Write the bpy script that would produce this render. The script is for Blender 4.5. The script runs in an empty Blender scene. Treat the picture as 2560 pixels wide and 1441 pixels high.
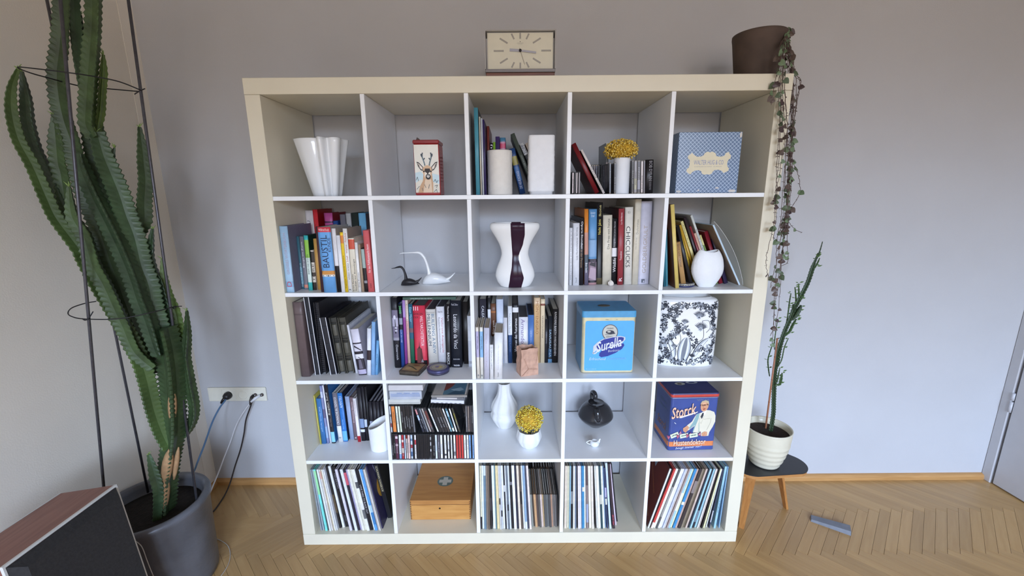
import bpy, bmesh, math, random
from mathutils import Vector, Matrix
random.seed(7)
sc = bpy.context.scene
COL = sc.collection
PI = math.pi
# ------------------------------------------------------------------ camera, light, exposure
cam_d = bpy.data.cameras.new('camera'); cam = bpy.data.objects.new('camera', cam_d); COL.objects.link(cam)
cam_d.sensor_width = 36.0; cam_d.sensor_fit = 'HORIZONTAL'; cam_d.lens = 14.817; cam_d.clip_start = 0.02
cam.location = (0.9007, -1.5300, 1.4576); cam.rotation_euler = (1.35480, 0.0078, -0.0010)
sc.camera = cam
sc.view_settings.view_transform = 'Standard'; sc.view_settings.look = 'None'
sc.view_settings.gamma = 1.0; sc.view_settings.use_curve_mapping = False
sc.view_settings.exposure = -0.17
world = bpy.data.worlds.new('world'); sc.world = world; world.use_nodes = True
WN = world.node_tree.nodes; WL = world.node_tree.links; bg = WN['Background']
# open sky above the roofs across the street, dim warm ground and house fronts below
wg = WN.new('ShaderNodeTexCoord'); ws = WN.new('ShaderNodeSeparateXYZ'); wr = WN.new('ShaderNodeValToRGB')
WL.new(wg.outputs['Generated'], ws.inputs[0]); WL.new(ws.outputs['Z'], wr.inputs['Fac']); WL.new(wr.outputs['Color'], bg.inputs[0])
SKY = [(0.0, (.12, .10, .085)), (.085, (.15, .13, .11)), (.185, (.60, .75, 1.0)), (1.0, (.40, .60, 1.0))]
for k, (p_, c_) in enumerate(SKY):
    e_ = wr.color_ramp.elements[k] if k < 2 else wr.color_ramp.elements.new(p_)
    e_.position = p_; e_.color = c_+(1,)
bg.inputs[1].default_value = 52.0
def portal(loc, size):
    d = bpy.data.lights.new('window_portal', 'AREA'); d.shape = 'RECTANGLE'; d.size, d.size_y = size; d.cycles.is_portal = True
    o = bpy.data.objects.new('window_portal', d); COL.objects.link(o); o.location = loc; o.rotation_euler = (PI/2, 0, 0)   # faces into the room, +y
WINDOWS = ((.45, 1.6, 1.0, 2.75), (2.1, 3.25, 1.0, 2.75))
for x0_, x1_, z0_, z1_ in WINDOWS: portal(((x0_+x1_)/2, -5.42, (z0_+z1_)/2), (x1_-x0_, z1_-z0_))

# ------------------------------------------------------------------ helpers
def lin(h):
    v = [int(h[i:i+2], 16)/255 for i in (0, 2, 4)]
    return tuple(x/12.92 if x <= .04045 else ((x+.055)/1.055)**2.4 for x in v)
_M = {}
def M(h, rough=.5, var=.06, scale=40, bump=0.0, metal=0.0, coat=0.0, spec=.5, bscale=None):
    """a painted, printed or moulded surface: base colour with a little procedural mottling and relief"""
    k = (h, rough, var, scale, bump, metal, coat, spec, bscale)
    if k in _M: return _M[k]
    m = bpy.data.materials.new('surface_'+h); m.use_nodes = True; nt = m.node_tree; N = nt.nodes; L = nt.links
    b = N['Principled BSDF']; c = lin(h)
    tc = N.new('ShaderNodeTexCoord'); no = N.new('ShaderNodeTexNoise'); no.inputs['Scale'].default_value = scale; no.inputs['Detail'].default_value = 3
    L.new(tc.outputs['Object'], no.inputs['Vector'])
    r = N.new('ShaderNodeValToRGB'); r.color_ramp.elements[0].position = .3; r.color_ramp.elements[1].position = .7
    r.color_ramp.elements[0].color = tuple(x*(1-var) for x in c)+(1,); r.color_ramp.elements[1].color = tuple(min(1, x*(1+var)) for x in c)+(1,)
    L.new(no.outputs['Fac'], r.inputs['Fac']); L.new(r.outputs['Color'], b.inputs['Base Color'])
    b.inputs['Roughness'].default_value = rough; b.inputs['Metallic'].default_value = metal
    b.inputs['Coat Weight'].default_value = coat; b.inputs['Coat Roughness'].default_value = .06; b.inputs['Specular IOR Level'].default_value = spec
    if bump:
        n2 = no
        if bscale:
            n2 = N.new('ShaderNodeTexNoise'); n2.inputs['Scale'].default_value = bscale; n2.inputs['Detail'].default_value = 4
            L.new(tc.outputs['Object'], n2.inputs['Vector'])
        bp = N.new('ShaderNodeBump'); bp.inputs['Strength'].default_value = bump; bp.inputs['Distance'].default_value = .004
        L.new(n2.outputs['Fac'], bp.inputs['Height']); L.new(bp.outputs['Normal'], b.inputs['Normal'])
    _M[k] = m; return m
def wood(name, a, b_, axis='X', scale=6.0, rough=.4, rand=False, stretch=14, contrast=1.0, coat=0.0):
    """two-tone wood with grain running along one local axis; rand gives every piece its own tone and figure"""
    m = bpy.data.materials.new(name); m.use_nodes = True; nt = m.node_tree; N = nt.nodes; L = nt.links; bs = N['Principled BSDF']
    tc = N.new('ShaderNodeTexCoord'); mp = N.new('ShaderNodeMapping')
    s = [scale*stretch]*3; s['XYZ'.index(axis)] = scale; mp.inputs['Scale'].default_value = s
    L.new(tc.outputs['Object'], mp.inputs['Vector'])
    no = N.new('ShaderNodeTexNoise'); no.inputs['Scale'].default_value = 1.0; no.inputs['Detail'].default_value = 5; no.inputs['Distortion'].default_value = .6
    src = mp.outputs['Vector']
    oi = None
    if rand:
        oi = N.new('ShaderNodeObjectInfo'); ad = N.new('ShaderNodeVectorMath'); ad.operation = 'ADD'
        mu = N.new('ShaderNodeMath'); mu.operation = 'MULTIPLY'; mu.inputs[1].default_value = 90; L.new(oi.outputs['Random'], mu.inputs[0])
        L.new(src, ad.inputs[0]); L.new(mu.outputs[0], ad.inputs[1]); src = ad.outputs[0]
    L.new(src, no.inputs['Vector'])
    r = N.new('ShaderNodeValToRGB'); r.color_ramp.elements[0].position = .5-.25/contrast; r.color_ramp.elements[1].position = .5+.25/contrast
    r.color_ramp.elements[0].color = lin(a)+(1,); r.color_ramp.elements[1].color = lin(b_)+(1,)
    L.new(no.outputs['Fac'], r.inputs['Fac']); out = r.outputs['Color']
    if rand:
        hs = N.new('ShaderNodeHueSaturation'); mr = N.new('ShaderNodeMapRange'); mr.inputs['To Min'].default_value = .89; mr.inputs['To Max'].default_value = 1.08
        L.new(oi.outputs['Random'], mr.inputs['Value']); L.new(mr.outputs['Result'], hs.inputs['Value']); L.new(out, hs.inputs['Color']); out = hs.outputs['Color']
    L.new(out, bs.inputs['Base Color']); bs.inputs['Roughness'].default_value = rough; bs.inputs['Coat Weight'].default_value = coat; bs.inputs['Coat Roughness'].default_value = .25
    bp = N.new('ShaderNodeBump'); bp.inputs['Strength'].default_value = .06; bp.inputs['Distance'].default_value = .002
    L.new(no.outputs['Fac'], bp.inputs['Height']); L.new(bp.outputs['Normal'], bs.inputs['Normal'])
    return m
def tag(o, label=None, cat=None, group=None, kind=None):
    if label: o['label'] = label
    if cat: o['category'] = cat
    if group: o['group'] = group
    if kind: o['kind'] = kind
    return o
def thing(name, label, cat, loc=(0, 0, 0), rot=(0, 0, 0), group=None):
    o = bpy.data.objects.new(name, None); COL.objects.link(o); o.location = loc; o.rotation_euler = rot; o.empty_display_size = .05
    return tag(o, label, cat, group)
def link(name, me, parent=None, loc=None, rot=None):
    o = bpy.data.objects.new(name, me); COL.objects.link(o)
    if parent: o.parent = parent
    if loc: o.location = loc
    if rot: o.rotation_euler = rot
    return o
class MB:
    """collects faces with materials; build() links them as one mesh object"""
    def __init__(s): s.v = []; s.f = []; s.m = []; s.sm = []
    def add(s, V, F, m=0, smooth=False):
        o = len(s.v); s.v += [tuple(p) for p in V]; s.f += [tuple(i+o for i in f) for f in F]; s.m += [m]*len(F); s.sm += [smooth]*len(F); return s
    def box(s, x0, x1, y0, y1, z0, z1, m=0):
        V = [(x, y, z) for z in (z0, z1) for y in (y0, y1) for x in (x0, x1)]
        return s.add(V, [(0, 2, 3, 1), (4, 5, 7, 6), (0, 1, 5, 4), (2, 6, 7, 3), (0, 4, 6, 2), (1, 3, 7, 5)], m)
    def cbox(s, x0, x1, y0, y1, z0, z1, c=.003, m=0):
        """box with chamfered edges"""
        V = []
        for sx in (0, 1):
            for sy in (0, 1):
                for sz in (0, 1):
                    X = (x0, x1)[sx]; Y = (y0, y1)[sy]; Z = (z0, z1)[sz]
                    dx = c*(1-2*sx); dy = c*(1-2*sy); dz = c*(1-2*sz)
                    V += [(X, Y+dy, Z+dz), (X+dx, Y, Z+dz), (X+dx, Y+dy, Z)]
        I = lambda a, b, d, k: ((a*2+b)*2+d)*3+k
        F = []
        for a in (0, 1): F.append((I(a,0,0,0), I(a,1,0,0), I(a,1,1,0), I(a,0,1,0)))
        for b in (0, 1): F.append((I(0,b,0,1), I(1,b,0,1), I(1,b,1,1), I(0,b,1,1)))
        for d in (0, 1): F.append((I(0,0,d,2), I(1,0,d,2), I(1,1,d,2), I(0,1,d,2)))
        for b in (0, 1):
            for d in (0, 1): F.append((I(0,b,d,1), I(1,b,d,1), I(1,b,d,2), I(0,b,d,2)))
        for a in (0, 1):
            for d in (0, 1): F.append((I(a,0,d,0), I(a,1,d,0), I(a,1,d,2), I(a,0,d,2)))
        for a in (0, 1):
            for b in (0, 1): F.append((I(a,b,0,0), I(a,b,1,0), I(a,b,1,1), I(a,b,0,1)))
        for a in (0, 1):
            for b in (0, 1):
                for d in (0, 1): F.append((I(a,b,d,0), I(a,b,d,1), I(a,b,d,2)))
        return s.add(V, F, m)
    def loft(s, rings, m=0, smooth=True, cap0=True, cap1=True, closed=True):
        n = len(rings[0]); V = [p for r in rings for p in r]; F = []
        for i in range(len(rings)-1):
            for j in range(n if closed else n-1):
                k = (j+1) % n; F.append((i*n+j, i*n+k, (i+1)*n+k, (i+1)*n+j))
        o = len(s.f)
        s.add(V, F, m, smooth)
        if cap0: s.add(rings[0][::-1], [tuple(range(n))], m)
        if cap1: s.add(rings[-1], [tuple(range(n))], m)
        return s
    def lathe(s, prof, n=40, m=0, cx=0, cy=0, sx=1, sy=1, mod=None, cap0=True, cap1=True, smooth=True):
        rings = []
        for (r, z) in prof:
            R = []
            for j in range(n):
                t = 2*PI*j/n; k = mod(t, z) if mod else 1
                R.append((cx+r*k*sx*math.cos(t), cy+r*k*sy*math.sin(t), z))
            rings.append(R)
        return s.loft(rings, m, smooth, cap0, cap1)
    def tube(s, P, rad, n=8, m=0, flat=1.0, cap=True, closed=False):
        P = [Vector(p) for p in P]; k = len(P); rads = rad if isinstance(rad, (list, tuple)) else [rad]*k
        rings = []; up = None
        for i in range(k):
            if closed: t = P[(i+1) % k]-P[i-1]
            else: t = P[min(i+1, k-1)]-P[max(i-1, 0)]
            t.normalize()
            if up is None:
                up = Vector((0, 0, 1)) if abs(t.z) < .9 else Vector((0, 1, 0))
            a = t.cross(up); a.normalize(); b = a.cross(t); b.normalize(); up = b
            rings.append([tuple(P[i]+(a*math.cos(2*PI*j/n)*flat+b*math.sin(2*PI*j/n))*rads[i]) for j in range(n)])
        if closed: rings.append(rings[0])
        return s.loft(rings, m, True, cap and not closed, cap and not closed)
    def prism(s, poly, z0, z1, m=0, axis='z'):
        n = len(poly)
        f = (lambda p, h: (p[0], p[1], h)) if axis == 'z' else ((lambda p, h: (p[0], h, p[1])) if axis == 'y' else (lambda p, h: (h, p[0], p[1])))
        V = [f(p, z0) for p in poly]+[f(p, z1) for p in poly]
        F = [tuple(range(n))[::-1], tuple(range(n, 2*n))]+[(i, (i+1) % n, n+(i+1) % n, n+i) for i in range(n)]
        return s.add(V, F, m)
    def mesh(s, name, mats):
        me = bpy.data.meshes.new(name); me.from_pydata(s.v, [], s.f)
        for x in (mats if isinstance(mats, (list, tuple)) else [mats]): me.materials.append(x)
        me.polygons.foreach_set('material_index', s.m); me.polygons.foreach_set('use_smooth', s.sm)
        bm = bmesh.new(); bm.from_mesh(me); bmesh.ops.remove_doubles(bm, verts=bm.verts, dist=1e-6); bmesh.ops.recalc_face_normals(bm, faces=bm.faces); bm.to_mesh(me); bm.free()
        me.update(); return me
    def build(s, name, mats, parent=None, loc=None, rot=None):
        return link(name, s.mesh(name, mats), parent, loc, rot)
def curve_pts(P, n=8):
    """Catmull-Rom through the points"""
    P = [Vector(p) for p in P]; out = []
    for i in range(len(P)-1):
        a = P[max(i-1, 0)]; b = P[i]; c = P[i+1]; d = P[min(i+2, len(P)-1)]
        for j in range(n):
            t = j/n; out.append(.5*((2*b)+(c-a)*t+(2*a-5*b+4*c-d)*t*t+(3*b-3*c+d-a)*t**3))
    out.append(P[-1]); return out
_T = {}
def text_shape(s, shear=0.0, bold=0.0):
    k = (s, shear, bold)
    if k not in _T:
        cu = bpy.data.curves.new('lettering', 'FONT'); cu.body = s; cu.resolution_u = 2; cu.shear = shear; cu.offset = bold
        o = bpy.data.objects.new('lettering', cu); me = bpy.data.meshes.new_from_object(o)
        V = [(v.co.x, v.co.y) for v in me.vertices]; F = [tuple(p.vertices) for p in me.polygons]
        bpy.data.objects.remove(o); bpy.data.curves.remove(cu); bpy.data.meshes.remove(me)
        if not V: V = [(0, 0), (1, 0), (0, 1)]; F = [(0, 1, 2)]
        x0 = min(v[0] for v in V); x1 = max(v[0] for v in V); y0 = min(v[1] for v in V); y1 = max(v[1] for v in V)
        _T[k] = ([((a-x0)/max(x1-x0, 1e-6), (b-y0)/max(y1-y0, 1e-6)) for a, b in V], F)
    return _T[k]
def lettering(mb, s, cx, cz, length, height, way='h', off=-.0006, m=0, shear=0.0, rot=0.0, bold=0.0, fn=None):
    """flat printed words on a front that faces -y, centred on (cx, cz); way h across, up and down along the height"""
    V, F = text_shape(s, shear, bold); out = []
    for a, b in V:
        x = (a-.5)*length; z = (b-.5)*height
        if way == 'downm': x, z = x, -z
        if way == 'up': x, z = -z, x
        elif way in ('down', 'downm'): x, z = z, -x
        if rot: x, z = x*math.cos(rot)-z*math.sin(rot), x*math.sin(rot)+z*math.cos(rot)
        out.append(fn(cx+x, cz+z) if fn else (cx+x, off, cz+z))
    return mb.add(out, F, m)
def ell(cx, cz, rx, rz, n=20, rot=0.0):
    return [(cx+rx*math.cos(2*PI*i/n)*math.cos(rot)-rz*math.sin(2*PI*i/n)*math.sin(rot), cz+rx*math.cos(2*PI*i/n)*math.sin(rot)+rz*math.sin(2*PI*i/n)*math.cos(rot)) for i in range(n)]
def stroke(pts, w):
    """ribbon polygon strips (list of quads) along a 2D polyline"""
    Q = []
    for (a, b), (c, d) in zip(pts, pts[1:]):
        l = math.hypot(c-a, d-b) or 1e-6; nx, nz = -(d-b)/l*w/2, (c-a)/l*w/2
        Q.append([(a-nx, b-nz), (c-nx, d-nz), (c+nx, d+nz), (a+nx, b+nz)])
    return Q
class Art:
    """flat printed artwork: polygons in a picture's own units, mapped onto a front by fn(px, py, layer) -> point"""
    def __init__(s, fn): s.fn = fn; s.mb = MB(); s.mats = []; s.k = 0
    def _m(s, h):
        mm = M(h, .45, .03)
        if mm not in s.mats: s.mats.append(mm)
        return s.mats.index(mm)
    def poly(s, h, pts):
        s.k += 1; s.mb.add([s.fn(x, y, s.k) for x, y in pts], [tuple(range(len(pts)))], s._m(h)); return s
    def polys(s, h, L):
        s.k += 1
        for pts in L: s.mb.add([s.fn(x, y, s.k) for x, y in pts], [tuple(range(len(pts)))], s._m(h))
        return s
    def line(s, h, pts, w): return s.polys(h, stroke(pts, w))
    def text(s, h, t, cx, cy, length, height, rot=0.0, shear=0.0, bold=0.0):
        s.k += 1; V, F = text_shape(t, shear, bold); out = []
        for a, b in V:
            x = (a-.5)*length; z = (b-.5)*height; x, z = x*math.cos(rot)-z*math.sin(rot), x*math.sin(rot)+z*math.cos(rot)
            out.append(s.fn(cx+x, cy-z, s.k))
        s.mb.add(out, F, s._m(h)); return s
    def build(s, name, parent): return s.mb.build(name, s.mats, parent)

# ------------------------------------------------------------------ the room
TO, TI, CC = 0.05202, 0.01487, 0.33730        # bookcase: outer panel, inner board, cell
X0 = [TO+i*(CC+TI) for i in range(5)]; Z0 = [TO+(4-i)*(CC+TI) for i in range(5)]
XL, XR, YB, YF, ZC = -0.65, 3.37, 0.405, -5.4, 3.1
def plaster(name, h, warm):
    m = M(h, .9, .025, 3.0, .12, bscale=220); return m
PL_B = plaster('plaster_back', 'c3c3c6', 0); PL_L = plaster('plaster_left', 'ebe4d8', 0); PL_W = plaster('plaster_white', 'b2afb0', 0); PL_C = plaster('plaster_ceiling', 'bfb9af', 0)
def struct(o): o['kind'] = 'structure'; return o
struct(MB().box(XL-.1, XR+.1, YB, YB+.1, -.05, ZC).build('wall_back', PL_B))
struct(MB().box(XL-.1, XL, YF-.1, YB, -.05, ZC).build('wall_left', PL_L))
struct(MB().box(XR, XR+.1, YF-.1, YB, -.05, ZC).build('wall_right', PL_W))
struct(MB().box(XL-.1, XR+.1, YF-.1, YB+.1, ZC, ZC+.1).build('ceiling', PL_C))
rear = MB()
for x0, x1, z0, z1 in ((XL, .45, -.05, ZC), (1.6, 2.1, -.05, ZC), (3.25, XR, -.05, ZC), (.45, 1.6, -.05, 1.0), (2.1, 3.25, -.05, 1.0), (.45, 1.6, 2.75, ZC), (2.1, 3.25, 2.75, ZC)):
    rear.box(x0, x1, YF-.25, YF, z0, z1)
struct(rear.build('wall_rear', PL_C))
FL_BASE = M('5a4630', .8)
floor = struct(MB().box(XL-.1, XR+.1, YF-.1, YB+.1, -.05, -.004).build('floor', FL_BASE))
PLANK = wood('oak_parquet', 'b38c58', 'c49f6b', 'X', 5.0, .34, True, 12, .8, coat=.15)
def clip(poly, x0, x1, y0, y1):
    for ax, lim, sg in ((0, x0, 1), (0, x1, -1), (1, y0, 1), (1, y1, -1)):
        out = []
        for i in range(len(poly)):
            a, b = poly[i-1], poly[i]; da, db = (a[ax]-lim)*sg, (b[ax]-lim)*sg
            if (da >= 0) != (db >= 0):
                t = da/(da-db); out.append((a[0]+(b[0]-a[0])*t, a[1]+(b[1]-a[1])*t))
            if db >= 0: out.append(b)
        poly = out
        if not poly: return []
    return poly
PL_, PW_ = .328, .03712; R2 = math.sqrt(2); G_ = .00035
def plank_mesh(pts):
    n = len(pts); cx = sum(p[0] for p in pts)/n; cy = sum(p[1] for p in pts)/n
    inn = []
    for p in pts:
        dx, dy = cx-p[0], cy-p[1]; l = math.hypot(dx, dy) or 1; inn.append((p[0]+dx/l*.0012, p[1]+dy/l*.0012))
    V = [(x, y, -.006) for x, y in pts]+[(x, y, -.0008) for x, y in pts]+[(x, y, 0) for x, y in inn]
    F = [tuple(range(2*n, 3*n))]+[(i, (i+1) % n, n+(i+1) % n, n+i) for i in range(n)]+[(n+i, n+(i+1) % n, 2*n+(i+1) % n, 2*n+i) for i in range(n)]
    return V, F
full = MB().add(*plank_mesh([(G_, G_), (PL_-G_, G_), (PL_-G_, PW_-G_), (G_, PW_-G_)])).mesh('plank', PLANK)
rest = MB(); n_planks = 0
for m_ in range(-14, 2):
    for k in range(-75, 35):
        for kind in 'AB':
            if kind == 'A': u0, v0, du, dv = k*PW_+m_*PL_, k*PW_-m_*PL_, PL_, PW_
            else: u0, v0, du, dv = k*PW_+PL_+m_*PL_, k*PW_+PW_-PL_-m_*PL_, PW_, PL_
            W_ = lambda u, v: (2.397+(u+v)/R2, -.044+(u-v)/R2)
            c4 = [W_(u0, v0), W_(u0+du, v0), W_(u0+du, v0+dv), W_(u0, v0+dv)]
            xs = [p[0] for p in c4]; ys = [p[1] for p in c4]
            if max(xs) < XL or min(xs) > XR or max(ys) < YF or min(ys) > YB-.002: continue
            cl = clip(c4, XL, XR, YF, YB-.002)
            if len(cl) < 3: continue
            area_ = abs(sum(cl[i-1][0]*cl[i][1]-cl[i][0]*cl[i-1][1] for i in range(len(cl))))/2
            if area_ < 2e-5: continue
            whole = area_ > .999*PL_*PW_
            cx = sum(p[0] for p in cl)/len(cl); cy = sum(p[1] for p in cl)/len(cl)
            under = .06 < cx < 1.79 and cy > .07
            seen = cy > -.30 and not under and not (cx < -.30 and cy < .25) and n_planks < 296
            ang = PI/4 if kind == 'A' else -PI/4
            ca, sa = math.cos(ang), math.sin(ang)
            if seen:
                n_planks += 1
                if whole:
                    # local x along the plank
                    o = link('plank', full, floor)
                    if kind == 'A': o.location = W_(u0, v0+dv)+(0,)
                    else: o.location = W_(u0, v0)+(0,)
                    o.rotation_euler = (0, 0, ang)
                else:
                    loc = [((p[0]-cx)*ca+(p[1]-cy)*sa, -(p[0]-cx)*sa+(p[1]-cy)*ca) for p in cl]
                    V, F = plank_mesh(loc); o = MB().add(V, F).build('plank', PLANK, floor); o.location = (cx, cy, 0); o.rotation_euler = (0, 0, ang)
            else:
                V, F = plank_mesh(cl); rest.add(V, F)
tag(rest.build('parquet_planks', wood('oak_parquet_far', 'b38c58', 'c49f6b', 'X', 5.0, .34, False, 6, .8), floor), kind='stuff')
OAK_T = wood('oak_moulding', 'b5854f', 'cf9f66', 'X', 6, .4)
bp_ = [(.388, 0), (.388, .018), (.391, .024), (.396, .028), (.4049, .031), (.4049, 0)]
struct(MB().prism(bp_, XL+.0, 3.335, axis='x').build('baseboard_back', OAK_T))
struct(MB().prism([(XL+.0001, 0), (XL+.017, 0), (XL+.017, .018), (XL+.014, .024), (XL+.009, .028), (XL+.0001, .031)], -5.3, .386, axis='y').build('baseboard_left', wood('oak_moulding_left', 'b5854f', 'cf9f66', 'Y', 6, .4)))
struct(MB().box(XL, XL+.0015, .335, YB, .03, ZC).build('wall_left_strip', plaster('plaster_corner_strip', 'f5eee2', 0)))  # thin strip in a paler tone over the left wall, along the corner
DOORW = M('c6c7cc', .4, .02, 20)
struct(MB().cbox(3.335, 3.3699, .362, .4049, 0, 2.15, .003).cbox(3.335, 3.3699, -.58, -.5, 0, 2.15, .003).build('trim_1', DOORW))
door = struct(MB().cbox(3.338, 3.3695, -.498, .352, .006, 2.1, .003).build('door_1', DOORW))
MB().tube([(3.334, .357, .40), (3.334, .357, .455)], .0065, 10).tube([(3.334, .357, .462), (3.334, .357, .50)], .0065, 10).build('hinge', M('c9cad0', .3), door)

# ------------------------------------------------------------------ bookcase
CREAM = M('e3dbc5', .4, .02, 8); WHITE = M('f1f2f4', .35, .015, 8)
bc = thing('bookcase', 'white five by five open cube bookcase with cream outer frame against the back wall', 'bookcase')
D_ = .385
MB().cbox(0, 1.85, 0, D_, 1.85-TO, 1.85, .0012).build('top_panel', CREAM, bc)
MB().cbox(0, 1.85, 0, D_, 0, TO, .0012).build('bottom_panel', [CREAM], bc)
for x in (0, 1.85-TO): MB().cbox(x, x+TO, .0012, D_, TO+.0004, 1.85-TO-.0006, .001).build('side_panel', CREAM, bc)
for i in range(4):
    z = Z0[i]-TI; MB().cbox(TO+.0002, 1.85-TO-.0002, .002, D_, z, Z0[i], .0008).build('shelf_board', WHITE, bc)
for r in range(5):
    for i in range(1, 5):
        MB().cbox(X0[i]-TI, X0[i], .0025, D_, Z0[r]+.0003, Z0[r]+CC-.0003, .0008).build('divider', WHITE, bc)
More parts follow.
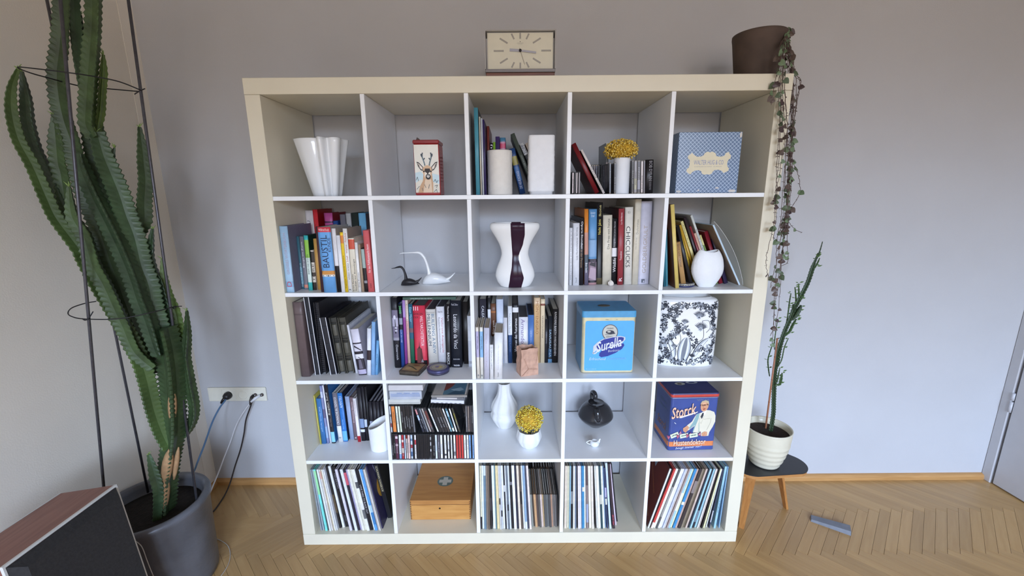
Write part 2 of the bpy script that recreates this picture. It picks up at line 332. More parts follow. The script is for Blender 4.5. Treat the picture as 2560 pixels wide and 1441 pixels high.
# sizes and places in metres: kind, x, y, z, thickness, height, depth, lean, cover, side, pages, spine fields (from, to, colour), lettering, label, group
TABLE = [
('book', 0.7735, 0.02, 1.4611, 0.014, 0.2931, 0.24, -0.0021, '4c93a6', '17313a', 'd9d3c6', [], [], 'tall teal folder standing against the divider behind the two white vases', 'books behind the white vases on the top shelf'),
('book', 0.7893, 0.03, 1.4611, 0.0047, 0.2655, 0.22, -0.0019, 'd9d2c0', None, 'd9d3c6', [], [], 'thin cream booklet standing next to the tall teal folder', 'books behind the white vases on the top shelf'),
('book', 0.7961, 0.03, 1.4611, 0.0057, 0.2607, 0.22, -0.0033, 'c9ccd6', None, 'd9d3c6', [], [], 'thin pale grey booklet beside the cream booklet near the teal folder', 'books behind the white vases on the top shelf'),
('book', 0.8031, 0.03, 1.4611, 0.0059, 0.256, 0.22, -0.0061, '33285c', None, 'd9d3c6', [], [], 'narrow purple booklet beside the pale grey one near the teal folder', 'books behind the white vases on the top shelf'),
('book', 0.8096, 0.139, 1.4611, 0.0092, 0.2511, 0.22, 0, '7a3a33', None, 'd9d3c6', [], [], 'brownish red book peeking out behind the round white vase', 'books behind the white vases on the top shelf'),
('book', 0.8193, 0.145, 1.4611, 0.0121, 0.1913, 0.2, 0, '221c2a', None, 'd9d3c6', [], [('LIJ', 0.8, 0.97, 'up', 'e9e4f0', 0.6, 0.7)], 'low dark book with white lettering behind the round white vase', 'books behind the white vases on the top shelf'),
('book', 0.832, 0.145, 1.4611, 0.009, 0.1951, 0.2, 0, '8fc23f', None, 'd9d3c6', [], [], 'low lime green book top showing behind the round vase', 'books behind the white vases on the top shelf'),
('book', 0.8415, 0.145, 1.4611, 0.0155, 0.2145, 0.2, 0, '4a3a6e', None, 'd9d3c6', [], [], 'purple book with a slanted top behind the round vase', 'books behind the white vases on the top shelf'),
('book', 0.8583, 0.145, 1.4611, 0.0212, 0.2105, 0.2, 0, '4a7fa0', None, 'd9d3c6', [(0.78, 0.93, 'c98ba8'), (0.82, 0.9, 'd0466f')], [('S', 0.62, 0.74, 'up', 'f2f2f2', 0.6, 0.8)], 'blue book with a pink emblem behind the round vase', 'books behind the white vases on the top shelf'),
('book', 0.9342, 0.139, 1.4611, 0.0209, 0.1734, 0.2, -0.2407, '27497f', None, 'd9d3c6', [(0.64, 0.83, '9a8f45'), (0.3, 0.6, '3c68a3')], [('DIE NEUE SCHULE', 0.12, 0.5, 'up', 'b9c9e4', 0.5, 0.5)], 'blue paperback with a yellow patch leaning behind the round vase', 'books behind the white vases on the top shelf'),
('book', 0.9902, 0.139, 1.4611, 0.0151, 0.239, 0.2, -0.3924, '4d564f', None, 'd9d3c6', [], [('HANDBUCH DER FARBE', 0.2, 0.65, 'up', '8d958d', 0.5, 0.4)], 'grey green book leaning between the two white vases', 'books behind the white vases on the top shelf'),
('book', 1.0152, 0.139, 1.4611, 0.0152, 0.2031, 0.2, -0.4202, '2c3036', None, 'd9d3c6', [(0.78, 1, 'dfe2e6')], [('TOPP', 0.8, 0.97, 'up', '2a3f66', 0.5, 0.75)], 'dark leaning book with white block letter label at its top', 'books behind the white vases on the top shelf'),
('book', 1.0386, 0.139, 1.4611, 0.0127, 0.2058, 0.2, -0.4302, '8a5a3c', None, 'd9d3c6', [(0.85, 1, 'e0d3c8')], [], 'brown leaning book half hidden by the square white vase', 'books behind the white vases on the top shelf'),
('cd', 1.1187, 0.03, 1.4611, 0.0065, 0.0781, 0.142, -0.0088, 'd6c3c4', None, 'd9d3c6', [], [], 'pinkish white CD case under the leaning red book, first from the divider', 'discs and books beside the flower vase on the top shelf'),
('cd', 1.1274, 0.03, 1.4611, 0.0047, 0.078, 0.142, -0.0101, '2a2226', None, 'd9d3c6', [], [], 'blackish CD case under the leaning red book, second from the divider', 'discs and books beside the flower vase on the top shelf'),
('cd', 1.1332, 0.03, 1.4611, 0.0058, 0.078, 0.142, -0.0109, 'cdbfc0', None, 'd9d3c6', [], [], 'pale CD case under the leaning red book, third from the divider', 'discs and books beside the flower vase on the top shelf'),
('cd', 1.1413, 0.03, 1.4611, 0.0072, 0.0779, 0.142, -0.012, '6d6266', None, 'd9d3c6', [], [], 'grey CD case under the leaning red book, fourth from the divider', 'discs and books beside the flower vase on the top shelf'),
('book', 1.2028, 0.028, 1.4611, 0.0154, 0.1922, 0.17, -0.4838, '6e0d16', '4a0a10', 'd9d3c6', [], [], 'dark red cloth book leaning against the divider by the flowers', 'discs and books beside the flower vase on the top shelf'),
('book', 1.2312, 0.03, 1.4611, 0.0078, 0.1733, 0.16, -0.5149, 'e9e0dc', '1c1d22', 'd9d3c6', [], [('ORANGE SCHOOL', 0.06, 0.62, 'down', '1d1b1e', 0.5, 0.7)], 'white book with black lettering leaning on the dark red book', 'discs and books beside the flower vase on the top shelf'),
('cd', 1.2169, 0.19, 1.4611, 0.0068, 0.1123, 0.142, 0, '4b4550', None, 'd9d3c6', [], [], 'grey violet CD case standing at the back, first after the leaning books', 'discs and books beside the flower vase on the top shelf'),
('cd', 1.2242, 0.19, 1.4611, 0.0077, 0.1123, 0.142, -0, '7d6a70', None, 'd9d3c6', [], [], 'dusty pink CD case standing at the back, second after the leaning books', 'discs and books beside the flower vase on the top shelf'),
('cd', 1.2324, 0.19, 1.4611, 0.008, 0.1122, 0.142, -0.0004, '55526a', None, 'd9d3c6', [], [], 'bluish grey CD case standing at the back, third after the leaning books', 'discs and books beside the flower vase on the top shelf'),
('cd', 1.2411, 0.19, 1.4611, 0.0077, 0.1121, 0.142, -0.0017, '3b3a4a', None, 'd9d3c6', [], [], 'dark slate CD case standing at the back, fourth after the leaning books', 'discs and books beside the flower vase on the top shelf'),
('cd', 1.2501, 0.19, 1.4611, 0.0072, 0.1121, 0.142, -0.0074, '3f4a46', None, 'd9d3c6', [], [], 'dark green CD case standing at the back, fifth after the leaning books', 'discs and books beside the flower vase on the top shelf'),
('book', 1.2605, 0.122, 1.4611, 0.0088, 0.1864, 0.14, -0.0265, '8a949e', None, 'd9d3c6', [(0, 0.62, 'd9c6cc'), (0.9, 1, 'e9e9ec')], [('DIE WELT IST ROCK', 0.04, 0.4, 'up', '7a4450', 0.5, 0.5)], 'tall silver disc box with a white and pink spine beside the flower vase', 'discs and books beside the flower vase on the top shelf'),
('cd', 1.2534, 0.03, 1.4611, 0.0065, 0.108, 0.142, -0.0352, '5b6678', None, 'd9d3c6', [], [], 'slate blue CD case between the silver disc box and the flower vase, first', 'discs and books beside the flower vase on the top shelf'),
('cd', 1.2705, 0.03, 1.4611, 0.007, 0.1079, 0.142, -0.0322, '2f3440', None, 'd9d3c6', [], [], 'blue black CD case between the silver disc box and the flower vase, second', 'discs and books beside the flower vase on the top shelf'),
('cd', 1.3343, 0.03, 1.4611, 0.0076, 0.1156, 0.142, -0.0405, '1c1a1e', None, 'd9d3c6', [], [], 'black CD case after the flower vase, first toward the black box set', 'discs and books beside the flower vase on the top shelf'),
('cd', 1.3426, 0.03, 1.4611, 0.0108, 0.1156, 0.142, -0.0417, '8d8a90', None, 'd9d3c6', [(0.1, 0.45, 'a7a48a')], [], 'silver grey CD case after the flower vase, second toward the black box set', 'discs and books beside the flower vase on the top shelf'),
('cd', 1.3541, 0.03, 1.4611, 0.0119, 0.1155, 0.142, -0.0433, '3c3942', None, 'd9d3c6', [(0.1, 0.4, '8a8a9a')], [], 'charcoal CD case after the flower vase, third toward the black box set', 'discs and books beside the flower vase on the top shelf'),
('cd', 1.3671, 0.03, 1.4611, 0.0083, 0.1154, 0.142, -0.0452, 'd9cdcc', None, 'd9d3c6', [], [], 'white CD case after the flower vase, fourth toward the black box set', 'discs and books beside the flower vase on the top shelf'),
('cd', 1.3762, 0.03, 1.4611, 0.0069, 0.1153, 0.142, -0.0464, '5d5864', None, 'd9d3c6', [], [], 'violet grey CD case after the flower vase, fifth toward the black box set', 'discs and books beside the flower vase on the top shelf'),
('book', 1.3836, 0.03, 1.4611, 0.0271, 0.1173, 0.145, -0.0372, '15141a', None, 'd9d3c6', [], [('BOB DYLAN', 0.38, 0.96, 'down', '8c8a90', 0.62, 0.42), ('THE ORIGINAL MONO', 0.1, 0.36, 'down', '6c6a70', 0.6, 0.3)], 'thick black CD box set with grey capital lettering by the flower vase', 'discs and books beside the flower vase on the top shelf'),
('book', 0.0532, 0.225, 1.1089, 0.0312, 0.2956, 0.145, 0, 'dcd3d2', None, 'd9d3c6', [], [('BAU', 0.72, 0.86, 'up', '55505a', 0.4, 0.4)], 'white and mauve book top in the back row behind the pale blue book', 'books in the double row by the cactus'),
('book', 0.085, 0.225, 1.1089, 0.0187, 0.2995, 0.145, 0, 'd2333a', 'a5161c', 'd9d3c6', [], [('REPORT', 0.35, 0.8, 'up', '4a1218', 0.55, 0.45)], 'tall red book in the back row with its red cover showing', 'books in the double row by the cactus'),
('book', 0.1302, 0.225, 1.1089, 0.0337, 0.2851, 0.145, 0, 'b24a86', '8a1d28', 'd9d3c6', [(0.86, 0.88, '3a2340')], [], 'magenta book in the back row above the big blue volume', 'books in the double row by the cactus'),
('book', 0.1644, 0.225, 1.1089, 0.0196, 0.2524, 0.145, 0, '2d4f8f', None, 'd9d3c6', [], [], 'short dark blue book in the back row next to the magenta one', 'books in the double row by the cactus'),
('book', 0.1946, 0.225, 1.1089, 0.022, 0.2784, 0.145, 0, '77737a', None, 'd9d3c6', [], [], 'mid grey book in the back row above the yellow spine', 'books in the double row by the cactus'),
('book', 0.2192, 0.225, 1.1089, 0.02, 0.2827, 0.145, 0, 'b9b6b4', None, 'd9d3c6', [], [], 'pale grey printed book in the back row above the cream spine', 'books in the double row by the cactus'),
('book', 0.2421, 0.225, 1.1089, 0.0271, 0.2842, 0.145, 0, '2b332f', None, 'd9d3c6', [], [], 'blackish green book in the back row beside the light blue top', 'books in the double row by the cactus'),
('book', 0.2711, 0.225, 1.1089, 0.0294, 0.2834, 0.145, 0, '7fbfe4', None, 'd9d3c6', [], [], 'light blue book in the back row near the salmon spine', 'books in the double row by the cactus'),
('book', 0.3011, 0.225, 1.1089, 0.0134, 0.2809, 0.145, 0, '3a3338', None, 'd9d3c6', [], [], 'dark patterned book squeezed against the divider in the back row', 'books in the double row by the cactus'),
('book', 0.0532, 0.014, 1.1091, 0.0291, 0.2464, 0.185, 0.0076, 'a6c8e2', '77758a', 'd9d3c6', [(0.08, 0.17, '8fb4d6')], [('GROSSES WÖRTERBUCH', 0.28, 0.9, 'up', 'b9a3b6', 0.5, 0.4), ('D', 0.09, 0.17, 'up', 'c0566c', 0.5, 0.6)], 'thick pale blue book standing next to the cream side panel', 'books in the double row by the cactus'),
('book', 0.0831, 0.07, 1.109, 0.0101, 0.2037, 0.13, 0.0068, '3f6b78', None, 'd9d3c6', [(0.1, 0.42, '5f8fa0')], [('DAS KLEINE HAUS', 0.05, 0.5, 'up', 'd3e3e8', 0.5, 0.45)], 'teal paperback set back beside the thick pale blue book', 'books in the double row by the cactus'),
('book', 0.0958, 0.065, 1.1091, 0.0146, 0.204, 0.13, 0.0159, '7d7b85', None, 'd9d3c6', [(0.03, 0.09, 'e2907a')], [('Berge im Zorn', 0.42, 0.9, 'up', 'e6e6ea', 0.5, 0.5)], 'grey paperback with a small coral label at its foot', 'books in the double row by the cactus'),
('book', 0.1216, 0.045, 1.1092, 0.015, 0.2096, 0.14, 0.0172, 'dfeee6', '143a30', 'd9d3c6', [(0, 0.15, '3fb3b0'), (0.6, 0.92, '93c94f'), (0.92, 1, '35b0b4')], [('BRIEFE UND SKIZZEN', 0.3, 0.66, 'up', '3b4a44', 0.5, 0.4)], 'turquoise, lime and white paperback standing by the grey one', 'books in the double row by the cactus'),
('book', 0.1371, 0.05, 1.1092, 0.0119, 0.1531, 0.13, 0.0272, 'd8cfc2', None, 'd9d3c6', [(0.0, 0.2, '3a302c'), (0.35, 0.45, '4a403a'), (0.7, 0.97, '3c3430')], [('TIERE', 0.22, 0.66, 'up', '4a3f3a', 0.5, 0.6)], 'short cream and black patterned book before the ochre spine', 'books in the double row by the cactus'),
('book', 0.152, 0.055, 1.1091, 0.0127, 0.1962, 0.13, 0.015, 'c99a52', None, 'd9d3c6', [], [], 'plain ochre paperback beside the dark brown spine', 'books in the double row by the cactus'),
('book', 0.1822, 0.016, 1.1091, 0.0103, 0.242, 0.15, 0.0151, '4a2f36', None, 'd9d3c6', [], [], 'narrow dark brown book pressed to the big blue volume', 'books in the double row by the cactus'),
('book', 0.1978, 0.006, 1.1089, 0.0462, 0.2426, 0.17, -0.0022, '6aa6e0', 'b9b2ae', 'd9d3c6', [(0.925, 1, 'd8414f'), (0.28, 0.34, 'd2924a'), (0.25, 0.28, 'e9e3dc')], [('BAUSTIL', 0.39, 0.88, 'up', '22304f', 0.42, 0.5), ('KUNDE', 0.63, 0.84, 'up', '22304f', 0.8, 0.24), ('Wilfried Koch', 0.945, 0.98, 'h', 'f6e6e2', 0.5, 0.8)], 'thick sky blue volume titled BAUSTILKUNDE with a red top band', 'books in the double row by the cactus'),
('book', 0.2445, 0.012, 1.109, 0.0138, 0.2368, 0.15, 0.0033, 'ece9ea', 'b6aca4', 'd9d3c6', [(0, 0.42, '1a1719')], [], 'white book with a black lower half beside the big blue volume', 'books in the double row by the cactus'),
('book', 0.2606, 0.012, 1.1089, 0.0133, 0.2116, 0.14, -0.0041, 'f1f1f4', None, 'd9d3c6', [], [], 'blank white paperback standing before the yellow spine', 'books in the double row by the cactus'),
('book', 0.2745, 0.012, 1.1089, 0.0108, 0.2228, 0.14, -0.0001, 'f0cb2e', None, 'd9d3c6', [(0.82, 0.95, 'e28a3c')], [('Wagemann  Darstellende Geometrie', 0.06, 0.62, 'up', '4a3a10', 0.5, 0.55)], 'yellow textbook with an orange patch near its top', 'books in the double row by the cactus'),
('book', 0.286, 0.012, 1.1089, 0.0151, 0.2365, 0.15, -0.0011, 'f4f2ee', 'a89c90', 'd9d3c6', [], [('GÖSELE / SCHÜLE', 0.2, 0.46, 'up', '2a2a2a', 0.5, 0.42), ('Schall · Wärme · Feuchte', 0.48, 0.93, 'up', 'b04a3a', 0.5, 0.42), ('3', 0.02, 0.05, 'up', '222222', 0.5, 0.5)], 'tall white textbook printed in black and red capitals', 'books in the double row by the cactus'),
('book', 0.3017, 0.012, 1.109, 0.0212, 0.2011, 0.14, 0.0037, 'e9e1ce', None, 'd9d3c6', [(0.8, 0.98, 'd2573f')], [('Erwin Panofsky', 0.02, 0.34, 'up', '333030', 0.3, 0.32), ('Studien zur Ikonologie', 0.02, 0.62, 'up', '333030', 0.72, 0.36)], 'cream paperback with two lines of black serif-like lettering', 'books in the double row by the cactus'),
('book', 0.3235, 0.012, 1.109, 0.0103, 0.1857, 0.13, 0.0061, 'f3f1ee', None, 'd9d3c6', [], [('Die Kunst', 0.1, 0.4, 'up', '8a8a8a', 0.5, 0.5)], 'slim white booklet between the cream paperback and the tan spine', 'books in the double row by the cactus'),
('book', 0.336, 0.014, 1.1089, 0.0085, 0.1778, 0.13, -0.0012, 'b39a82', None, 'd9d3c6', [], [], 'slim tan booklet near the salmon book', 'books in the double row by the cactus'),
('book', 0.3476, 0.014, 1.1089, 0.012, 0.1637, 0.13, -0.0167, '221d22', None, 'd9d3c6', [(0.55, 0.98, 'a3b8b4'), (0.2, 0.26, '8f8f96')], [], 'dark book with a pale green photograph near the salmon book', 'books in the double row by the cactus'),
('book', 0.3612, 0.012, 1.1089, 0.0219, 0.2292, 0.15, -0.0137, 'dd6a6e', None, 'd9d3c6', [], [('Für den Publikumsmarkt bauen', 0.32, 0.78, 'up', 'fbeeee', 0.55, 0.36), ('reclam', 0.06, 0.14, 'up', '702030', 0.5, 0.3)], 'salmon red book with white lettering against the divider', 'books in the double row by the cactus'),
('book', 1.1258, 0.1024, 1.1089, 0.011, 0.2256, 0.2, -0.0101, 'ecebec', None, 'd9d3c6', [], [('K. A. PICTURES OF THE FLOATING', 0.1, 0.95, 'down', '9a9aa0', 0.5, 0.4)], 'white booklet with faint dotted print, first by the divider', 'books in the tidy row on the second shelf'),
('book', 1.1395, 0.0951, 1.1089, 0.0243, 0.2439, 0.22, -0.0174, 'eeeef2', None, 'd9d3c6', [], [('Lois Hechenblaikner', 0.42, 0.78, 'up', '6a6a72', 0.6, 0.28), ('ISCHGL', 0.8, 0.94, 'up', '6a6a72', 0.6, 0.3), ('Steidl', 0.05, 0.13, 'up', '777777', 0.5, 0.25)], 'white book with thin grey capitals and a dark top edge', 'books in the tidy row on the second shelf'),
('book', 1.1654, 0.1009, 1.1089, 0.0155, 0.263, 0.24, -0.0151, '27242a', None, 'd9d3c6', [], [('Opera-Stunden', 0.55, 0.95, 'down', 'f0efef', 0.5, 0.6), ('in der Pension', 0.27, 0.53, 'down', 'a58a6a', 0.5, 0.55)], 'black book with bold white upright lettering beside the orange spine', 'books in the tidy row on the second shelf'),
('book', 1.1861, 0.1002, 1.1089, 0.015, 0.2964, 0.26, -0.0293, 'd9822e', 'b86a24', 'd9d3c6', [(0.41, 0.7, 'c58f7e'), (0.2, 0.41, '4f5b66'), (0.0, 0.2, '6a6478')], [('Bon beim', 0.17, 0.3, 'down', 'f2eef0', 0.5, 0.5)], 'tall book with an orange top and a photo collage below', 'books in the tidy row on the second shelf'),
('book', 1.2029, 0.1064, 1.1089, 0.0309, 0.2952, 0.26, -0.0254, '5f95c6', None, 'd9d3c6', [(0, 0.03, 'b98f92'), (0.03, 0.06, '2d2630'), (0.06, 0.31, '97818f'), (0.31, 0.35, '3a3240'), (0.38, 0.6, '86abd2')], [('Salvador', 0.94, 0.97, 'h', 'cfe2f2', 0.5, 0.6), ('Dalí', 0.9, 0.93, 'h', 'cfe2f2', 0.5, 0.4), ('Retrospektive', 0.6, 0.62, 'h', '32506e', 0.5, 0.6)], 'wide sky blue book with a desert picture at its foot', 'books in the tidy row on the second shelf'),
('book', 1.2357, 0.1149, 1.1089, 0.022, 0.3199, 0.26, -0.0235, '201e20', None, 'd9d3c6', [(0.0, 0.08, '5a5038')], [('Nacht  Jahre', 0.62, 0.8, 'up', 'e3cf5a', 0.5, 0.6), ('Ikone', 0.84, 0.97, 'up', 'cfc27a', 0.5, 0.4)], 'tall black book with gold script lettering', 'books in the tidy row on the second shelf'),
('book', 1.2592, 0.1112, 1.1089, 0.0349, 0.2722, 0.22, -0.0263, 'e2d9c5', None, 'cfc6b4', [], [('Die Frau von heute', 0.52, 0.95, 'up', '4a443c', 0.6, 0.26)], 'thick cream cloth book with small black serif-like title', 'books in the tidy row on the second shelf'),
('book', 1.2952, 0.1154, 1.1089, 0.0197, 0.2585, 0.2, -0.022, '222124', None, 'd9d3c6', [(0.43, 0.56, 'eceaec')], [('Wildlife', 0.19, 0.41, 'up', 'f4f2f2', 0.55, 0.6), ('Fotografien aus jenem Bereich', 0.58, 0.96, 'up', 'c9c5c8', 0.5, 0.32)], 'black book titled Wildlife with a white label on its spine', 'books in the tidy row on the second shelf'),
('book', 1.3168, 0.1021, 1.1089, 0.0215, 0.2966, 0.25, -0.0271, '9d3a40', '4a1a1e', 'd9d3c6', [], [('Tessalon', 0.33, 0.45, 'up', 'f0dfe0', 0.5, 0.34), ('La Baldessa', 0.8, 0.95, 'up', 'e6cfd0', 0.5, 0.26), ('R', 0.05, 0.1, 'up', 'f4eaea', 0.5, 0.55)], 'dark red cloth book with small white title lettering', 'books in the tidy row on the second shelf'),
('book', 1.3441, 0.1079, 1.1089, 0.0305, 0.3017, 0.26, -0.0326, 'e9e4d8', None, 'd9d3c6', [], [('CHI', 0.6, 0.76, 'down', '26262a', 0.42, 0.52), ('C', 0.52, 0.59, 'downm', '26262a', 0.42, 0.52), ('CLICKS', 0.23, 0.51, 'down', '26262a', 0.42, 0.52), ('K51', 0.92, 0.95, 'h', '77736a', 0.5, 0.3)], 'cream book with large black sans capitals running down the spine', 'books in the tidy row on the second shelf'),
('book', 1.3752, 0.1054, 1.1089, 0.0233, 0.3315, 0.28, -0.0118, 'dcd3bf', None, 'd9d3c6', [], [('Dolomites', 0.6, 0.77, 'up', '8f887a', 0.5, 0.36), ('Atlas der Berge', 0.42, 0.56, 'up', 'a59d8e', 0.4, 0.22)], 'tall cream book with thin grey lettering beside the lavender book', 'books in the tidy row on the second shelf'),
('book', 1.4002, 0.1114, 1.1089, 0.0419, 0.3232, 0.28, -0.0135, 'd3d1e0', None, 'd9d3c6', [(0.02, 0.07, 'c9c8d8')], [('GOLDBERGKULT', 0.14, 0.72, 'up', 'b5a79c', 0.5, 0.36)], 'thick lavender white book with big tan capitals', 'books in the tidy row on the second shelf'),
('book', 1.4852, 0.06, 1.1089, 0.0067, 0.1963, 0.2, -0.064, '2f6f80', None, 'd9d3c6', [], [], 'narrow dark teal book against the divider behind the yellow folder', 'leaning books behind the shell shaped vase'),
('book', 1.4971, 0.07, 1.1089, 0.008, 0.219, 0.2, -0.082, '5aa0b0', None, 'd9d3c6', [], [], 'light teal book between the dark teal one and the yellow folder', 'leaning books behind the shell shaped vase'),
('book', 1.5194, 0.03, 1.1089, 0.0137, 0.3143, 0.3, -0.1325, 'e0c772', '6b3a1c', 'd9d3c6', [], [], 'tall pale yellow folder standing beside the teal books', 'leaning books behind the shell shaped vase'),
('book', 1.55, 0.05, 1.1089, 0.0185, 0.1753, 0.17, -0.2097, 'b78f5c', None, 'd9d3c6', [], [('Brot und Heimat', 0.45, 0.95, 'down', '6a4d2c', 0.5, 0.45), ('o', 0.04, 0.08, 'down', '6a4d2c', 0.5, 0.4)], 'short brown paper booklet before the yellow folder', 'leaning books behind the shell shaped vase'),
('book', 1.5868, 0.06, 1.1089, 0.0126, 0.2418, 0.2, -0.3007, '1d1a1d', None, 'd9d3c6', [], [], 'black book leaning behind the brown booklet', 'leaning books behind the shell shaped vase'),
('book', 1.6178, 0.096, 1.1089, 0.0082, 0.2443, 0.19, -0.3558, 'e3bd3f', None, 'd9d3c6', [], [('Reclam Lesebuch', 0.3, 0.62, 'up', '6a5310', 0.5, 0.45), ('M', 0.2, 0.25, 'up', '2a2208', 0.5, 0.7)], 'bright yellow paperback leaning toward the shell shaped vase', 'leaning books behind the shell shaped vase'),
('book', 1.6311, 0.097, 1.1089, 0.0082, 0.2488, 0.19, -0.3705, 'c79a2e', None, 'd9d3c6', [], [], 'ochre paperback leaning between the two yellow ones', 'leaning books behind the shell shaped vase'),
('book', 1.6449, 0.098, 1.1089, 0.0104, 0.2647, 0.2, -0.3831, 'ecdf9a', None, 'd9d3c6', [], [('Architektur der Stadt', 0.6, 0.95, 'down', '7d7440', 0.5, 0.4)], 'pale cream yellow paperback leaning behind the vase', 'leaning books behind the shell shaped vase'),
('book', 1.6621, 0.099, 1.1089, 0.0092, 0.2805, 0.22, -0.3838, '33262c', None, 'd9d3c6', [], [], 'dark maroon book leaning behind the vase', 'leaning books behind the shell shaped vase'),
('book', 1.676, 0.1, 1.1089, 0.0074, 0.2447, 0.2, -0.3932, '8d3036', None, 'd9d3c6', [], [], 'dark red slim book leaning behind the vase', 'leaning books behind the shell shaped vase'),
('book', 1.6875, 0.101, 1.1089, 0.0079, 0.2169, 0.2, -0.403, 'e0b9a4', None, 'd9d3c6', [], [], 'pinkish slim book leaning behind the vase', 'leaning books behind the shell shaped vase'),
('book', 1.6979, 0.101, 1.1089, 0.008, 0.2917, 0.23, -0.4054, 'd9dcd6', None, 'd9d3c6', [(0.35, 0.42, '3c5a48')], [('SCHÖNE ALTE BÜCHER', 0.4, 0.8, 'down', '35343a', 0.5, 0.55)], 'white book with black capitals, the tallest of the leaning ones', 'leaning books behind the shell shaped vase'),
('book', 1.7087, 0.102, 1.1089, 0.0067, 0.21, 0.2, -0.4103, '7d9a55', None, 'd9d3c6', [(0.8, 1, 'd9cf8a')], [], 'green slim book leaning just above the vase rim', 'leaning books behind the shell shaped vase'),
('book', 1.721, 0.103, 1.1089, 0.0141, 0.2201, 0.2, -0.3651, '8c1f30', None, 'd9d3c6', [], [], 'crimson book leaning above the vase rim', 'leaning books behind the shell shaped vase'),
('book', 1.742, 0.104, 1.1089, 0.0141, 0.1899, 0.2, -0.3683, '3a3050', None, 'd9d3c6', [(0.3, 0.75, '6a86a6')], [], 'dark purple book leaning beside the crimson one', 'leaning books behind the shell shaped vase'),
('book', 0.0554, 0.0406, 0.7568, 0.0342, 0.307, 0.31, -0.0004, '6a5a5a', None, 'd9d3c6', [(0.83, 0.85, '5a4c4c')], [], 'thick brown cloth binder against the cream side panel', 'black binders and books in the third row by the cactus'),
('binder', 0.104, 0.055, 0.7568, 0.0207, 0.3222, 0.3, -0.0367, '22242c', None, 'd9d3c6', [], [], 'tall black portfolio with white edged covers beside the brown binder', 'black binders and books in the third row by the cactus'),
('spiral', 0.1253, 0.064, 0.7568, 0.0198, 0.299, 0.29, -0.0052, '242226', None, 'd9d3c6', [], [], 'black spiral bound portfolio beside the tall white edged one', 'black binders and books in the third row by the cactus'),
('binder', 0.1654, 0.0557, 0.7568, 0.025, 0.2394, 0.27, -0.0841, '25242b', None, 'd9d3c6', [], [], 'shorter black portfolio with white edged covers', 'black binders and books in the third row by the cactus'),
('ring', 0.1957, 0.0639, 0.7568, 0.029, 0.2371, 0.27, -0.0761, '3b3a35', None, 'd9d3c6', [], [], 'dark grey green ring bound album, nearer the tall portfolios', 'black binders and books in the third row by the cactus'),
('ring', 0.2261, 0.0683, 0.7568, 0.0311, 0.236, 0.27, -0.0707, '46433a', None, 'd9d3c6', [], [], 'dark olive ring bound album beside the white spine', 'black binders and books in the third row by the cactus'),
('book', 0.2626, 0.0677, 0.7568, 0.0086, 0.2056, 0.26, -0.0902, 'e6e6ee', None, '9a9aa0', [], [], 'white slim book leaning on the olive ring album', 'black binders and books in the third row by the cactus'),
('book', 0.2812, 0.0505, 0.7568, 0.0323, 0.1936, 0.24, -0.0934, 'ddd9e6', 'b6b4c2', 'd9d3c6', [(0, 0.02, '201e22'), (0.02, 0.12, 'b9b1cc'), (0.12, 0.36, '2c2733'), (0.36, 0.46, 'e8e6ee'), (0.46, 0.52, '2a2530'), (0.52, 0.68, 'd9d6e2'), (0.68, 0.71, '3a3540')], [], 'black and white book with architecture photographs on its spine', 'black binders and books in the third row by the cactus'),
('book', 0.3151, 0.048, 0.758, 0.015, 0.1971, 0.24, 0.0813, 'e9ebf3', None, 'd9d3c6', [(0.33, 0.54, '33262c')], [], 'white book with a dark brown band low on its spine', 'black binders and books in the third row by the cactus'),
('book', 0.3308, 0.0514, 0.758, 0.014, 0.2229, 0.25, 0.086, '8db8e4', None, 'd9d3c6', [], [], 'tall light blue book standing next to the white one', 'black binders and books in the third row by the cactus'),
('book', 0.3454, 0.0524, 0.758, 0.0109, 0.1456, 0.2, 0.1171, '79b3e2', None, 'd9d3c6', [], [('Kleine Stadt', 0.3, 0.62, 'up', '33506e', 0.5, 0.4)], 'slim blue booklet leaning against the divider', 'black binders and books in the third row by the cactus'),
('book', 0.4079, 0.1228, 0.7569, 0.0241, 0.3015, 0.24, 0.0053, '1f1e24', None, 'd9d3c6', [(0.4, 0.44, '9d9aa6'), (0.44, 0.83, '7c7488'), (0.6, 0.72, 'b9b3c4')], [('Österreich', 0.12, 0.34, 'down', 'd9d7dc', 0.6, 0.4)], 'black book with a photograph and white lettering near the divider', 'architecture and art books in the third row'),
('book', 0.4332, 0.1263, 0.7569, 0.0137, 0.2759, 0.22, 0.0144, '2f4f95', None, 'd9d3c6', [(0.6, 1, '1d222b'), (0.68, 0.78, '9aa0ae')], [('2000', 0.85, 0.97, 'down', '7fe08a', 0.5, 0.6), ('LUX IN USE', 0.4, 0.6, 'down', 'c9d3ea', 0.5, 0.4)], 'dark blue paperback with green numerals at its top', 'architecture and art books in the third row'),
('book', 0.4485, 0.1293, 0.7569, 0.011, 0.2897, 0.23, 0.0161, '9a4a96', None, 'd9d3c6', [(0.75, 1, 'b08ac8')], [], 'violet paperback beside the dark blue one', 'architecture and art books in the third row'),
('book', 0.4605, 0.131, 0.7569, 0.0103, 0.2891, 0.23, 0.0145, 'e6bcae', None, 'd9d3c6', [(0.7, 1, 'ead9c4')], [('Architektur der Moderne', 0.5, 0.95, 'down', '8a6a60', 0.5, 0.4)], 'pink and cream paperback beside the violet one', 'architecture and art books in the third row'),
('book', 0.4716, 0.1354, 0.757, 0.0162, 0.2719, 0.22, 0.0137, '2f6a54', '15302a', 'd9d3c6', [(0.45, 1, '2a5f78'), (0.55, 0.62, '7a5a60')], [('Eisen Mauer', 0.72, 0.95, 'down', '8fd0e8', 0.5, 0.55)], 'green book with a teal upper part and pale blue title', 'architecture and art books in the third row'),
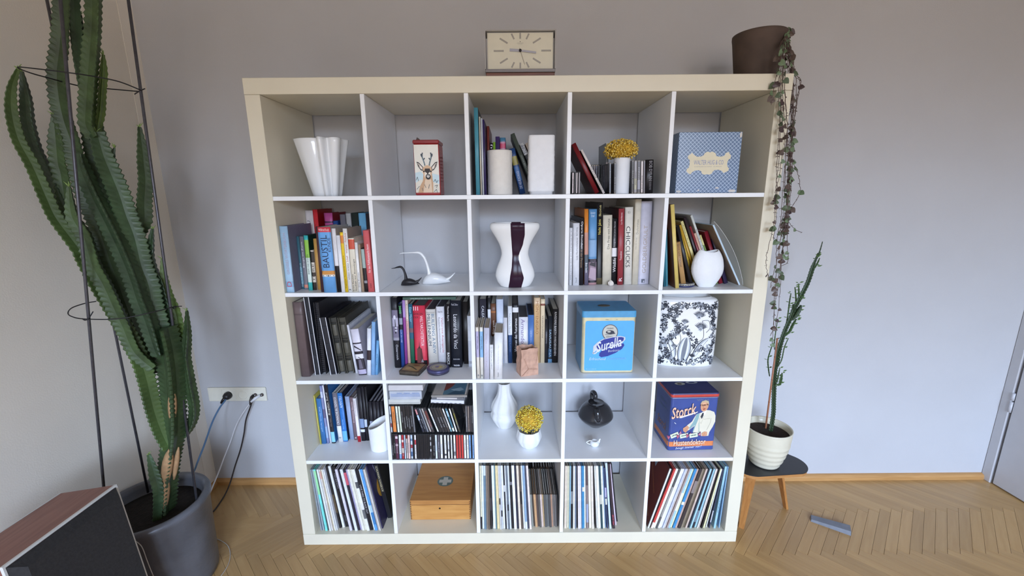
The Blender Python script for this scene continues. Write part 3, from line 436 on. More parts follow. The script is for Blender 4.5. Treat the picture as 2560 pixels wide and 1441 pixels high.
('book', 0.4899, 0.1384, 0.7572, 0.05, 0.2644, 0.23, 0.0083, 'd83a50', None, '7d7672', [(0, 0.1, '1d191d')], [('LEXIKON', 0.85, 0.885, 'h', '4a1420', 0.4, 0.8), ('DER', 0.795, 0.825, 'h', '4a1420', 0.25, 0.4), ('WELTARCHITEKTUR', 0.34, 0.84, 'down', 'f6d4d8', 0.68, 0.24), ('III', 0.92, 0.985, 'h', 'f3c3c8', 0.25, 0.4)], 'thick red lexicon with a pointed tower drawn on its spine', 'architecture and art books in the third row'),
('book', 0.5451, 0.1441, 0.7568, 0.04, 0.2466, 0.22, -0.0095, 'e4dfd6', None, '5d5a5c', [], [('BUILDING A NEW', 0.22, 0.92, 'down', '3f6f92', 0.7, 0.3), ('MILLENNIUM', 0.36, 0.92, 'down', '2d3f52', 0.28, 0.3), ('PHILIP JODIDIO', 0.93, 0.95, 'h', '6a6a6a', 0.5, 0.8)], 'cream book titled in blue and dark capitals, beside the red lexicon', 'architecture and art books in the third row'),
('book', 0.5856, 0.1486, 0.7568, 0.0336, 0.2567, 0.22, 0, 'efedf2', None, '5f5c62', [], [('Verlorene Avantgarde', 0.22, 0.82, 'down', 'b5465a', 0.66, 0.28), ('Russische Revolutionsarchitektur', 0.22, 0.82, 'down', '44424a', 0.33, 0.15), ('Richard Pare', 0.9, 0.93, 'h', '555058', 0.5, 0.55)], 'white book with a long thin red title running downward', 'architecture and art books in the third row'),
('book', 0.6228, 0.1226, 0.7571, 0.0183, 0.2733, 0.22, 0.0187, '1c1b1e', None, 'd9d3c6', [(0.1, 0.24, '2c2a2c')], [('Thomas Bayrle', 0.74, 0.97, 'down', 'e9e9e9', 0.6, 0.42), ('BASICS', 0.05, 0.24, 'down', 'e9e9e9', 0.5, 0.5)], 'slim black book with a white boxed publisher strip at its foot', 'architecture and art books in the third row'),
('book', 0.6436, 0.1222, 0.7573, 0.0444, 0.2878, 0.23, 0.0133, '1b1e28', None, 'd9d3c6', [], [('Leonardo da Vinci', 0.29, 0.8, 'down', 'e6e6ea', 0.48, 0.36), ('Frank Zöllner', 0.93, 0.96, 'h', 'b9b9c4', 0.45, 0.6), ('TASCHEN', 0.02, 0.045, 'h', 'f0f0f4', 0.5, 0.56), ('Sämtliche Gemälde', 0.12, 0.14, 'h', 'c9c9d2', 0.5, 0.6)], 'thick black art book with a large white title reading downward', 'architecture and art books in the third row'),
('book', 0.7154, 0.1264, 0.7568, 0.0218, 0.2222, 0.21, -0.0011, 'e6ebf5', None, 'd9d3c6', [(0, 0.52, 'd3d9e6'), (0.06, 0.12, 'b9bdc8')], [('DUMONT', 0.07, 0.11, 'h', '8a8e98', 0.6, 0.5)], 'white and pale grey book at the end against the divider', 'architecture and art books in the third row'),
('book', 0.6913, 0.16, 0.7568, 0.0223, 0.2731, 0.2, 0.0034, '2a2524', None, 'd9d3c6', [], [], 'dark brown book standing in shade behind the white end book', 'architecture and art books in the third row'),
('book', 0.7631, 0.165, 0.7568, 0.0291, 0.2828, 0.2, 0, '33303a', None, 'd9d3c6', [], [('CALEAD DESIGN', 0.45, 0.9, 'down', 'e6e6ea', 0.5, 0.34)], 'charcoal book with white capitals in the back row near the divider', 'books in the back row behind the paper bag vase'),
('book', 0.797, 0.165, 0.7568, 0.0127, 0.2877, 0.2, 0, '232226', None, 'd9d3c6', [(0.62, 0.83, 'e9ebf2')], [], 'slim black book with a white label in the back row', 'books in the back row behind the paper bag vase'),
('book', 0.8103, 0.165, 0.7568, 0.0207, 0.2633, 0.2, 0, '6d4632', '2c2220', 'd9d3c6', [(0.85, 0.88, 'a8683c')], [('Bürgen', 0.5, 0.72, 'up', 'f2e6d8', 0.55, 0.5)], 'brown wood patterned book in the back row', 'books in the back row behind the paper bag vase'),
('book', 0.8334, 0.165, 0.7568, 0.0286, 0.2819, 0.2, 0, 'd3dcee', None, 'd9d3c6', [], [], 'pale blue white blank book in the back row', 'books in the back row behind the paper bag vase'),
('book', 0.8625, 0.165, 0.7568, 0.016, 0.2022, 0.2, 0, 'e4e2e6', None, 'd9d3c6', [], [], 'short white book in the back row beside the blank one', 'books in the back row behind the paper bag vase'),
('book', 0.8812, 0.165, 0.7568, 0.0173, 0.2518, 0.2, 0, 'ecedf0', None, 'd9d3c6', [(0, 0.5, '2f4a74')], [('Natürliche Häuser', 0.52, 0.88, 'down', '9aa0ac', 0.5, 0.5), ('selected by Dieter', 0.2, 0.48, 'up', '7f9ac4', 0.5, 0.4)], 'white book with a dark blue lower half in the back row', 'books in the back row behind the paper bag vase'),
('book', 0.9004, 0.165, 0.7568, 0.0249, 0.2617, 0.2, 0, '1d1c20', None, '5a5656', [(0.86, 0.94, 'e9e9ec')], [('Visionen des Futurismus', 0.2, 0.76, 'up', 'f4f4f4', 0.55, 0.45)], 'black book with bold white lettering reading upward behind the bag', 'books in the back row behind the paper bag vase'),
('book', 0.9261, 0.165, 0.7568, 0.039, 0.2042, 0.2, 0, 'f1eff4', None, '5f5c60', [], [('Armando R', 0.3, 0.96, 'down', '7d6a9c', 0.45, 0.4)], 'white book with purple title letters above the paper bag vase', 'books in the back row behind the paper bag vase'),
('book', 0.9656, 0.165, 0.7568, 0.0245, 0.2128, 0.2, 0, '4f78b8', None, '34384a', [], [('Wanderungen durch', 0.42, 0.68, 'up', 'c3d3ee', 0.5, 0.24)], 'plain blue book with tiny white print above the paper bag vase', 'books in the back row behind the paper bag vase'),
('book', 0.9906, 0.165, 0.7568, 0.0256, 0.2872, 0.2, 0, 'd8b282', None, 'd9d3c6', [(0.9, 1, 'e2c4a0')], [('MONTENEGRO', 0.45, 0.95, 'down', 'a06a3a', 0.5, 0.4)], 'tall tan book with faded brown lettering beside the blue one', 'books in the back row behind the paper bag vase'),
('book', 1.0182, 0.165, 0.7568, 0.0178, 0.281, 0.2, 0, 'e6d2b0', None, 'd9d3c6', [(0.9, 0.93, '8a5040')], [('PENNSYLVANIA', 0.4, 0.75, 'up', '8a7a68', 0.5, 0.35)], 'tall cream book with small grey capitals and brown ink marks', 'books in the back row behind the paper bag vase'),
('book', 1.0365, 0.165, 0.7568, 0.0131, 0.1933, 0.2, 0, '24242a', None, 'd9d3c6', [], [('Stahlhaus', 0.45, 0.72, 'up', '8a8a94', 0.5, 0.4)], 'shorter black book beside the tall cream one', 'books in the back row behind the paper bag vase'),
('book', 1.0508, 0.165, 0.7568, 0.0171, 0.2071, 0.2, 0, '1e242e', None, 'd9d3c6', [(0, 0.08, '6d9cc2'), (0.12, 0.3, '33506c')], [('SAVUSAUNA', 0.12, 0.72, 'down', 'a9cbe4', 0.5, 0.5)], 'black and blue book with pale blue spaced capitals', 'books in the back row behind the paper bag vase'),
('book', 1.0684, 0.165, 0.7568, 0.024, 0.2373, 0.2, 0, '201d1e', None, 'd9d3c6', [], [('RIVEDERE BARTH WIEDERSEHEN', 0.14, 0.95, 'down', 'e4e0de', 0.5, 0.36)], 'black book with white capitals next to the divider, end of the back row', 'books in the back row behind the paper bag vase'),
('book', 0.7596, 0.0121, 0.7568, 0.0116, 0.2098, 0.14, -0.0047, 'e6dccd', None, 'b5a894', [(0.42, 0.92, 'b9b2cf')], [('Mein Leben als', 0.58, 0.83, 'up', '55506a', 0.5, 0.4), ('•', 0.04, 0.08, 'up', '8a8a8a', 0.5, 0.6)], 'slim cream booklet with a lilac middle, first by the divider', 'small books before the back row on the third shelf'),
('book', 0.773, 0.0106, 0.7568, 0.0123, 0.2101, 0.14, 0.0064, 'e6e2d8', None, 'b5a894', [(0.42, 0.92, '8fbbe0')], [('Das Lesebuch', 0.58, 0.83, 'up', '3f5068', 0.5, 0.4), ('•', 0.04, 0.08, 'up', '8a8a8a', 0.5, 0.6)], 'slim cream booklet with a sky blue middle, second by the divider', 'small books before the back row on the third shelf'),
('book', 0.7872, 0.004, 0.7571, 0.021, 0.2096, 0.14, 0.0174, 'cfcede', None, 'b5a894', [], [('Das große Handbuch der Ideen', 0.25, 0.88, 'up', 'b8a3b4', 0.45, 0.24)], 'lavender grey paperback with faint pink upright print', 'small books before the back row on the third shelf'),
('book', 0.8104, 0.0041, 0.7569, 0.0142, 0.1417, 0.11, 0.0104, 'f0f0f2', None, '8a8684', [], [('FABIO MORENO', 0.3, 0.84, 'up', '8f8f94', 0.5, 0.4), ('12', 0.9, 0.93, 'h', '777777', 0.5, 0.4)], 'small thin white book with spaced grey lettering', 'small books before the back row on the third shelf'),
('book', 0.8266, 0.005, 0.7575, 0.032, 0.1896, 0.13, 0.0246, 'f2f2f4', None, 'b3a795', [], [('Theorie der Formen und ihre Folgen', 0.2, 0.74, 'up', 'b9b3c2', 0.5, 0.16), ('I piper', 0.05, 0.15, 'up', '4a4a4a', 0.5, 0.2)], 'thick white paperback with a purple tag on its edge', 'small books before the back row on the third shelf'),
('book', 0.059, 0.1179, 0.4046, 0.0037, 0.2308, 0.2, -0.019, 'd9cc5e', None, 'd9d3c6', [], [], 'thin yellow booklet leaning at the cactus end of the row', 'books and folders in the fourth row by the cactus'),
('book', 0.0633, 0.124, 0.4046, 0.0202, 0.2137, 0.19, -0.0141, '3f78b4', None, 'aaa8a2', [], [('Der blinde Spiegel', 0.28, 0.82, 'down', 'b9d3ec', 0.5, 0.3)], 'blue paperback with small pale print beside the yellow booklet', 'books and folders in the fourth row by the cactus'),
('book', 0.0858, 0.1246, 0.4046, 0.0092, 0.2722, 0.22, -0.0215, '8a90b8', None, 'd9d3c6', [(0.1, 0.3, '9ab3d6'), (0.45, 0.6, '6a6484'), (0.8, 0.9, 'c9d0e4')], [], 'slim violet patterned book beside the blue paperback', 'books and folders in the fourth row by the cactus'),
('book', 0.0966, 0.1289, 0.4046, 0.007, 0.2717, 0.22, -0.0243, 'eceaf0', None, 'd9d3c6', [], [], 'slim tall white book between violet and black spines', 'books and folders in the fourth row by the cactus'),
('book', 0.1061, 0.127, 0.4046, 0.0159, 0.2721, 0.22, -0.0315, '262228', '2f69a4', 'd9d3c6', [(0.02, 0.2, '8fd0ea')], [('Bogdan Sund', 0.5, 0.88, 'up', 'e9e2d6', 0.5, 0.5), ('Die Stille', 0.3, 0.44, 'up', '8a7a78', 0.5, 0.35)], 'tall black book with cream title and a light blue label', 'books and folders in the fourth row by the cactus'),
('book', 0.1318, 0.1374, 0.4046, 0.0188, 0.2319, 0.21, -0.0291, 'eceae6', None, 'a8a49c', [(0.33, 1, '77727c')], [('CRONACHE IN TEDESCO', 0.36, 0.92, 'up', 'f2f0f2', 0.5, 0.5), ('FF', 0.07, 0.1, 'h', '333333', 0.5, 0.5)], 'white book with a grey panel holding outlined capitals', 'books and folders in the fourth row by the cactus'),
('book', 0.1511, 0.1398, 0.4046, 0.0198, 0.231, 0.21, -0.0233, '2f78c6', '161a2e', 'a59c94', [(0.02, 0.22, '6db8ea')], [('ALPENTEILS', 0.7, 0.94, 'up', 'd3e6f6', 0.55, 0.55), ('Hanna Meierding', 0.26, 0.46, 'up', 'a9cdee', 0.45, 0.3)], 'bright blue book titled in white capitals with a pale label', 'books and folders in the fourth row by the cactus'),
('book', 0.1744, 0.1558, 0.4046, 0.0187, 0.2067, 0.19, -0.0236, 'a3b3d2', None, '8a8c98', [], [], 'pale grey blue book without lettering', 'books and folders in the fourth row by the cactus'),
('book', 0.1958, 0.151, 0.4046, 0.0161, 0.2048, 0.19, -0.0205, '7f686e', None, '9a928a', [], [('Dolomites Silenzio', 0.42, 0.9, 'up', 'd6c6ca', 0.5, 0.4), ('R', 0.04, 0.08, 'up', 'e6d6d8', 0.5, 0.5)], 'mauve book with white script-like title', 'books and folders in the fourth row by the cactus'),
('book', 0.2172, 0.1353, 0.4046, 0.0129, 0.2072, 0.18, -0.025, 'efe9ec', None, 'aaa29c', [(0, 0.14, 'b3202c')], [('Nützliche Heimat', 0.6, 0.95, 'down', 'b8a5a8', 0.5, 0.4)], 'white book with a red block at its foot', 'books and folders in the fourth row by the cactus'),
('book', 0.2306, 0.1433, 0.4046, 0.0181, 0.2545, 0.24, -0.0079, '1d1b22', None, '1a1a1e', [(0.25, 0.42, '8398bc'), (0.17, 0.22, 'e4eaf4')], [], 'tall black binder with a grey label and white ring', 'books and folders in the fourth row by the cactus'),
('book', 0.2501, 0.1448, 0.4046, 0.0115, 0.2563, 0.24, -0.0106, '201e24', None, '1a1a1e', [(0.26, 0.4, 'c9d3e6')], [], 'tall black binder with a white label, behind the white cup', 'books and folders in the fourth row by the cactus'),
('book', 0.2622, 0.1456, 0.4046, 0.009, 0.2558, 0.24, -0.0035, '1a191d', None, '1a1a1e', [], [], 'slim tall black binder without a label, behind the white cup', 'books and folders in the fourth row by the cactus'),
('book', 0.279, 0.13, 0.4046, 0.0143, 0.1944, 0.22, -0.0025, '1e1c24', None, '9a9aa2', [(0.36, 0.53, 'b9c0dc')], [], 'shorter black folder with a lilac label, first of the four by the divider', 'books and folders in the fourth row by the cactus'),
('book', 0.2938, 0.13, 0.4047, 0.0142, 0.1943, 0.22, 0.0081, '1e1c24', None, '9a9aa2', [(0.36, 0.53, 'dfe3ef')], [], 'shorter black folder with a pale label, second of the four by the divider', 'books and folders in the fourth row by the cactus'),
('book', 0.3085, 0.13, 0.4047, 0.0142, 0.1941, 0.22, 0.0104, '1e1c24', None, '9a9aa2', [], [], 'shorter black folder without label, third of the four by the divider', 'books and folders in the fourth row by the cactus'),
('book', 0.3233, 0.13, 0.4049, 0.0137, 0.194, 0.22, 0.0196, '1e1c24', None, '9a9aa2', [], [], 'shorter black folder darkest and plain, fourth of the four by the divider', 'books and folders in the fourth row by the cactus'),
('cd', 0.4055, 0.0046, 0.4047, 0.0065, 0.1158, 0.142, 0.0187, '201e22', None, 'd9d3c6', [], [], 'black CD case, first from the cactus side in the lower CD row', 'CDs in the lower row of the disc cell'),
('cd', 0.4128, 0.0062, 0.4047, 0.0064, 0.1148, 0.142, 0.0171, '2a2629', None, 'd9d3c6', [], [], 'black CD case, second from the cactus side in the lower CD row', 'CDs in the lower row of the disc cell'),
('cd', 0.4207, 0.004, 0.4047, 0.0121, 0.116, 0.142, 0.0085, '5b2f45', None, 'd9d3c6', [(0.55, 0.62, 'c9a9b4'), (0.85, 0.95, 'd9c9d0')], [], 'maroon CD case, third from the cactus side in the lower CD row', 'CDs in the lower row of the disc cell'),
('cd', 0.4334, 0.0054, 0.4048, 0.0107, 0.1151, 0.142, 0.0231, 'e6eaf4', None, 'd9d3c6', [(0.0, 0.2, '7f9cc8')], [], 'bluish white CD case, fourth from the cactus side in the lower CD row', 'CDs in the lower row of the disc cell'),
('cd', 0.4449, 0.004, 0.4048, 0.0097, 0.1158, 0.142, 0.0216, 'b0353e', None, 'd9d3c6', [(0.25, 0.45, 'e9d3c4'), (0.7, 0.8, 'e6c6c0')], [], 'red CD case, fifth from the cactus side in the lower CD row', 'CDs in the lower row of the disc cell'),
('cd', 0.4554, 0.0046, 0.4047, 0.0068, 0.1154, 0.142, 0.0192, 'c6d3e8', None, 'd9d3c6', [], [], 'pale blue CD case, sixth from the cactus side in the lower CD row', 'CDs in the lower row of the disc cell'),
('cd', 0.4629, 0.0062, 0.4047, 0.0065, 0.1143, 0.142, 0.0181, 'dcc9c4', None, 'd9d3c6', [(0.85, 1, '8a2d22')], [], 'pale CD case, seventh from the cactus side in the lower CD row', 'CDs in the lower row of the disc cell'),
('cd', 0.4703, 0.004, 0.4048, 0.0099, 0.1156, 0.142, 0.0208, 'e4c4be', None, 'd9d3c6', [], [], 'pink CD case, eighth from the cactus side in the lower CD row', 'CDs in the lower row of the disc cell'),
('cd', 0.4808, 0.0054, 0.4048, 0.0094, 0.1147, 0.142, 0.0215, 'c3d2ea', None, 'd9d3c6', [(0.45, 0.6, 'a8424c'), (0.1, 0.3, '5f7ea8'), (0.75, 0.85, '6d86a8')], [], 'light blue CD case, ninth from the cactus side in the lower CD row', 'CDs in the lower row of the disc cell'),
('cd', 0.4912, 0.004, 0.4047, 0.0047, 0.1154, 0.142, 0.0219, '201e22', None, 'd9d3c6', [], [], 'black CD case, tenth from the cactus side in the lower CD row', 'CDs in the lower row of the disc cell'),
('cd', 0.4967, 0.0046, 0.4048, 0.0084, 0.115, 0.142, 0.0198, 'e6e2e2', None, 'd9d3c6', [(0.6, 0.8, 'b8434a')], [], 'white CD case, eleventh from the cactus side in the lower CD row', 'CDs in the lower row of the disc cell'),
('cd', 0.5057, 0.0062, 0.4047, 0.0049, 0.114, 0.142, 0.0223, '272426', None, 'd9d3c6', [], [], 'slim black CD case, twelfth from the cactus side in the lower CD row', 'CDs in the lower row of the disc cell'),
('cd', 0.5111, 0.004, 0.4047, 0.0047, 0.1153, 0.142, 0.0237, '2c2829', None, 'd9d3c6', [], [], 'slim black CD case, thirteenth from the cactus side in the lower CD row', 'CDs in the lower row of the disc cell'),
('cd', 0.5163, 0.0054, 0.4047, 0.0046, 0.1144, 0.142, 0.025, '222022', None, 'd9d3c6', [], [], 'slim black CD case, fourteenth from the cactus side in the lower CD row', 'CDs in the lower row of the disc cell'),
('cd', 0.5215, 0.004, 0.4047, 0.0047, 0.1152, 0.142, 0.0264, '272426', None, 'd9d3c6', [], [], 'slim black CD case, fifteenth from the cactus side in the lower CD row', 'CDs in the lower row of the disc cell'),
('cd', 0.5267, 0.0046, 0.4047, 0.0045, 0.1148, 0.142, 0.0277, '2c2829', None, 'd9d3c6', [], [], 'slim black CD case, sixteenth from the cactus side in the lower CD row', 'CDs in the lower row of the disc cell'),
('cd', 0.5317, 0.0062, 0.4047, 0.0046, 0.1138, 0.142, 0.0291, '222022', None, 'd9d3c6', [], [], 'slim black CD case, seventeenth from the cactus side in the lower CD row', 'CDs in the lower row of the disc cell'),
('cd', 0.5369, 0.004, 0.4047, 0.0046, 0.1151, 0.142, 0.0304, '272426', None, 'd9d3c6', [], [], 'slim black CD case, eighteenth from the cactus side in the lower CD row', 'CDs in the lower row of the disc cell'),
('cd', 0.5421, 0.0054, 0.4047, 0.0046, 0.1142, 0.142, 0.0317, '2c2829', None, 'd9d3c6', [], [], 'slim black CD case, nineteenth from the cactus side in the lower CD row', 'CDs in the lower row of the disc cell'),
('cd', 0.5473, 0.004, 0.4047, 0.0047, 0.115, 0.142, 0.0331, '222022', None, 'd9d3c6', [], [], 'slim black CD case, twentieth from the cactus side in the lower CD row', 'CDs in the lower row of the disc cell'),
('cd', 0.5525, 0.0046, 0.4048, 0.0048, 0.1146, 0.142, 0.0344, '272426', None, 'd9d3c6', [], [], 'slim black CD case, twenty-first from the cactus side in the lower CD row', 'CDs in the lower row of the disc cell'),
('cd', 0.56, 0.0062, 0.4047, 0.0057, 0.1135, 0.142, 0.0195, '4a4748', None, 'd9d3c6', [(0.3, 0.4, 'e2e2e6'), (0.55, 0.7, 'c9c9cc'), (0.8, 0.92, 'b9b9bc')], [], 'black and white CD case, twenty-second from the cactus side in the lower CD row', 'CDs in the lower row of the disc cell'),
('cd', 0.5666, 0.004, 0.4047, 0.0047, 0.1148, 0.142, 0.0207, '201e22', None, 'd9d3c6', [], [], 'black CD case, twenty-third from the cactus side in the lower CD row', 'CDs in the lower row of the disc cell'),
('cd', 0.5719, 0.0054, 0.4047, 0.008, 0.1139, 0.142, 0.0202, '252224', None, 'd9d3c6', [], [], 'black CD case, twenty-fourth from the cactus side in the lower CD row', 'CDs in the lower row of the disc cell'),
('cd', 0.5818, 0.004, 0.4047, 0.009, 0.1147, 0.142, 0.009, 'dbe6f2', None, 'd9d3c6', [], [], 'pale blue CD case, twenty-fifth from the cactus side in the lower CD row', 'CDs in the lower row of the disc cell'),
('cd', 0.5914, 0.0046, 0.4047, 0.0098, 0.1142, 0.142, 0.0113, '5f5a63', None, 'd9d3c6', [], [], 'grey CD case, twenty-sixth from the cactus side in the lower CD row', 'CDs in the lower row of the disc cell'),
('cd', 0.6022, 0.0062, 0.4047, 0.0099, 0.1131, 0.142, 0.0088, 'efeeee', None, 'd9d3c6', [], [], 'white CD case, twenty-seventh from the cactus side in the lower CD row', 'CDs in the lower row of the disc cell'),
('cd', 0.6129, 0.004, 0.4046, 0.0042, 0.1144, 0.142, 0.0078, '201e22', None, 'd9d3c6', [], [], 'black CD case, twenty-eighth from the cactus side in the lower CD row', 'CDs in the lower row of the disc cell'),
('cd', 0.6188, 0.0054, 0.4046, 0.0094, 0.1135, 0.142, -0.0003, 'f2f2f2', None, 'd9d3c6', [(0.12, 0.2, '5a5a60')], [], 'white CD case, twenty-ninth from the cactus side in the lower CD row', 'CDs in the lower row of the disc cell'),
('cd', 0.6287, 0.004, 0.4046, 0.0035, 0.1143, 0.142, 0.001, '201e22', None, 'd9d3c6', [], [], 'black CD case, thirtieth from the cactus side in the lower CD row', 'CDs in the lower row of the disc cell'),
('cd', 0.6327, 0.0046, 0.4046, 0.0078, 0.1139, 0.142, 0.0009, 'f1f1f1', None, 'd9d3c6', [(0.3, 0.4, 'a0a0a0')], [], 'white CD case, thirty-first from the cactus side in the lower CD row', 'CDs in the lower row of the disc cell'),
('cd', 0.641, 0.0062, 0.4046, 0.0035, 0.1128, 0.142, 0.0016, '201e22', None, 'd9d3c6', [], [], 'black CD case, thirty-second from the cactus side in the lower CD row', 'CDs in the lower row of the disc cell'),
('cd', 0.6451, 0.004, 0.4046, 0.0072, 0.1141, 0.142, 0.0033, 'f2f2f2', None, 'd9d3c6', [], [], 'white CD case, thirty-third from the cactus side in the lower CD row', 'CDs in the lower row of the disc cell'),
('cd', 0.6528, 0.0054, 0.4046, 0.0035, 0.1132, 0.142, 0.004, '201e22', None, 'd9d3c6', [], [], 'black CD case, thirty-fourth from the cactus side in the lower CD row', 'CDs in the lower row of the disc cell'),
('cd', 0.6568, 0.004, 0.4046, 0.0087, 0.114, 0.142, 0.0038, 'f2f2f2', None, 'd9d3c6', [(0.12, 0.3, '8a8a8e')], [], 'white CD case, thirty-fifth from the cactus side in the lower CD row', 'CDs in the lower row of the disc cell'),
('cd', 0.6667, 0.0046, 0.4047, 0.01, 0.1136, 0.142, 0.0063, 'c9443f', None, 'd9d3c6', [], [], 'red CD case, thirty-sixth from the cactus side in the lower CD row', 'CDs in the lower row of the disc cell'),
('cd', 0.6775, 0.0062, 0.4046, 0.0096, 0.1125, 0.142, 0.005, 'c9443f', None, 'd9d3c6', [], [], 'red CD case, thirty-seventh from the cactus side in the lower CD row', 'CDs in the lower row of the disc cell'),
('cd', 0.6883, 0.004, 0.4046, 0.0095, 0.1138, 0.142, 0.0037, 'c9443f', None, 'd9d3c6', [], [], 'red CD case, thirty-eighth from the cactus side in the lower CD row', 'CDs in the lower row of the disc cell'),
('cd', 0.6986, 0.0054, 0.4046, 0.0096, 0.1128, 0.142, 0.0024, 'f0f0ee', None, 'd9d3c6', [], [], 'white CD case, thirty-ninth from the cactus side in the lower CD row', 'CDs in the lower row of the disc cell'),
('cd', 0.7099, 0.004, 0.4046, 0.0089, 0.1136, 0.142, 0.0029, 'f0f0ee', None, 'd9d3c6', [], [], 'white CD case, fortieth from the cactus side in the lower CD row', 'CDs in the lower row of the disc cell'),
('cd', 0.7193, 0.0046, 0.4046, 0.0086, 0.1131, 0.142, 0.0032, '7ca6d4', None, 'd9d3c6', [], [], 'sky blue CD case, forty-first from the cactus side in the lower CD row', 'CDs in the lower row of the disc cell'),
('cd', 0.7285, 0.0062, 0.4046, 0.0035, 0.1121, 0.142, 0.003, '23262e', None, 'd9d3c6', [], [], 'black CD case, forty-second from the cactus side in the lower CD row', 'CDs in the lower row of the disc cell'),
('cd', 0.7325, 0.004, 0.4046, 0.0073, 0.1134, 0.142, 0.0041, '86aede', None, 'd9d3c6', [], [], 'sky blue CD case, forty-third from the cactus side in the lower CD row', 'CDs in the lower row of the disc cell'),
('cd', 0.408, 0.0046, 0.5256, 0.0062, 0.1212, 0.142, -0.008, 'cfd3dc', None, 'd9d3c6', [(0.2, 0.35, 'a8575c'), (0.6, 0.7, '7a8290')], [], 'white and red CD case, first from the cactus side in the upper CD row', 'CDs in the leaning upper row of the disc cell'),
('cd', 0.4163, 0.0062, 0.5256, 0.0147, 0.1203, 0.142, -0.0189, 'df8748', None, 'd9d3c6', [], [], 'orange CD case, second from the cactus side in the upper CD row', 'CDs in the leaning upper row of the disc cell'),
('cd', 0.4341, 0.004, 0.5256, 0.0098, 0.1214, 0.142, -0.0254, 'e4ebdd', None, 'd9d3c6', [], [], 'pale green CD case, third from the cactus side in the upper CD row', 'CDs in the leaning upper row of the disc cell'),
('cd', 0.4448, 0.0054, 0.5256, 0.0086, 0.1205, 0.142, -0.0273, 'e6ecd8', None, 'd9d3c6', [(0.1, 0.9, 'dfe6d0')], [], 'pale lime CD case, fourth from the cactus side in the upper CD row', 'CDs in the leaning upper row of the disc cell'),
('cd', 0.4548, 0.004, 0.5256, 0.0082, 0.1212, 0.142, -0.0335, '2b2628', None, 'd9d3c6', [], [], 'black CD case, fifth from the cactus side in the upper CD row', 'CDs in the leaning upper row of the disc cell'),
('cd', 0.4638, 0.0046, 0.5256, 0.008, 0.1209, 0.142, -0.0362, '2f2a2b', None, 'd9d3c6', [], [], 'black CD case, sixth from the cactus side in the upper CD row', 'CDs in the leaning upper row of the disc cell'),
('cd', 0.4728, 0.0062, 0.5256, 0.0082, 0.1199, 0.142, -0.039, '262324', None, 'd9d3c6', [], [], 'black CD case, seventh from the cactus side in the upper CD row', 'CDs in the leaning upper row of the disc cell'),
('cd', 0.4819, 0.004, 0.5256, 0.0083, 0.1211, 0.142, -0.0416, '2d2829', None, 'd9d3c6', [], [], 'black CD case, eighth from the cactus side in the upper CD row', 'CDs in the leaning upper row of the disc cell'),
('cd', 0.4911, 0.0054, 0.5256, 0.0083, 0.1202, 0.142, -0.043, '2a2627', None, 'd9d3c6', [], [], 'black CD case, ninth from the cactus side in the upper CD row', 'CDs in the leaning upper row of the disc cell'),
('cd', 0.5001, 0.004, 0.5256, 0.0076, 0.1209, 0.142, -0.0441, '75757a', None, 'd9d3c6', [], [], 'grey CD case, tenth from the cactus side in the upper CD row', 'CDs in the leaning upper row of the disc cell'),
('cd', 0.5349, 0.0046, 0.5256, 0.0086, 0.1128, 0.142, -0.2609, '2b2f40', None, 'd9d3c6', [(0.75, 0.97, 'c98a8e'), (0.5, 0.72, 'bcd0ea')], [], 'red blue striped CD case, eleventh from the cactus side in the upper CD row', 'CDs in the leaning upper row of the disc cell'),
('cd', 0.5452, 0.0062, 0.5256, 0.0074, 0.112, 0.142, -0.266, '2c2f3e', None, 'd9d3c6', [], [], 'dark slate CD case, twelfth from the cactus side in the upper CD row', 'CDs in the leaning upper row of the disc cell'),
('cd', 0.554, 0.004, 0.5256, 0.0081, 0.1133, 0.142, -0.2713, '7d8189', None, 'd9d3c6', [], [], 'steel grey CD case, thirteenth from the cactus side in the upper CD row', 'CDs in the leaning upper row of the disc cell'),
('cd', 0.5643, 0.0054, 0.5256, 0.0078, 0.1129, 0.142, -0.2822, 'bcb2ac', None, 'd9d3c6', [], [], 'warm grey CD case, fourteenth from the cactus side in the upper CD row', 'CDs in the leaning upper row of the disc cell'),
('cd', 0.5733, 0.004, 0.5256, 0.0107, 0.1136, 0.142, -0.2848, '3b3538', None, 'd9d3c6', [(0.2, 0.9, '6a3a36')], [], 'red printed black CD case, fifteenth from the cactus side in the upper CD row', 'CDs in the leaning upper row of the disc cell'),
('cd', 0.5952, 0.0046, 0.5256, 0.0074, 0.1143, 0.142, -0.3177, 'efefee', None, 'd9d3c6', [], [], 'white CD case, sixteenth from the cactus side in the upper CD row', 'CDs in the leaning upper row of the disc cell'),
('cd', 0.604, 0.0062, 0.5256, 0.0097, 0.113, 0.142, -0.3093, '2d2a2c', None, 'd9d3c6', [], [], 'black CD case, seventeenth from the cactus side in the upper CD row', 'CDs in the leaning upper row of the disc cell'),
('cd', 0.6158, 0.004, 0.5256, 0.0097, 0.1141, 0.142, -0.3089, '332f31', None, 'd9d3c6', [], [], 'black CD case, eighteenth from the cactus side in the upper CD row', 'CDs in the leaning upper row of the disc cell'),
('cd', 0.6267, 0.0054, 0.5256, 0.0097, 0.1133, 0.142, -0.3098, '2f2b2c', None, 'd9d3c6', [], [], 'black CD case, nineteenth from the cactus side in the upper CD row', 'CDs in the leaning upper row of the disc cell'),
('cd', 0.6383, 0.004, 0.5256, 0.0088, 0.114, 0.142, -0.3113, '4a3f38', None, 'd9d3c6', [], [], 'brown black CD case, twentieth from the cactus side in the upper CD row', 'CDs in the leaning upper row of the disc cell'),
('cd', 0.6481, 0.0046, 0.5256, 0.0074, 0.113, 0.142, -0.2954, 'e8e6e3', None, 'd9d3c6', [(0, 0.12, '7fb0b8')], [], 'white CD case, twenty-first from the cactus side in the upper CD row', 'CDs in the leaning upper row of the disc cell'),
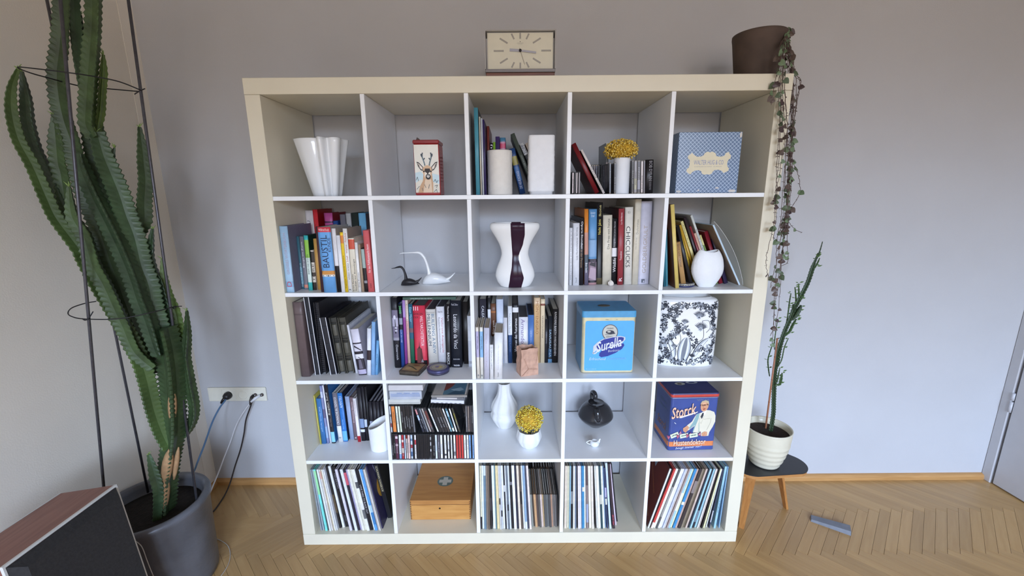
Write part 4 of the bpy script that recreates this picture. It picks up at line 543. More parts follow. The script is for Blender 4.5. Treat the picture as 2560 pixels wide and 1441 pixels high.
('cd', 0.6569, 0.0062, 0.5256, 0.0093, 0.1113, 0.142, -0.2755, '4a7788', None, 'd9d3c6', [(0.65, 0.9, 'a9c6d2'), (0.0, 0.15, 'dfe6e6')], [], 'teal blue CD case, twenty-second from the cactus side in the upper CD row', 'CDs in the leaning upper row of the disc cell'),
('cd', 0.6695, 0.004, 0.5256, 0.007, 0.1116, 0.142, -0.2459, 'f2f2ee', None, 'd9d3c6', [], [], 'white CD case, twenty-third from the cactus side in the upper CD row', 'CDs in the leaning upper row of the disc cell'),
('cd', 0.6808, 0.0054, 0.5256, 0.0075, 0.1108, 0.142, -0.2512, '4b4736', None, 'd9d3c6', [(0.3, 0.8, '77702e')], [], 'olive black CD case, twenty-fourth from the cactus side in the upper CD row', 'CDs in the leaning upper row of the disc cell'),
('cd', 0.7096, 0.004, 0.5256, 0.0081, 0.119, 0.142, -0.0031, '6a6667', None, 'd9d3c6', [], [], 'grey CD case, twenty-fifth from the cactus side in the upper CD row', 'CDs in the leaning upper row of the disc cell'),
('cd', 0.7184, 0.0046, 0.5256, 0.0072, 0.1186, 0.142, -0.0042, '8d7d74', None, 'd9d3c6', [], [], 'taupe CD case, twenty-sixth from the cactus side in the upper CD row', 'CDs in the leaning upper row of the disc cell'),
('cd', 0.7263, 0.0062, 0.5256, 0.0065, 0.1177, 0.142, -0.005, '4b4243', None, 'd9d3c6', [], [], 'brown black CD case, twenty-seventh from the cactus side in the upper CD row', 'CDs in the leaning upper row of the disc cell'),
('cd', 0.7334, 0.004, 0.5256, 0.0069, 0.1188, 0.142, -0.0056, '3a3637', None, 'd9d3c6', [], [], 'black CD case, twenty-eighth from the cactus side in the upper CD row', 'CDs in the leaning upper row of the disc cell'),
('record', 0.0674, 0.0212, 0.0524, 0.0053, 0.2976, 0.315, -0.0476, '8f979f', None, 'd9d3c6', [], [], 'grey record sleeve, first from the cactus side in the bottom cell nearest the cactus', 'records in the bottom cell nearest the cactus'),
('record', 0.0748, 0.0244, 0.0524, 0.0065, 0.2954, 0.315, -0.0526, '9aa3aa', None, 'd9d3c6', [], [], 'light grey record sleeve, second from the cactus side in the bottom cell nearest the cactus', 'records in the bottom cell nearest the cactus'),
('record', 0.0882, 0.0196, 0.0524, 0.0088, 0.2992, 0.315, -0.071, '7fe0d6', None, 'd9d3c6', [(0.6, 0.98, '9fe0a8')], [], 'turquoise record sleeve, third from the cactus side in the bottom cell nearest the cactus', 'records in the bottom cell nearest the cactus'),
('record', 0.0994, 0.0228, 0.0524, 0.004, 0.2969, 0.315, -0.0769, '4a3a3c', None, 'd9d3c6', [], [], 'dark brown record sleeve, fourth from the cactus side in the bottom cell nearest the cactus', 'records in the bottom cell nearest the cactus'),
('record', 0.106, 0.018, 0.0524, 0.0069, 0.3004, 0.315, -0.0825, 'e0e6ea', None, 'd9d3c6', [], [], 'bluish white record sleeve, fifth from the cactus side in the bottom cell nearest the cactus', 'records in the bottom cell nearest the cactus'),
('record', 0.1144, 0.0212, 0.0524, 0.0062, 0.2981, 0.315, -0.0852, 'd9cfc6', None, 'd9d3c6', [(0.85, 0.97, 'd9a89a')], [], 'cream record sleeve, sixth from the cactus side in the bottom cell nearest the cactus', 'records in the bottom cell nearest the cactus'),
('record', 0.1222, 0.0244, 0.0524, 0.0055, 0.2958, 0.315, -0.0883, 'd2c4a6', None, 'd9d3c6', [], [], 'sand record sleeve, seventh from the cactus side in the bottom cell nearest the cactus', 'records in the bottom cell nearest the cactus'),
('record', 0.1294, 0.0196, 0.0524, 0.0043, 0.2993, 0.315, -0.092, 'e6e4e0', None, 'd9d3c6', [], [], 'white record sleeve, eighth from the cactus side in the bottom cell nearest the cactus', 'records in the bottom cell nearest the cactus'),
('record', 0.1355, 0.0228, 0.0524, 0.004, 0.297, 0.315, -0.0953, 'dfe0e4', None, 'd9d3c6', [], [], 'white record sleeve, ninth from the cactus side in the bottom cell nearest the cactus', 'records in the bottom cell nearest the cactus'),
('record', 0.1423, 0.035, 0.0524, 0.0083, 0.3038, 0.315, -0.1018, '241f1e', None, 'd9d3c6', [(0.25, 0.55, '5a4a34')], [], 'black record sleeve, tenth from the cactus side in the bottom cell nearest the cactus', 'records in the bottom cell nearest the cactus'),
('record', 0.1545, 0.0382, 0.0524, 0.0093, 0.3019, 0.315, -0.1114, 'e9e9ea', None, 'd9d3c6', [], [], 'white record sleeve, eleventh from the cactus side in the bottom cell nearest the cactus', 'records in the bottom cell nearest the cactus'),
('record', 0.1667, 0.0414, 0.0524, 0.0174, 0.2974, 0.315, -0.1191, '1f1c1e', None, 'd9d3c6', [], [('TELEKOM', 0.65, 0.9, 'down', '8a868c', 0.5, 0.35), ('ZEILEN', 0.1, 0.2, 'down', '77757a', 0.5, 0.3)], 'black record sleeve, twelfth from the cactus side in the bottom cell nearest the cactus', 'records in the bottom cell nearest the cactus'),
('record', 0.1937, 0.0196, 0.0524, 0.0097, 0.2998, 0.315, -0.1228, 'd9d3e2', None, 'd9d3c6', [], [], 'lilac white record sleeve, thirteenth from the cactus side in the bottom cell nearest the cactus', 'records in the bottom cell nearest the cactus'),
('record', 0.2051, 0.0228, 0.0524, 0.0087, 0.2976, 0.315, -0.1262, '26222c', None, 'd9d3c6', [], [], 'black record sleeve, fourteenth from the cactus side in the bottom cell nearest the cactus', 'records in the bottom cell nearest the cactus'),
('record', 0.2165, 0.018, 0.0524, 0.0108, 0.301, 0.315, -0.128, 'dfe3e6', None, 'd9d3c6', [], [], 'white record sleeve, fifteenth from the cactus side in the bottom cell nearest the cactus', 'records in the bottom cell nearest the cactus'),
('record', 0.2281, 0.0212, 0.0524, 0.009, 0.2986, 0.315, -0.1281, '2a2330', None, 'd9d3c6', [(0.75, 0.95, 'c95a6a')], [], 'black record sleeve, sixteenth from the cactus side in the bottom cell nearest the cactus', 'records in the bottom cell nearest the cactus'),
('record', 0.2379, 0.0244, 0.0524, 0.0067, 0.2963, 0.315, -0.1288, 'a29ab8', None, 'd9d3c6', [], [], 'lilac record sleeve, seventeenth from the cactus side in the bottom cell nearest the cactus', 'records in the bottom cell nearest the cactus'),
('record', 0.2473, 0.0196, 0.0524, 0.0099, 0.2998, 0.315, -0.1318, 'e4e0d3', None, 'd9d3c6', [], [], 'cream record sleeve, eighteenth from the cactus side in the bottom cell nearest the cactus', 'records in the bottom cell nearest the cactus'),
('record', 0.2579, 0.0228, 0.0524, 0.0084, 0.2974, 0.315, -0.132, 'dcd6c4', None, 'd9d3c6', [], [], 'cream record sleeve, nineteenth from the cactus side in the bottom cell nearest the cactus', 'records in the bottom cell nearest the cactus'),
('record', 0.2684, 0.018, 0.0524, 0.0107, 0.3008, 0.315, -0.1337, 'e9e7e4', None, 'd9d3c6', [(0.2, 0.35, '6a6a6c'), (0.7, 0.8, '55555a')], [], 'white record sleeve, twentieth from the cactus side in the bottom cell nearest the cactus', 'records in the bottom cell nearest the cactus'),
('record', 0.2802, 0.0212, 0.0524, 0.0135, 0.2985, 0.315, -0.1349, '1e1c22', None, 'd9d3c6', [], [('LOVE THIRD TO BLACK OUT', 0.28, 0.75, 'down', 'c6c3c6', 0.5, 0.5)], 'black record sleeve, twenty-first from the cactus side in the bottom cell nearest the cactus', 'records in the bottom cell nearest the cactus'),
('record', 0.2951, 0.0244, 0.0524, 0.0039, 0.2962, 0.315, -0.1373, 'eef0f2', None, 'd9d3c6', [], [], 'white record sleeve, twenty-second from the cactus side in the bottom cell nearest the cactus', 'records in the bottom cell nearest the cactus'),
('record', 0.3018, 0.0196, 0.0524, 0.0109, 0.2997, 0.315, -0.1422, '5a9bd8', None, 'd9d3c6', [(0.1, 0.35, '3f7fb8'), (0.3, 0.42, 'a9c9e4')], [], 'sky blue record sleeve, twenty-third from the cactus side in the bottom cell nearest the cactus', 'records in the bottom cell nearest the cactus'),
('record', 0.3141, 0.0228, 0.0524, 0.0057, 0.2974, 0.315, -0.1447, 'b5aca4', None, 'd9d3c6', [], [], 'warm grey record sleeve, twenty-fourth from the cactus side in the bottom cell nearest the cactus', 'records in the bottom cell nearest the cactus'),
('record', 0.322, 0.018, 0.0524, 0.0049, 0.301, 0.315, -0.1487, 'd6d0c8', None, 'd9d3c6', [], [], 'pale grey record sleeve, twenty-fifth from the cactus side in the bottom cell nearest the cactus', 'records in the bottom cell nearest the cactus'),
('record', 0.3283, 0.03, 0.0524, 0.0051, 0.3082, 0.315, -0.1514, '2c2648', '2c2648', 'd9d3c6', [], [], 'dark purple record sleeve with a half hidden orange disc on its cover', 'records in the bottom cell nearest the cactus'),
('record', 0.3372, 0.09, 0.0524, 0.0181, 0.2728, 0.285, -0.1607, '17161a', '26251f', 'd9d3c6', [], [('SCHUMANN SONGBOOK', 0.5, 0.97, 'down', 'd6c9a0', 0.5, 0.5)], 'black record box with cream songbook lettering leaning on the divider', 'records in the bottom cell nearest the cactus'),
('record', 0.7578, 0.0232, 0.0524, 0.0058, 0.308, 0.315, 0.003, 'e0d6b6', None, 'd9d3c6', [(0, 0.2, '2a2422')], [], 'cream record sleeve, first from the cactus side in the bottom middle cell', 'records in the bottom middle cell'),
('record', 0.7641, 0.0264, 0.0525, 0.0075, 0.3057, 0.315, 0.0059, 'e6e8ec', None, 'd9d3c6', [], [], 'white record sleeve, second from the cactus side in the bottom middle cell', 'records in the bottom middle cell'),
('record', 0.7728, 0.0216, 0.0525, 0.0086, 0.309, 0.315, 0.0054, '6c8494', None, 'd9d3c6', [(0.85, 1, 'c9d3da')], [], 'slate blue record sleeve, third from the cactus side in the bottom middle cell', 'records in the bottom middle cell'),
('record', 0.7824, 0.0248, 0.0524, 0.007, 0.3067, 0.315, 0.0036, '8a796b', None, 'd9d3c6', [], [], 'brown record sleeve, fourth from the cactus side in the bottom middle cell', 'records in the bottom middle cell'),
('record', 0.7905, 0.02, 0.0524, 0.0065, 0.31, 0.315, 0.0024, '6c5e51', None, 'd9d3c6', [], [], 'dark brown record sleeve, fifth from the cactus side in the bottom middle cell', 'records in the bottom middle cell'),
('record', 0.7989, 0.0232, 0.0524, 0.0078, 0.3077, 0.315, -0.0015, '2a2526', None, 'd9d3c6', [(0.3, 0.5, '4a4446')], [], 'black record sleeve, sixth from the cactus side in the bottom middle cell', 'records in the bottom middle cell'),
('record', 0.8109, 0.0264, 0.0524, 0.0105, 0.3054, 0.315, -0.0125, 'e9ebee', None, 'd9d3c6', [], [], 'white record sleeve, seventh from the cactus side in the bottom middle cell', 'records in the bottom middle cell'),
('record', 0.8228, 0.0216, 0.0524, 0.0041, 0.3087, 0.315, -0.0151, '6c8a91', None, 'd9d3c6', [], [], 'teal grey record sleeve, eighth from the cactus side in the bottom middle cell', 'records in the bottom middle cell'),
('record', 0.8284, 0.0248, 0.0524, 0.0108, 0.3064, 0.315, -0.0182, 'e4cf9e', None, 'd9d3c6', [], [], 'sand yellow record sleeve, ninth from the cactus side in the bottom middle cell', 'records in the bottom middle cell'),
('record', 0.8409, 0.02, 0.0524, 0.0053, 0.3097, 0.315, -0.0215, 'd5d2d0', None, 'd9d3c6', [(0.4, 0.5, '5a5656')], [], 'pale grey record sleeve, tenth from the cactus side in the bottom middle cell', 'records in the bottom middle cell'),
('record', 0.8476, 0.0232, 0.0524, 0.0057, 0.3074, 0.315, -0.0239, 'c9cbd0', None, 'd9d3c6', [(0.2, 0.3, '55555c')], [], 'grey white record sleeve, eleventh from the cactus side in the bottom middle cell', 'records in the bottom middle cell'),
('record', 0.8546, 0.0264, 0.0524, 0.008, 0.3051, 0.315, -0.026, 'eceef2', None, 'd9d3c6', [], [], 'white record sleeve, twelfth from the cactus side in the bottom middle cell', 'records in the bottom middle cell'),
('record', 0.8636, 0.0216, 0.0524, 0.0049, 0.3084, 0.315, -0.0272, '242226', None, 'd9d3c6', [(0.6, 0.7, 'd0d0d0')], [], 'black record sleeve, thirteenth from the cactus side in the bottom middle cell', 'records in the bottom middle cell'),
('record', 0.8694, 0.0248, 0.0524, 0.0056, 0.3061, 0.315, -0.0283, 'd7d7d4', None, 'd9d3c6', [], [], 'pale grey record sleeve, fourteenth from the cactus side in the bottom middle cell', 'records in the bottom middle cell'),
('record', 0.8759, 0.02, 0.0524, 0.0062, 0.3095, 0.315, -0.0293, '6b747f', None, 'd9d3c6', [(0.3, 0.4, '2b2d33')], [], 'blue grey record sleeve, fifteenth from the cactus side in the bottom middle cell', 'records in the bottom middle cell'),
('record', 0.883, 0.0232, 0.0524, 0.0062, 0.3072, 0.315, -0.0305, 'd9dde0', None, 'd9d3c6', [], [], 'white record sleeve, sixteenth from the cactus side in the bottom middle cell', 'records in the bottom middle cell'),
('record', 0.8905, 0.0264, 0.0524, 0.0098, 0.3049, 0.315, -0.0324, '201d1f', None, 'd9d3c6', [(0.7, 0.75, '77757a')], [], 'black record sleeve, seventeenth from the cactus side in the bottom middle cell', 'records in the bottom middle cell'),
('record', 0.9015, 0.0216, 0.0524, 0.0108, 0.3082, 0.315, -0.0343, 'ecedf1', None, 'd9d3c6', [], [], 'white record sleeve, eighteenth from the cactus side in the bottom middle cell', 'records in the bottom middle cell'),
('record', 0.9135, 0.0248, 0.0524, 0.0079, 0.3058, 0.315, -0.0359, '2c2d3d', None, 'd9d3c6', [], [], 'dark navy record sleeve, nineteenth from the cactus side in the bottom middle cell', 'records in the bottom middle cell'),
('record', 0.9225, 0.02, 0.0524, 0.0089, 0.3092, 0.315, -0.0377, 'e6d6c0', None, 'd9d3c6', [], [], 'beige record sleeve, twentieth from the cactus side in the bottom middle cell', 'records in the bottom middle cell'),
('record', 0.9326, 0.0232, 0.0524, 0.0084, 0.3069, 0.315, -0.0398, '5a4c44', None, 'd9d3c6', [(0.4, 0.6, '2a2526')], [], 'brown record sleeve, twenty-first from the cactus side in the bottom middle cell', 'records in the bottom middle cell'),
('record', 0.9423, 0.0264, 0.0524, 0.0057, 0.3045, 0.315, -0.0415, 'ecebee', None, 'd9d3c6', [], [], 'white record sleeve, twenty-second from the cactus side in the bottom middle cell', 'records in the bottom middle cell'),
('record', 0.9493, 0.0216, 0.0524, 0.0089, 0.3079, 0.315, -0.0436, '8da7c0', None, 'd9d3c6', [(0.0, 0.12, 'dfe3e8')], [], 'dusty blue record sleeve, twenty-third from the cactus side in the bottom middle cell', 'records in the bottom middle cell'),
('record', 0.9598, 0.0248, 0.0524, 0.0053, 0.3056, 0.315, -0.0465, '494a5c', None, 'd9d3c6', [], [], 'dark slate record sleeve, twenty-fourth from the cactus side in the bottom middle cell', 'records in the bottom middle cell'),
('record', 0.9677, 0.02, 0.0524, 0.0084, 0.309, 0.315, -0.0521, 'e6d7ce', None, 'd9d3c6', [], [], 'pinkish cream record sleeve, twenty-fifth from the cactus side in the bottom middle cell', 'records in the bottom middle cell'),
('record', 0.9781, 0.034, 0.0524, 0.0073, 0.1602, 0.178, -0.0612, '8d8d84', None, 'd9d3c6', [], [], 'grey small record sleeve, first from the cactus side in the row of small records', 'small record sleeves in the bottom middle cell'),
('record', 0.9864, 0.038, 0.0524, 0.0061, 0.1569, 0.178, -0.0636, '4b3f36', None, 'd9d3c6', [], [], 'dark brown small record sleeve, second from the cactus side in the row of small records', 'small record sleeves in the bottom middle cell'),
('record', 0.993, 0.032, 0.0524, 0.0098, 0.1617, 0.178, -0.0638, 'c4996f', None, 'd9d3c6', [], [], 'tan small record sleeve, third from the cactus side in the row of small records', 'small record sleeves in the bottom middle cell'),
('record', 1.0034, 0.036, 0.0524, 0.0078, 0.1584, 0.178, -0.0624, '5b4a44', None, 'd9d3c6', [], [], 'umber small record sleeve, fourth from the cactus side in the row of small records', 'small record sleeves in the bottom middle cell'),
('record', 1.0118, 0.03, 0.0524, 0.0082, 0.1631, 0.178, -0.062, '5c5751', None, 'd9d3c6', [], [], 'grey brown small record sleeve, fifth from the cactus side in the row of small records', 'small record sleeves in the bottom middle cell'),
('record', 1.0205, 0.034, 0.0524, 0.0078, 0.1598, 0.178, -0.0604, 'd4bdb2', None, 'd9d3c6', [], [], 'pale pink small record sleeve, sixth from the cactus side in the row of small records', 'small record sleeves in the bottom middle cell'),
('record', 1.0288, 0.038, 0.0524, 0.0058, 0.1565, 0.178, -0.0574, 'b5986f', None, 'd9d3c6', [], [], 'sand small record sleeve, seventh from the cactus side in the row of small records', 'small record sleeves in the bottom middle cell'),
('record', 1.0352, 0.032, 0.0524, 0.0092, 0.1612, 0.178, -0.0544, '575654', None, 'd9d3c6', [], [], 'charcoal small record sleeve, eighth from the cactus side in the row of small records', 'small record sleeves in the bottom middle cell'),
('record', 1.0451, 0.036, 0.0524, 0.0093, 0.1579, 0.178, -0.0551, '686866', None, 'd9d3c6', [], [], 'mid grey small record sleeve, ninth from the cactus side in the row of small records', 'small record sleeves in the bottom middle cell'),
('record', 1.055, 0.03, 0.0524, 0.0084, 0.1626, 0.178, -0.0538, '4d4948', None, 'd9d3c6', [], [], 'dark grey small record sleeve, tenth from the cactus side in the row of small records', 'small record sleeves in the bottom middle cell'),
('record', 1.0639, 0.034, 0.0524, 0.007, 0.1593, 0.178, -0.0523, 'ad866e', None, 'd9d3c6', [], [], 'terracotta small record sleeve, eleventh from the cactus side in the row of small records', 'small record sleeves in the bottom middle cell'),
('record', 1.0714, 0.038, 0.0524, 0.0068, 0.1561, 0.178, -0.0507, '78706a', None, 'd9d3c6', [], [], 'taupe small record sleeve, twelfth from the cactus side in the row of small records', 'small record sleeves in the bottom middle cell'),
('record', 1.0789, 0.032, 0.0524, 0.0064, 0.1608, 0.178, -0.0512, '6d6866', None, 'd9d3c6', [], [], 'ash grey small record sleeve, thirteenth from the cactus side in the row of small records', 'small record sleeves in the bottom middle cell'),
('record', 1.0858, 0.036, 0.0524, 0.0067, 0.1575, 0.178, -0.0496, '403a37', None, 'd9d3c6', [], [], 'brown black small record sleeve, fourteenth from the cactus side in the row of small records', 'small record sleeves in the bottom middle cell'),
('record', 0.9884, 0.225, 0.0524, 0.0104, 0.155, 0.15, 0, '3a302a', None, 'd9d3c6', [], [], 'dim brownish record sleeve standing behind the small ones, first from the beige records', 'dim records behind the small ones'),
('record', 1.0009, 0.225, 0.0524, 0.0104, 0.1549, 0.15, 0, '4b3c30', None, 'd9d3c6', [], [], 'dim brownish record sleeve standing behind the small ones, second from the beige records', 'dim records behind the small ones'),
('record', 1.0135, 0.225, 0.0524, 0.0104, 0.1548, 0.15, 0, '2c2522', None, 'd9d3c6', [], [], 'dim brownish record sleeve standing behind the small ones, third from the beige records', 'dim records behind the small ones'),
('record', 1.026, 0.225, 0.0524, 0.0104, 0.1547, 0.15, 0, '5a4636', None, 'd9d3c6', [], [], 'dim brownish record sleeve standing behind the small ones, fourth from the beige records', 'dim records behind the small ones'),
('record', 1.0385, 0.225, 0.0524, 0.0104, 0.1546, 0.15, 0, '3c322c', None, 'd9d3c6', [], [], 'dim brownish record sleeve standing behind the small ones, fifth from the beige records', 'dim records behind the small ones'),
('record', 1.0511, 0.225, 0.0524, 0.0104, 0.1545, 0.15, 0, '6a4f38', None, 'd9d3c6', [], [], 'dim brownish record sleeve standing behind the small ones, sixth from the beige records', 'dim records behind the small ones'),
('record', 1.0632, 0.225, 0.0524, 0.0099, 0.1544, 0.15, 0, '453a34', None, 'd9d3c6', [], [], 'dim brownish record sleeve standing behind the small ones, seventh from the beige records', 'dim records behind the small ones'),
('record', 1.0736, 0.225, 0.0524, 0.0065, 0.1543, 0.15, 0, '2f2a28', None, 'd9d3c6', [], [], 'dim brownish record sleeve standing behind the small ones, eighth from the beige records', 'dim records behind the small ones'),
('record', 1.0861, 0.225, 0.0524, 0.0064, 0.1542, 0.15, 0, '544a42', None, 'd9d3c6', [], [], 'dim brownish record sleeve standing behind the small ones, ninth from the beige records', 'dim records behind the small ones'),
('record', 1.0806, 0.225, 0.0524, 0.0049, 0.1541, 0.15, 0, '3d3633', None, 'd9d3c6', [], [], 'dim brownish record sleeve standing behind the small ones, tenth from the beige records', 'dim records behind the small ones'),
('record', 1.1164, 0.0232, 0.0524, 0.01, 0.3034, 0.315, -0.0065, 'd9c9b5', None, 'd9d3c6', [], [], 'tan white record sleeve, first from the cactus side in the half empty bottom cell', 'records in the half empty bottom cell'),
('record', 1.1278, 0.0264, 0.0524, 0.0086, 0.3011, 0.315, -0.0092, 'cfc8ad', None, 'd9d3c6', [], [], 'pale olive record sleeve, second from the cactus side in the half empty bottom cell', 'records in the half empty bottom cell'),
('record', 1.1379, 0.0216, 0.0524, 0.0052, 0.3044, 0.315, -0.0122, '8fb4c4', None, 'd9d3c6', [], [], 'light blue record sleeve, third from the cactus side in the half empty bottom cell', 'records in the half empty bottom cell'),
('record', 1.1451, 0.0248, 0.0524, 0.0076, 0.3021, 0.315, -0.0173, '2a272a', None, 'd9d3c6', [(0.4, 0.6, '8a8a8a')], [], 'black record sleeve, fourth from the cactus side in the half empty bottom cell', 'records in the half empty bottom cell'),
('record', 1.1546, 0.02, 0.0524, 0.0066, 0.3055, 0.315, -0.0212, 'ecebef', None, 'd9d3c6', [], [], 'white record sleeve, fifth from the cactus side in the half empty bottom cell', 'records in the half empty bottom cell'),
('record', 1.163, 0.0232, 0.0524, 0.0055, 0.3031, 0.315, -0.0242, '77808f', None, 'd9d3c6', [], [], 'slate grey record sleeve, sixth from the cactus side in the half empty bottom cell', 'records in the half empty bottom cell'),
('record', 1.1705, 0.0264, 0.0524, 0.0041, 0.3009, 0.315, -0.029, '211f22', None, 'd9d3c6', [], [], 'black record sleeve, seventh from the cactus side in the half empty bottom cell', 'records in the half empty bottom cell'),
('record', 1.1765, 0.0216, 0.0524, 0.0078, 0.3043, 0.315, -0.0326, 'e6daea', None, 'd9d3c6', [], [], 'lilac white record sleeve, eighth from the cactus side in the half empty bottom cell', 'records in the half empty bottom cell'),
('record', 1.1857, 0.0248, 0.0524, 0.0055, 0.302, 0.315, -0.0348, 'e3dce6', None, 'd9d3c6', [], [], 'pale lilac record sleeve, ninth from the cactus side in the half empty bottom cell', 'records in the half empty bottom cell'),
('record', 1.1919, 0.02, 0.0524, 0.0035, 0.3053, 0.315, -0.0352, '3f74a0', None, 'd9d3c6', [], [], 'blue record sleeve, tenth from the cactus side in the half empty bottom cell', 'records in the half empty bottom cell'),
('record', 1.196, 0.0232, 0.0524, 0.0076, 0.303, 0.315, -0.0356, '3f8ab4', None, 'd9d3c6', [(0.6, 0.67, 'e4d8c0')], [], 'blue record sleeve, eleventh from the cactus side in the half empty bottom cell', 'records in the half empty bottom cell'),
('record', 1.2046, 0.0264, 0.0524, 0.0056, 0.3007, 0.315, -0.0366, 'ece8dc', None, 'd9d3c6', [], [], 'cream white record sleeve, twelfth from the cactus side in the half empty bottom cell', 'records in the half empty bottom cell'),
('record', 1.2122, 0.0216, 0.0524, 0.0091, 0.3041, 0.315, -0.0405, '8a7a78', None, 'd9d3c6', [(0.7, 1, '5b4a4c'), (0.1, 0.4, '9aa0b8')], [], 'brown grey record sleeve, thirteenth from the cactus side in the half empty bottom cell', 'records in the half empty bottom cell'),
('record', 1.2248, 0.0248, 0.0524, 0.0096, 0.3019, 0.315, -0.0498, 'ece6d0', None, 'd9d3c6', [], [], 'cream record sleeve, fourteenth from the cactus side in the half empty bottom cell', 'records in the half empty bottom cell'),
('record', 1.2358, 0.02, 0.0524, 0.0086, 0.3052, 0.315, -0.052, 'e3d7c8', None, 'd9d3c6', [], [], 'beige record sleeve, fifteenth from the cactus side in the half empty bottom cell', 'records in the half empty bottom cell'),
('record', 1.2512, 0.0232, 0.0524, 0.0049, 0.3032, 0.315, -0.0697, '322c2c', None, 'd9d3c6', [], [], 'black record sleeve, sixteenth from the cactus side in the half empty bottom cell', 'records in the half empty bottom cell'),
('record', 1.2574, 0.0264, 0.0524, 0.0051, 0.3009, 0.315, -0.0715, 'ebebe8', None, 'd9d3c6', [], [], 'white record sleeve, seventeenth from the cactus side in the half empty bottom cell', 'records in the half empty bottom cell'),
('record', 1.2631, 0.0216, 0.0524, 0.0048, 0.3042, 0.315, -0.0716, 'f0f0ee', None, 'd9d3c6', [], [], 'white record sleeve, eighteenth from the cactus side in the half empty bottom cell', 'records in the half empty bottom cell'),
('record', 1.2687, 0.0248, 0.0524, 0.0061, 0.3019, 0.315, -0.0724, 'eceaea', None, 'd9d3c6', [], [], 'white record sleeve, nineteenth from the cactus side in the half empty bottom cell', 'records in the half empty bottom cell'),
('record', 1.2757, 0.02, 0.0524, 0.0072, 0.3053, 0.315, -0.0736, '2d4a50', None, 'd9d3c6', [(0.4, 0.55, 'c9c6b8')], [], 'dark teal record sleeve, twentieth from the cactus side in the half empty bottom cell', 'records in the half empty bottom cell'),
('record', 1.2841, 0.0232, 0.0524, 0.0077, 0.303, 0.315, -0.0751, 'e2dfcb', None, 'd9d3c6', [], [], 'cream record sleeve, twenty-first from the cactus side in the half empty bottom cell', 'records in the half empty bottom cell'),
('record', 1.2934, 0.0264, 0.0524, 0.0037, 0.3007, 0.315, -0.078, '7d93b0', None, 'd9d3c6', [], [], 'blue grey record sleeve, twenty-second from the cactus side in the half empty bottom cell', 'records in the half empty bottom cell'),
('record', 1.2999, 0.022, 0.0524, 0.0062, 0.2955, 0.315, -0.0842, '34405f', None, 'd9d3c6', [(0.52, 0.68, 'b9b3dc'), (0.4, 0.5, 'dfe3ee')], [], 'navy record sleeve with white and lilac blocks in the half empty cell', 'records in the half empty bottom cell'),
('record', 1.3111, 0.02, 0.0524, 0.0082, 0.3193, 0.315, -0.0969, 'c6d6ea', None, 'd9d3c6', [], [], 'very pale blue record sleeve standing tallest in the half empty cell', 'records in the half empty bottom cell'),
('record', 1.3253, 0.02, 0.0524, 0.0102, 0.3157, 0.315, -0.1125, '3a2c31', None, 'd9d3c6', [], [('MELANIE', 0.06, 0.22, 'up', 'd6596a', 0.5, 0.6)], 'dark maroon record sleeve with pink lettering in the half empty cell', 'records in the half empty bottom cell'),
('record', 1.3409, 0.04, 0.0524, 0.0053, 0.3013, 0.31, -0.1268, 'd6c3d0', None, 'd9d3c6', [], [], 'pinkish white record sleeve beside the maroon one in the half empty cell', 'records in the half empty bottom cell'),
('record', 1.3516, 0.06, 0.0524, 0.0048, 0.2872, 0.3, -0.1325, '1f1b20', None, 'd9d3c6', [], [], 'outermost black record sleeve facing the gap in the half empty cell', 'records in the half empty bottom cell'),
('record', 1.4758, 0.0212, 0.054, 0.0061, 0.2964, 0.315, 0.2563, 'e4eaee', '5a1d12', 'd9d3c6', [], [], 'white record sleeve with a rust red cover, first in the bottom cell nearest the stool', 'records in the bottom cell nearest the stool'),
('record', 1.4832, 0.0244, 0.0536, 0.0044, 0.2944, 0.315, 0.2619, '201d20', None, 'd9d3c6', [], [], 'black record sleeve, second from the cactus side in the bottom cell nearest the stool', 'records in the bottom cell nearest the stool'),
('record', 1.4886, 0.0196, 0.0547, 0.0087, 0.2983, 0.315, 0.2661, 'c4443e', None, 'd9d3c6', [(0.0, 0.1, 'e6d6c8')], [], 'red record sleeve, third from the cactus side in the bottom cell nearest the stool', 'records in the bottom cell nearest the stool'),
('record', 1.4985, 0.0228, 0.0552, 0.0103, 0.296, 0.315, 0.268, 'ecebe6', None, 'd9d3c6', [], [], 'white record sleeve, fourth from the cactus side in the bottom cell nearest the stool', 'records in the bottom cell nearest the stool'),
('record', 1.5097, 0.018, 0.0543, 0.0072, 0.2995, 0.315, 0.2677, '5a5754', None, 'd9d3c6', [(0.2, 0.7, '9a968f')], [], 'dark grey record sleeve, fifth from the cactus side in the bottom cell nearest the stool', 'records in the bottom cell nearest the stool'),
('record', 1.5194, 0.0212, 0.0548, 0.0091, 0.2965, 0.315, 0.2633, 'e9e6ea', None, 'd9d3c6', [], [], 'white record sleeve, sixth from the cactus side in the bottom cell nearest the stool', 'records in the bottom cell nearest the stool'),
('record', 1.5303, 0.0244, 0.0542, 0.0068, 0.2941, 0.315, 0.2623, 'dfdce6', None, 'd9d3c6', [], [], 'lilac white record sleeve, seventh from the cactus side in the bottom cell nearest the stool', 'records in the bottom cell nearest the stool'),
('record', 1.5384, 0.0196, 0.0541, 0.0064, 0.2974, 0.315, 0.2606, 'c3cae2', None, 'd9d3c6', [], [], 'pale blue record sleeve, eighth from the cactus side in the bottom cell nearest the stool', 'records in the bottom cell nearest the stool'),
('record', 1.5465, 0.0228, 0.0541, 0.0064, 0.2948, 0.315, 0.2579, 'c6b6ac', None, 'd9d3c6', [], [], 'pinkish grey record sleeve, ninth from the cactus side in the bottom cell nearest the stool', 'records in the bottom cell nearest the stool'),
('record', 1.5545, 0.018, 0.0541, 0.0065, 0.2981, 0.315, 0.2558, 'a8958e', None, 'd9d3c6', [], [], 'taupe record sleeve, tenth from the cactus side in the bottom cell nearest the stool', 'records in the bottom cell nearest the stool'),
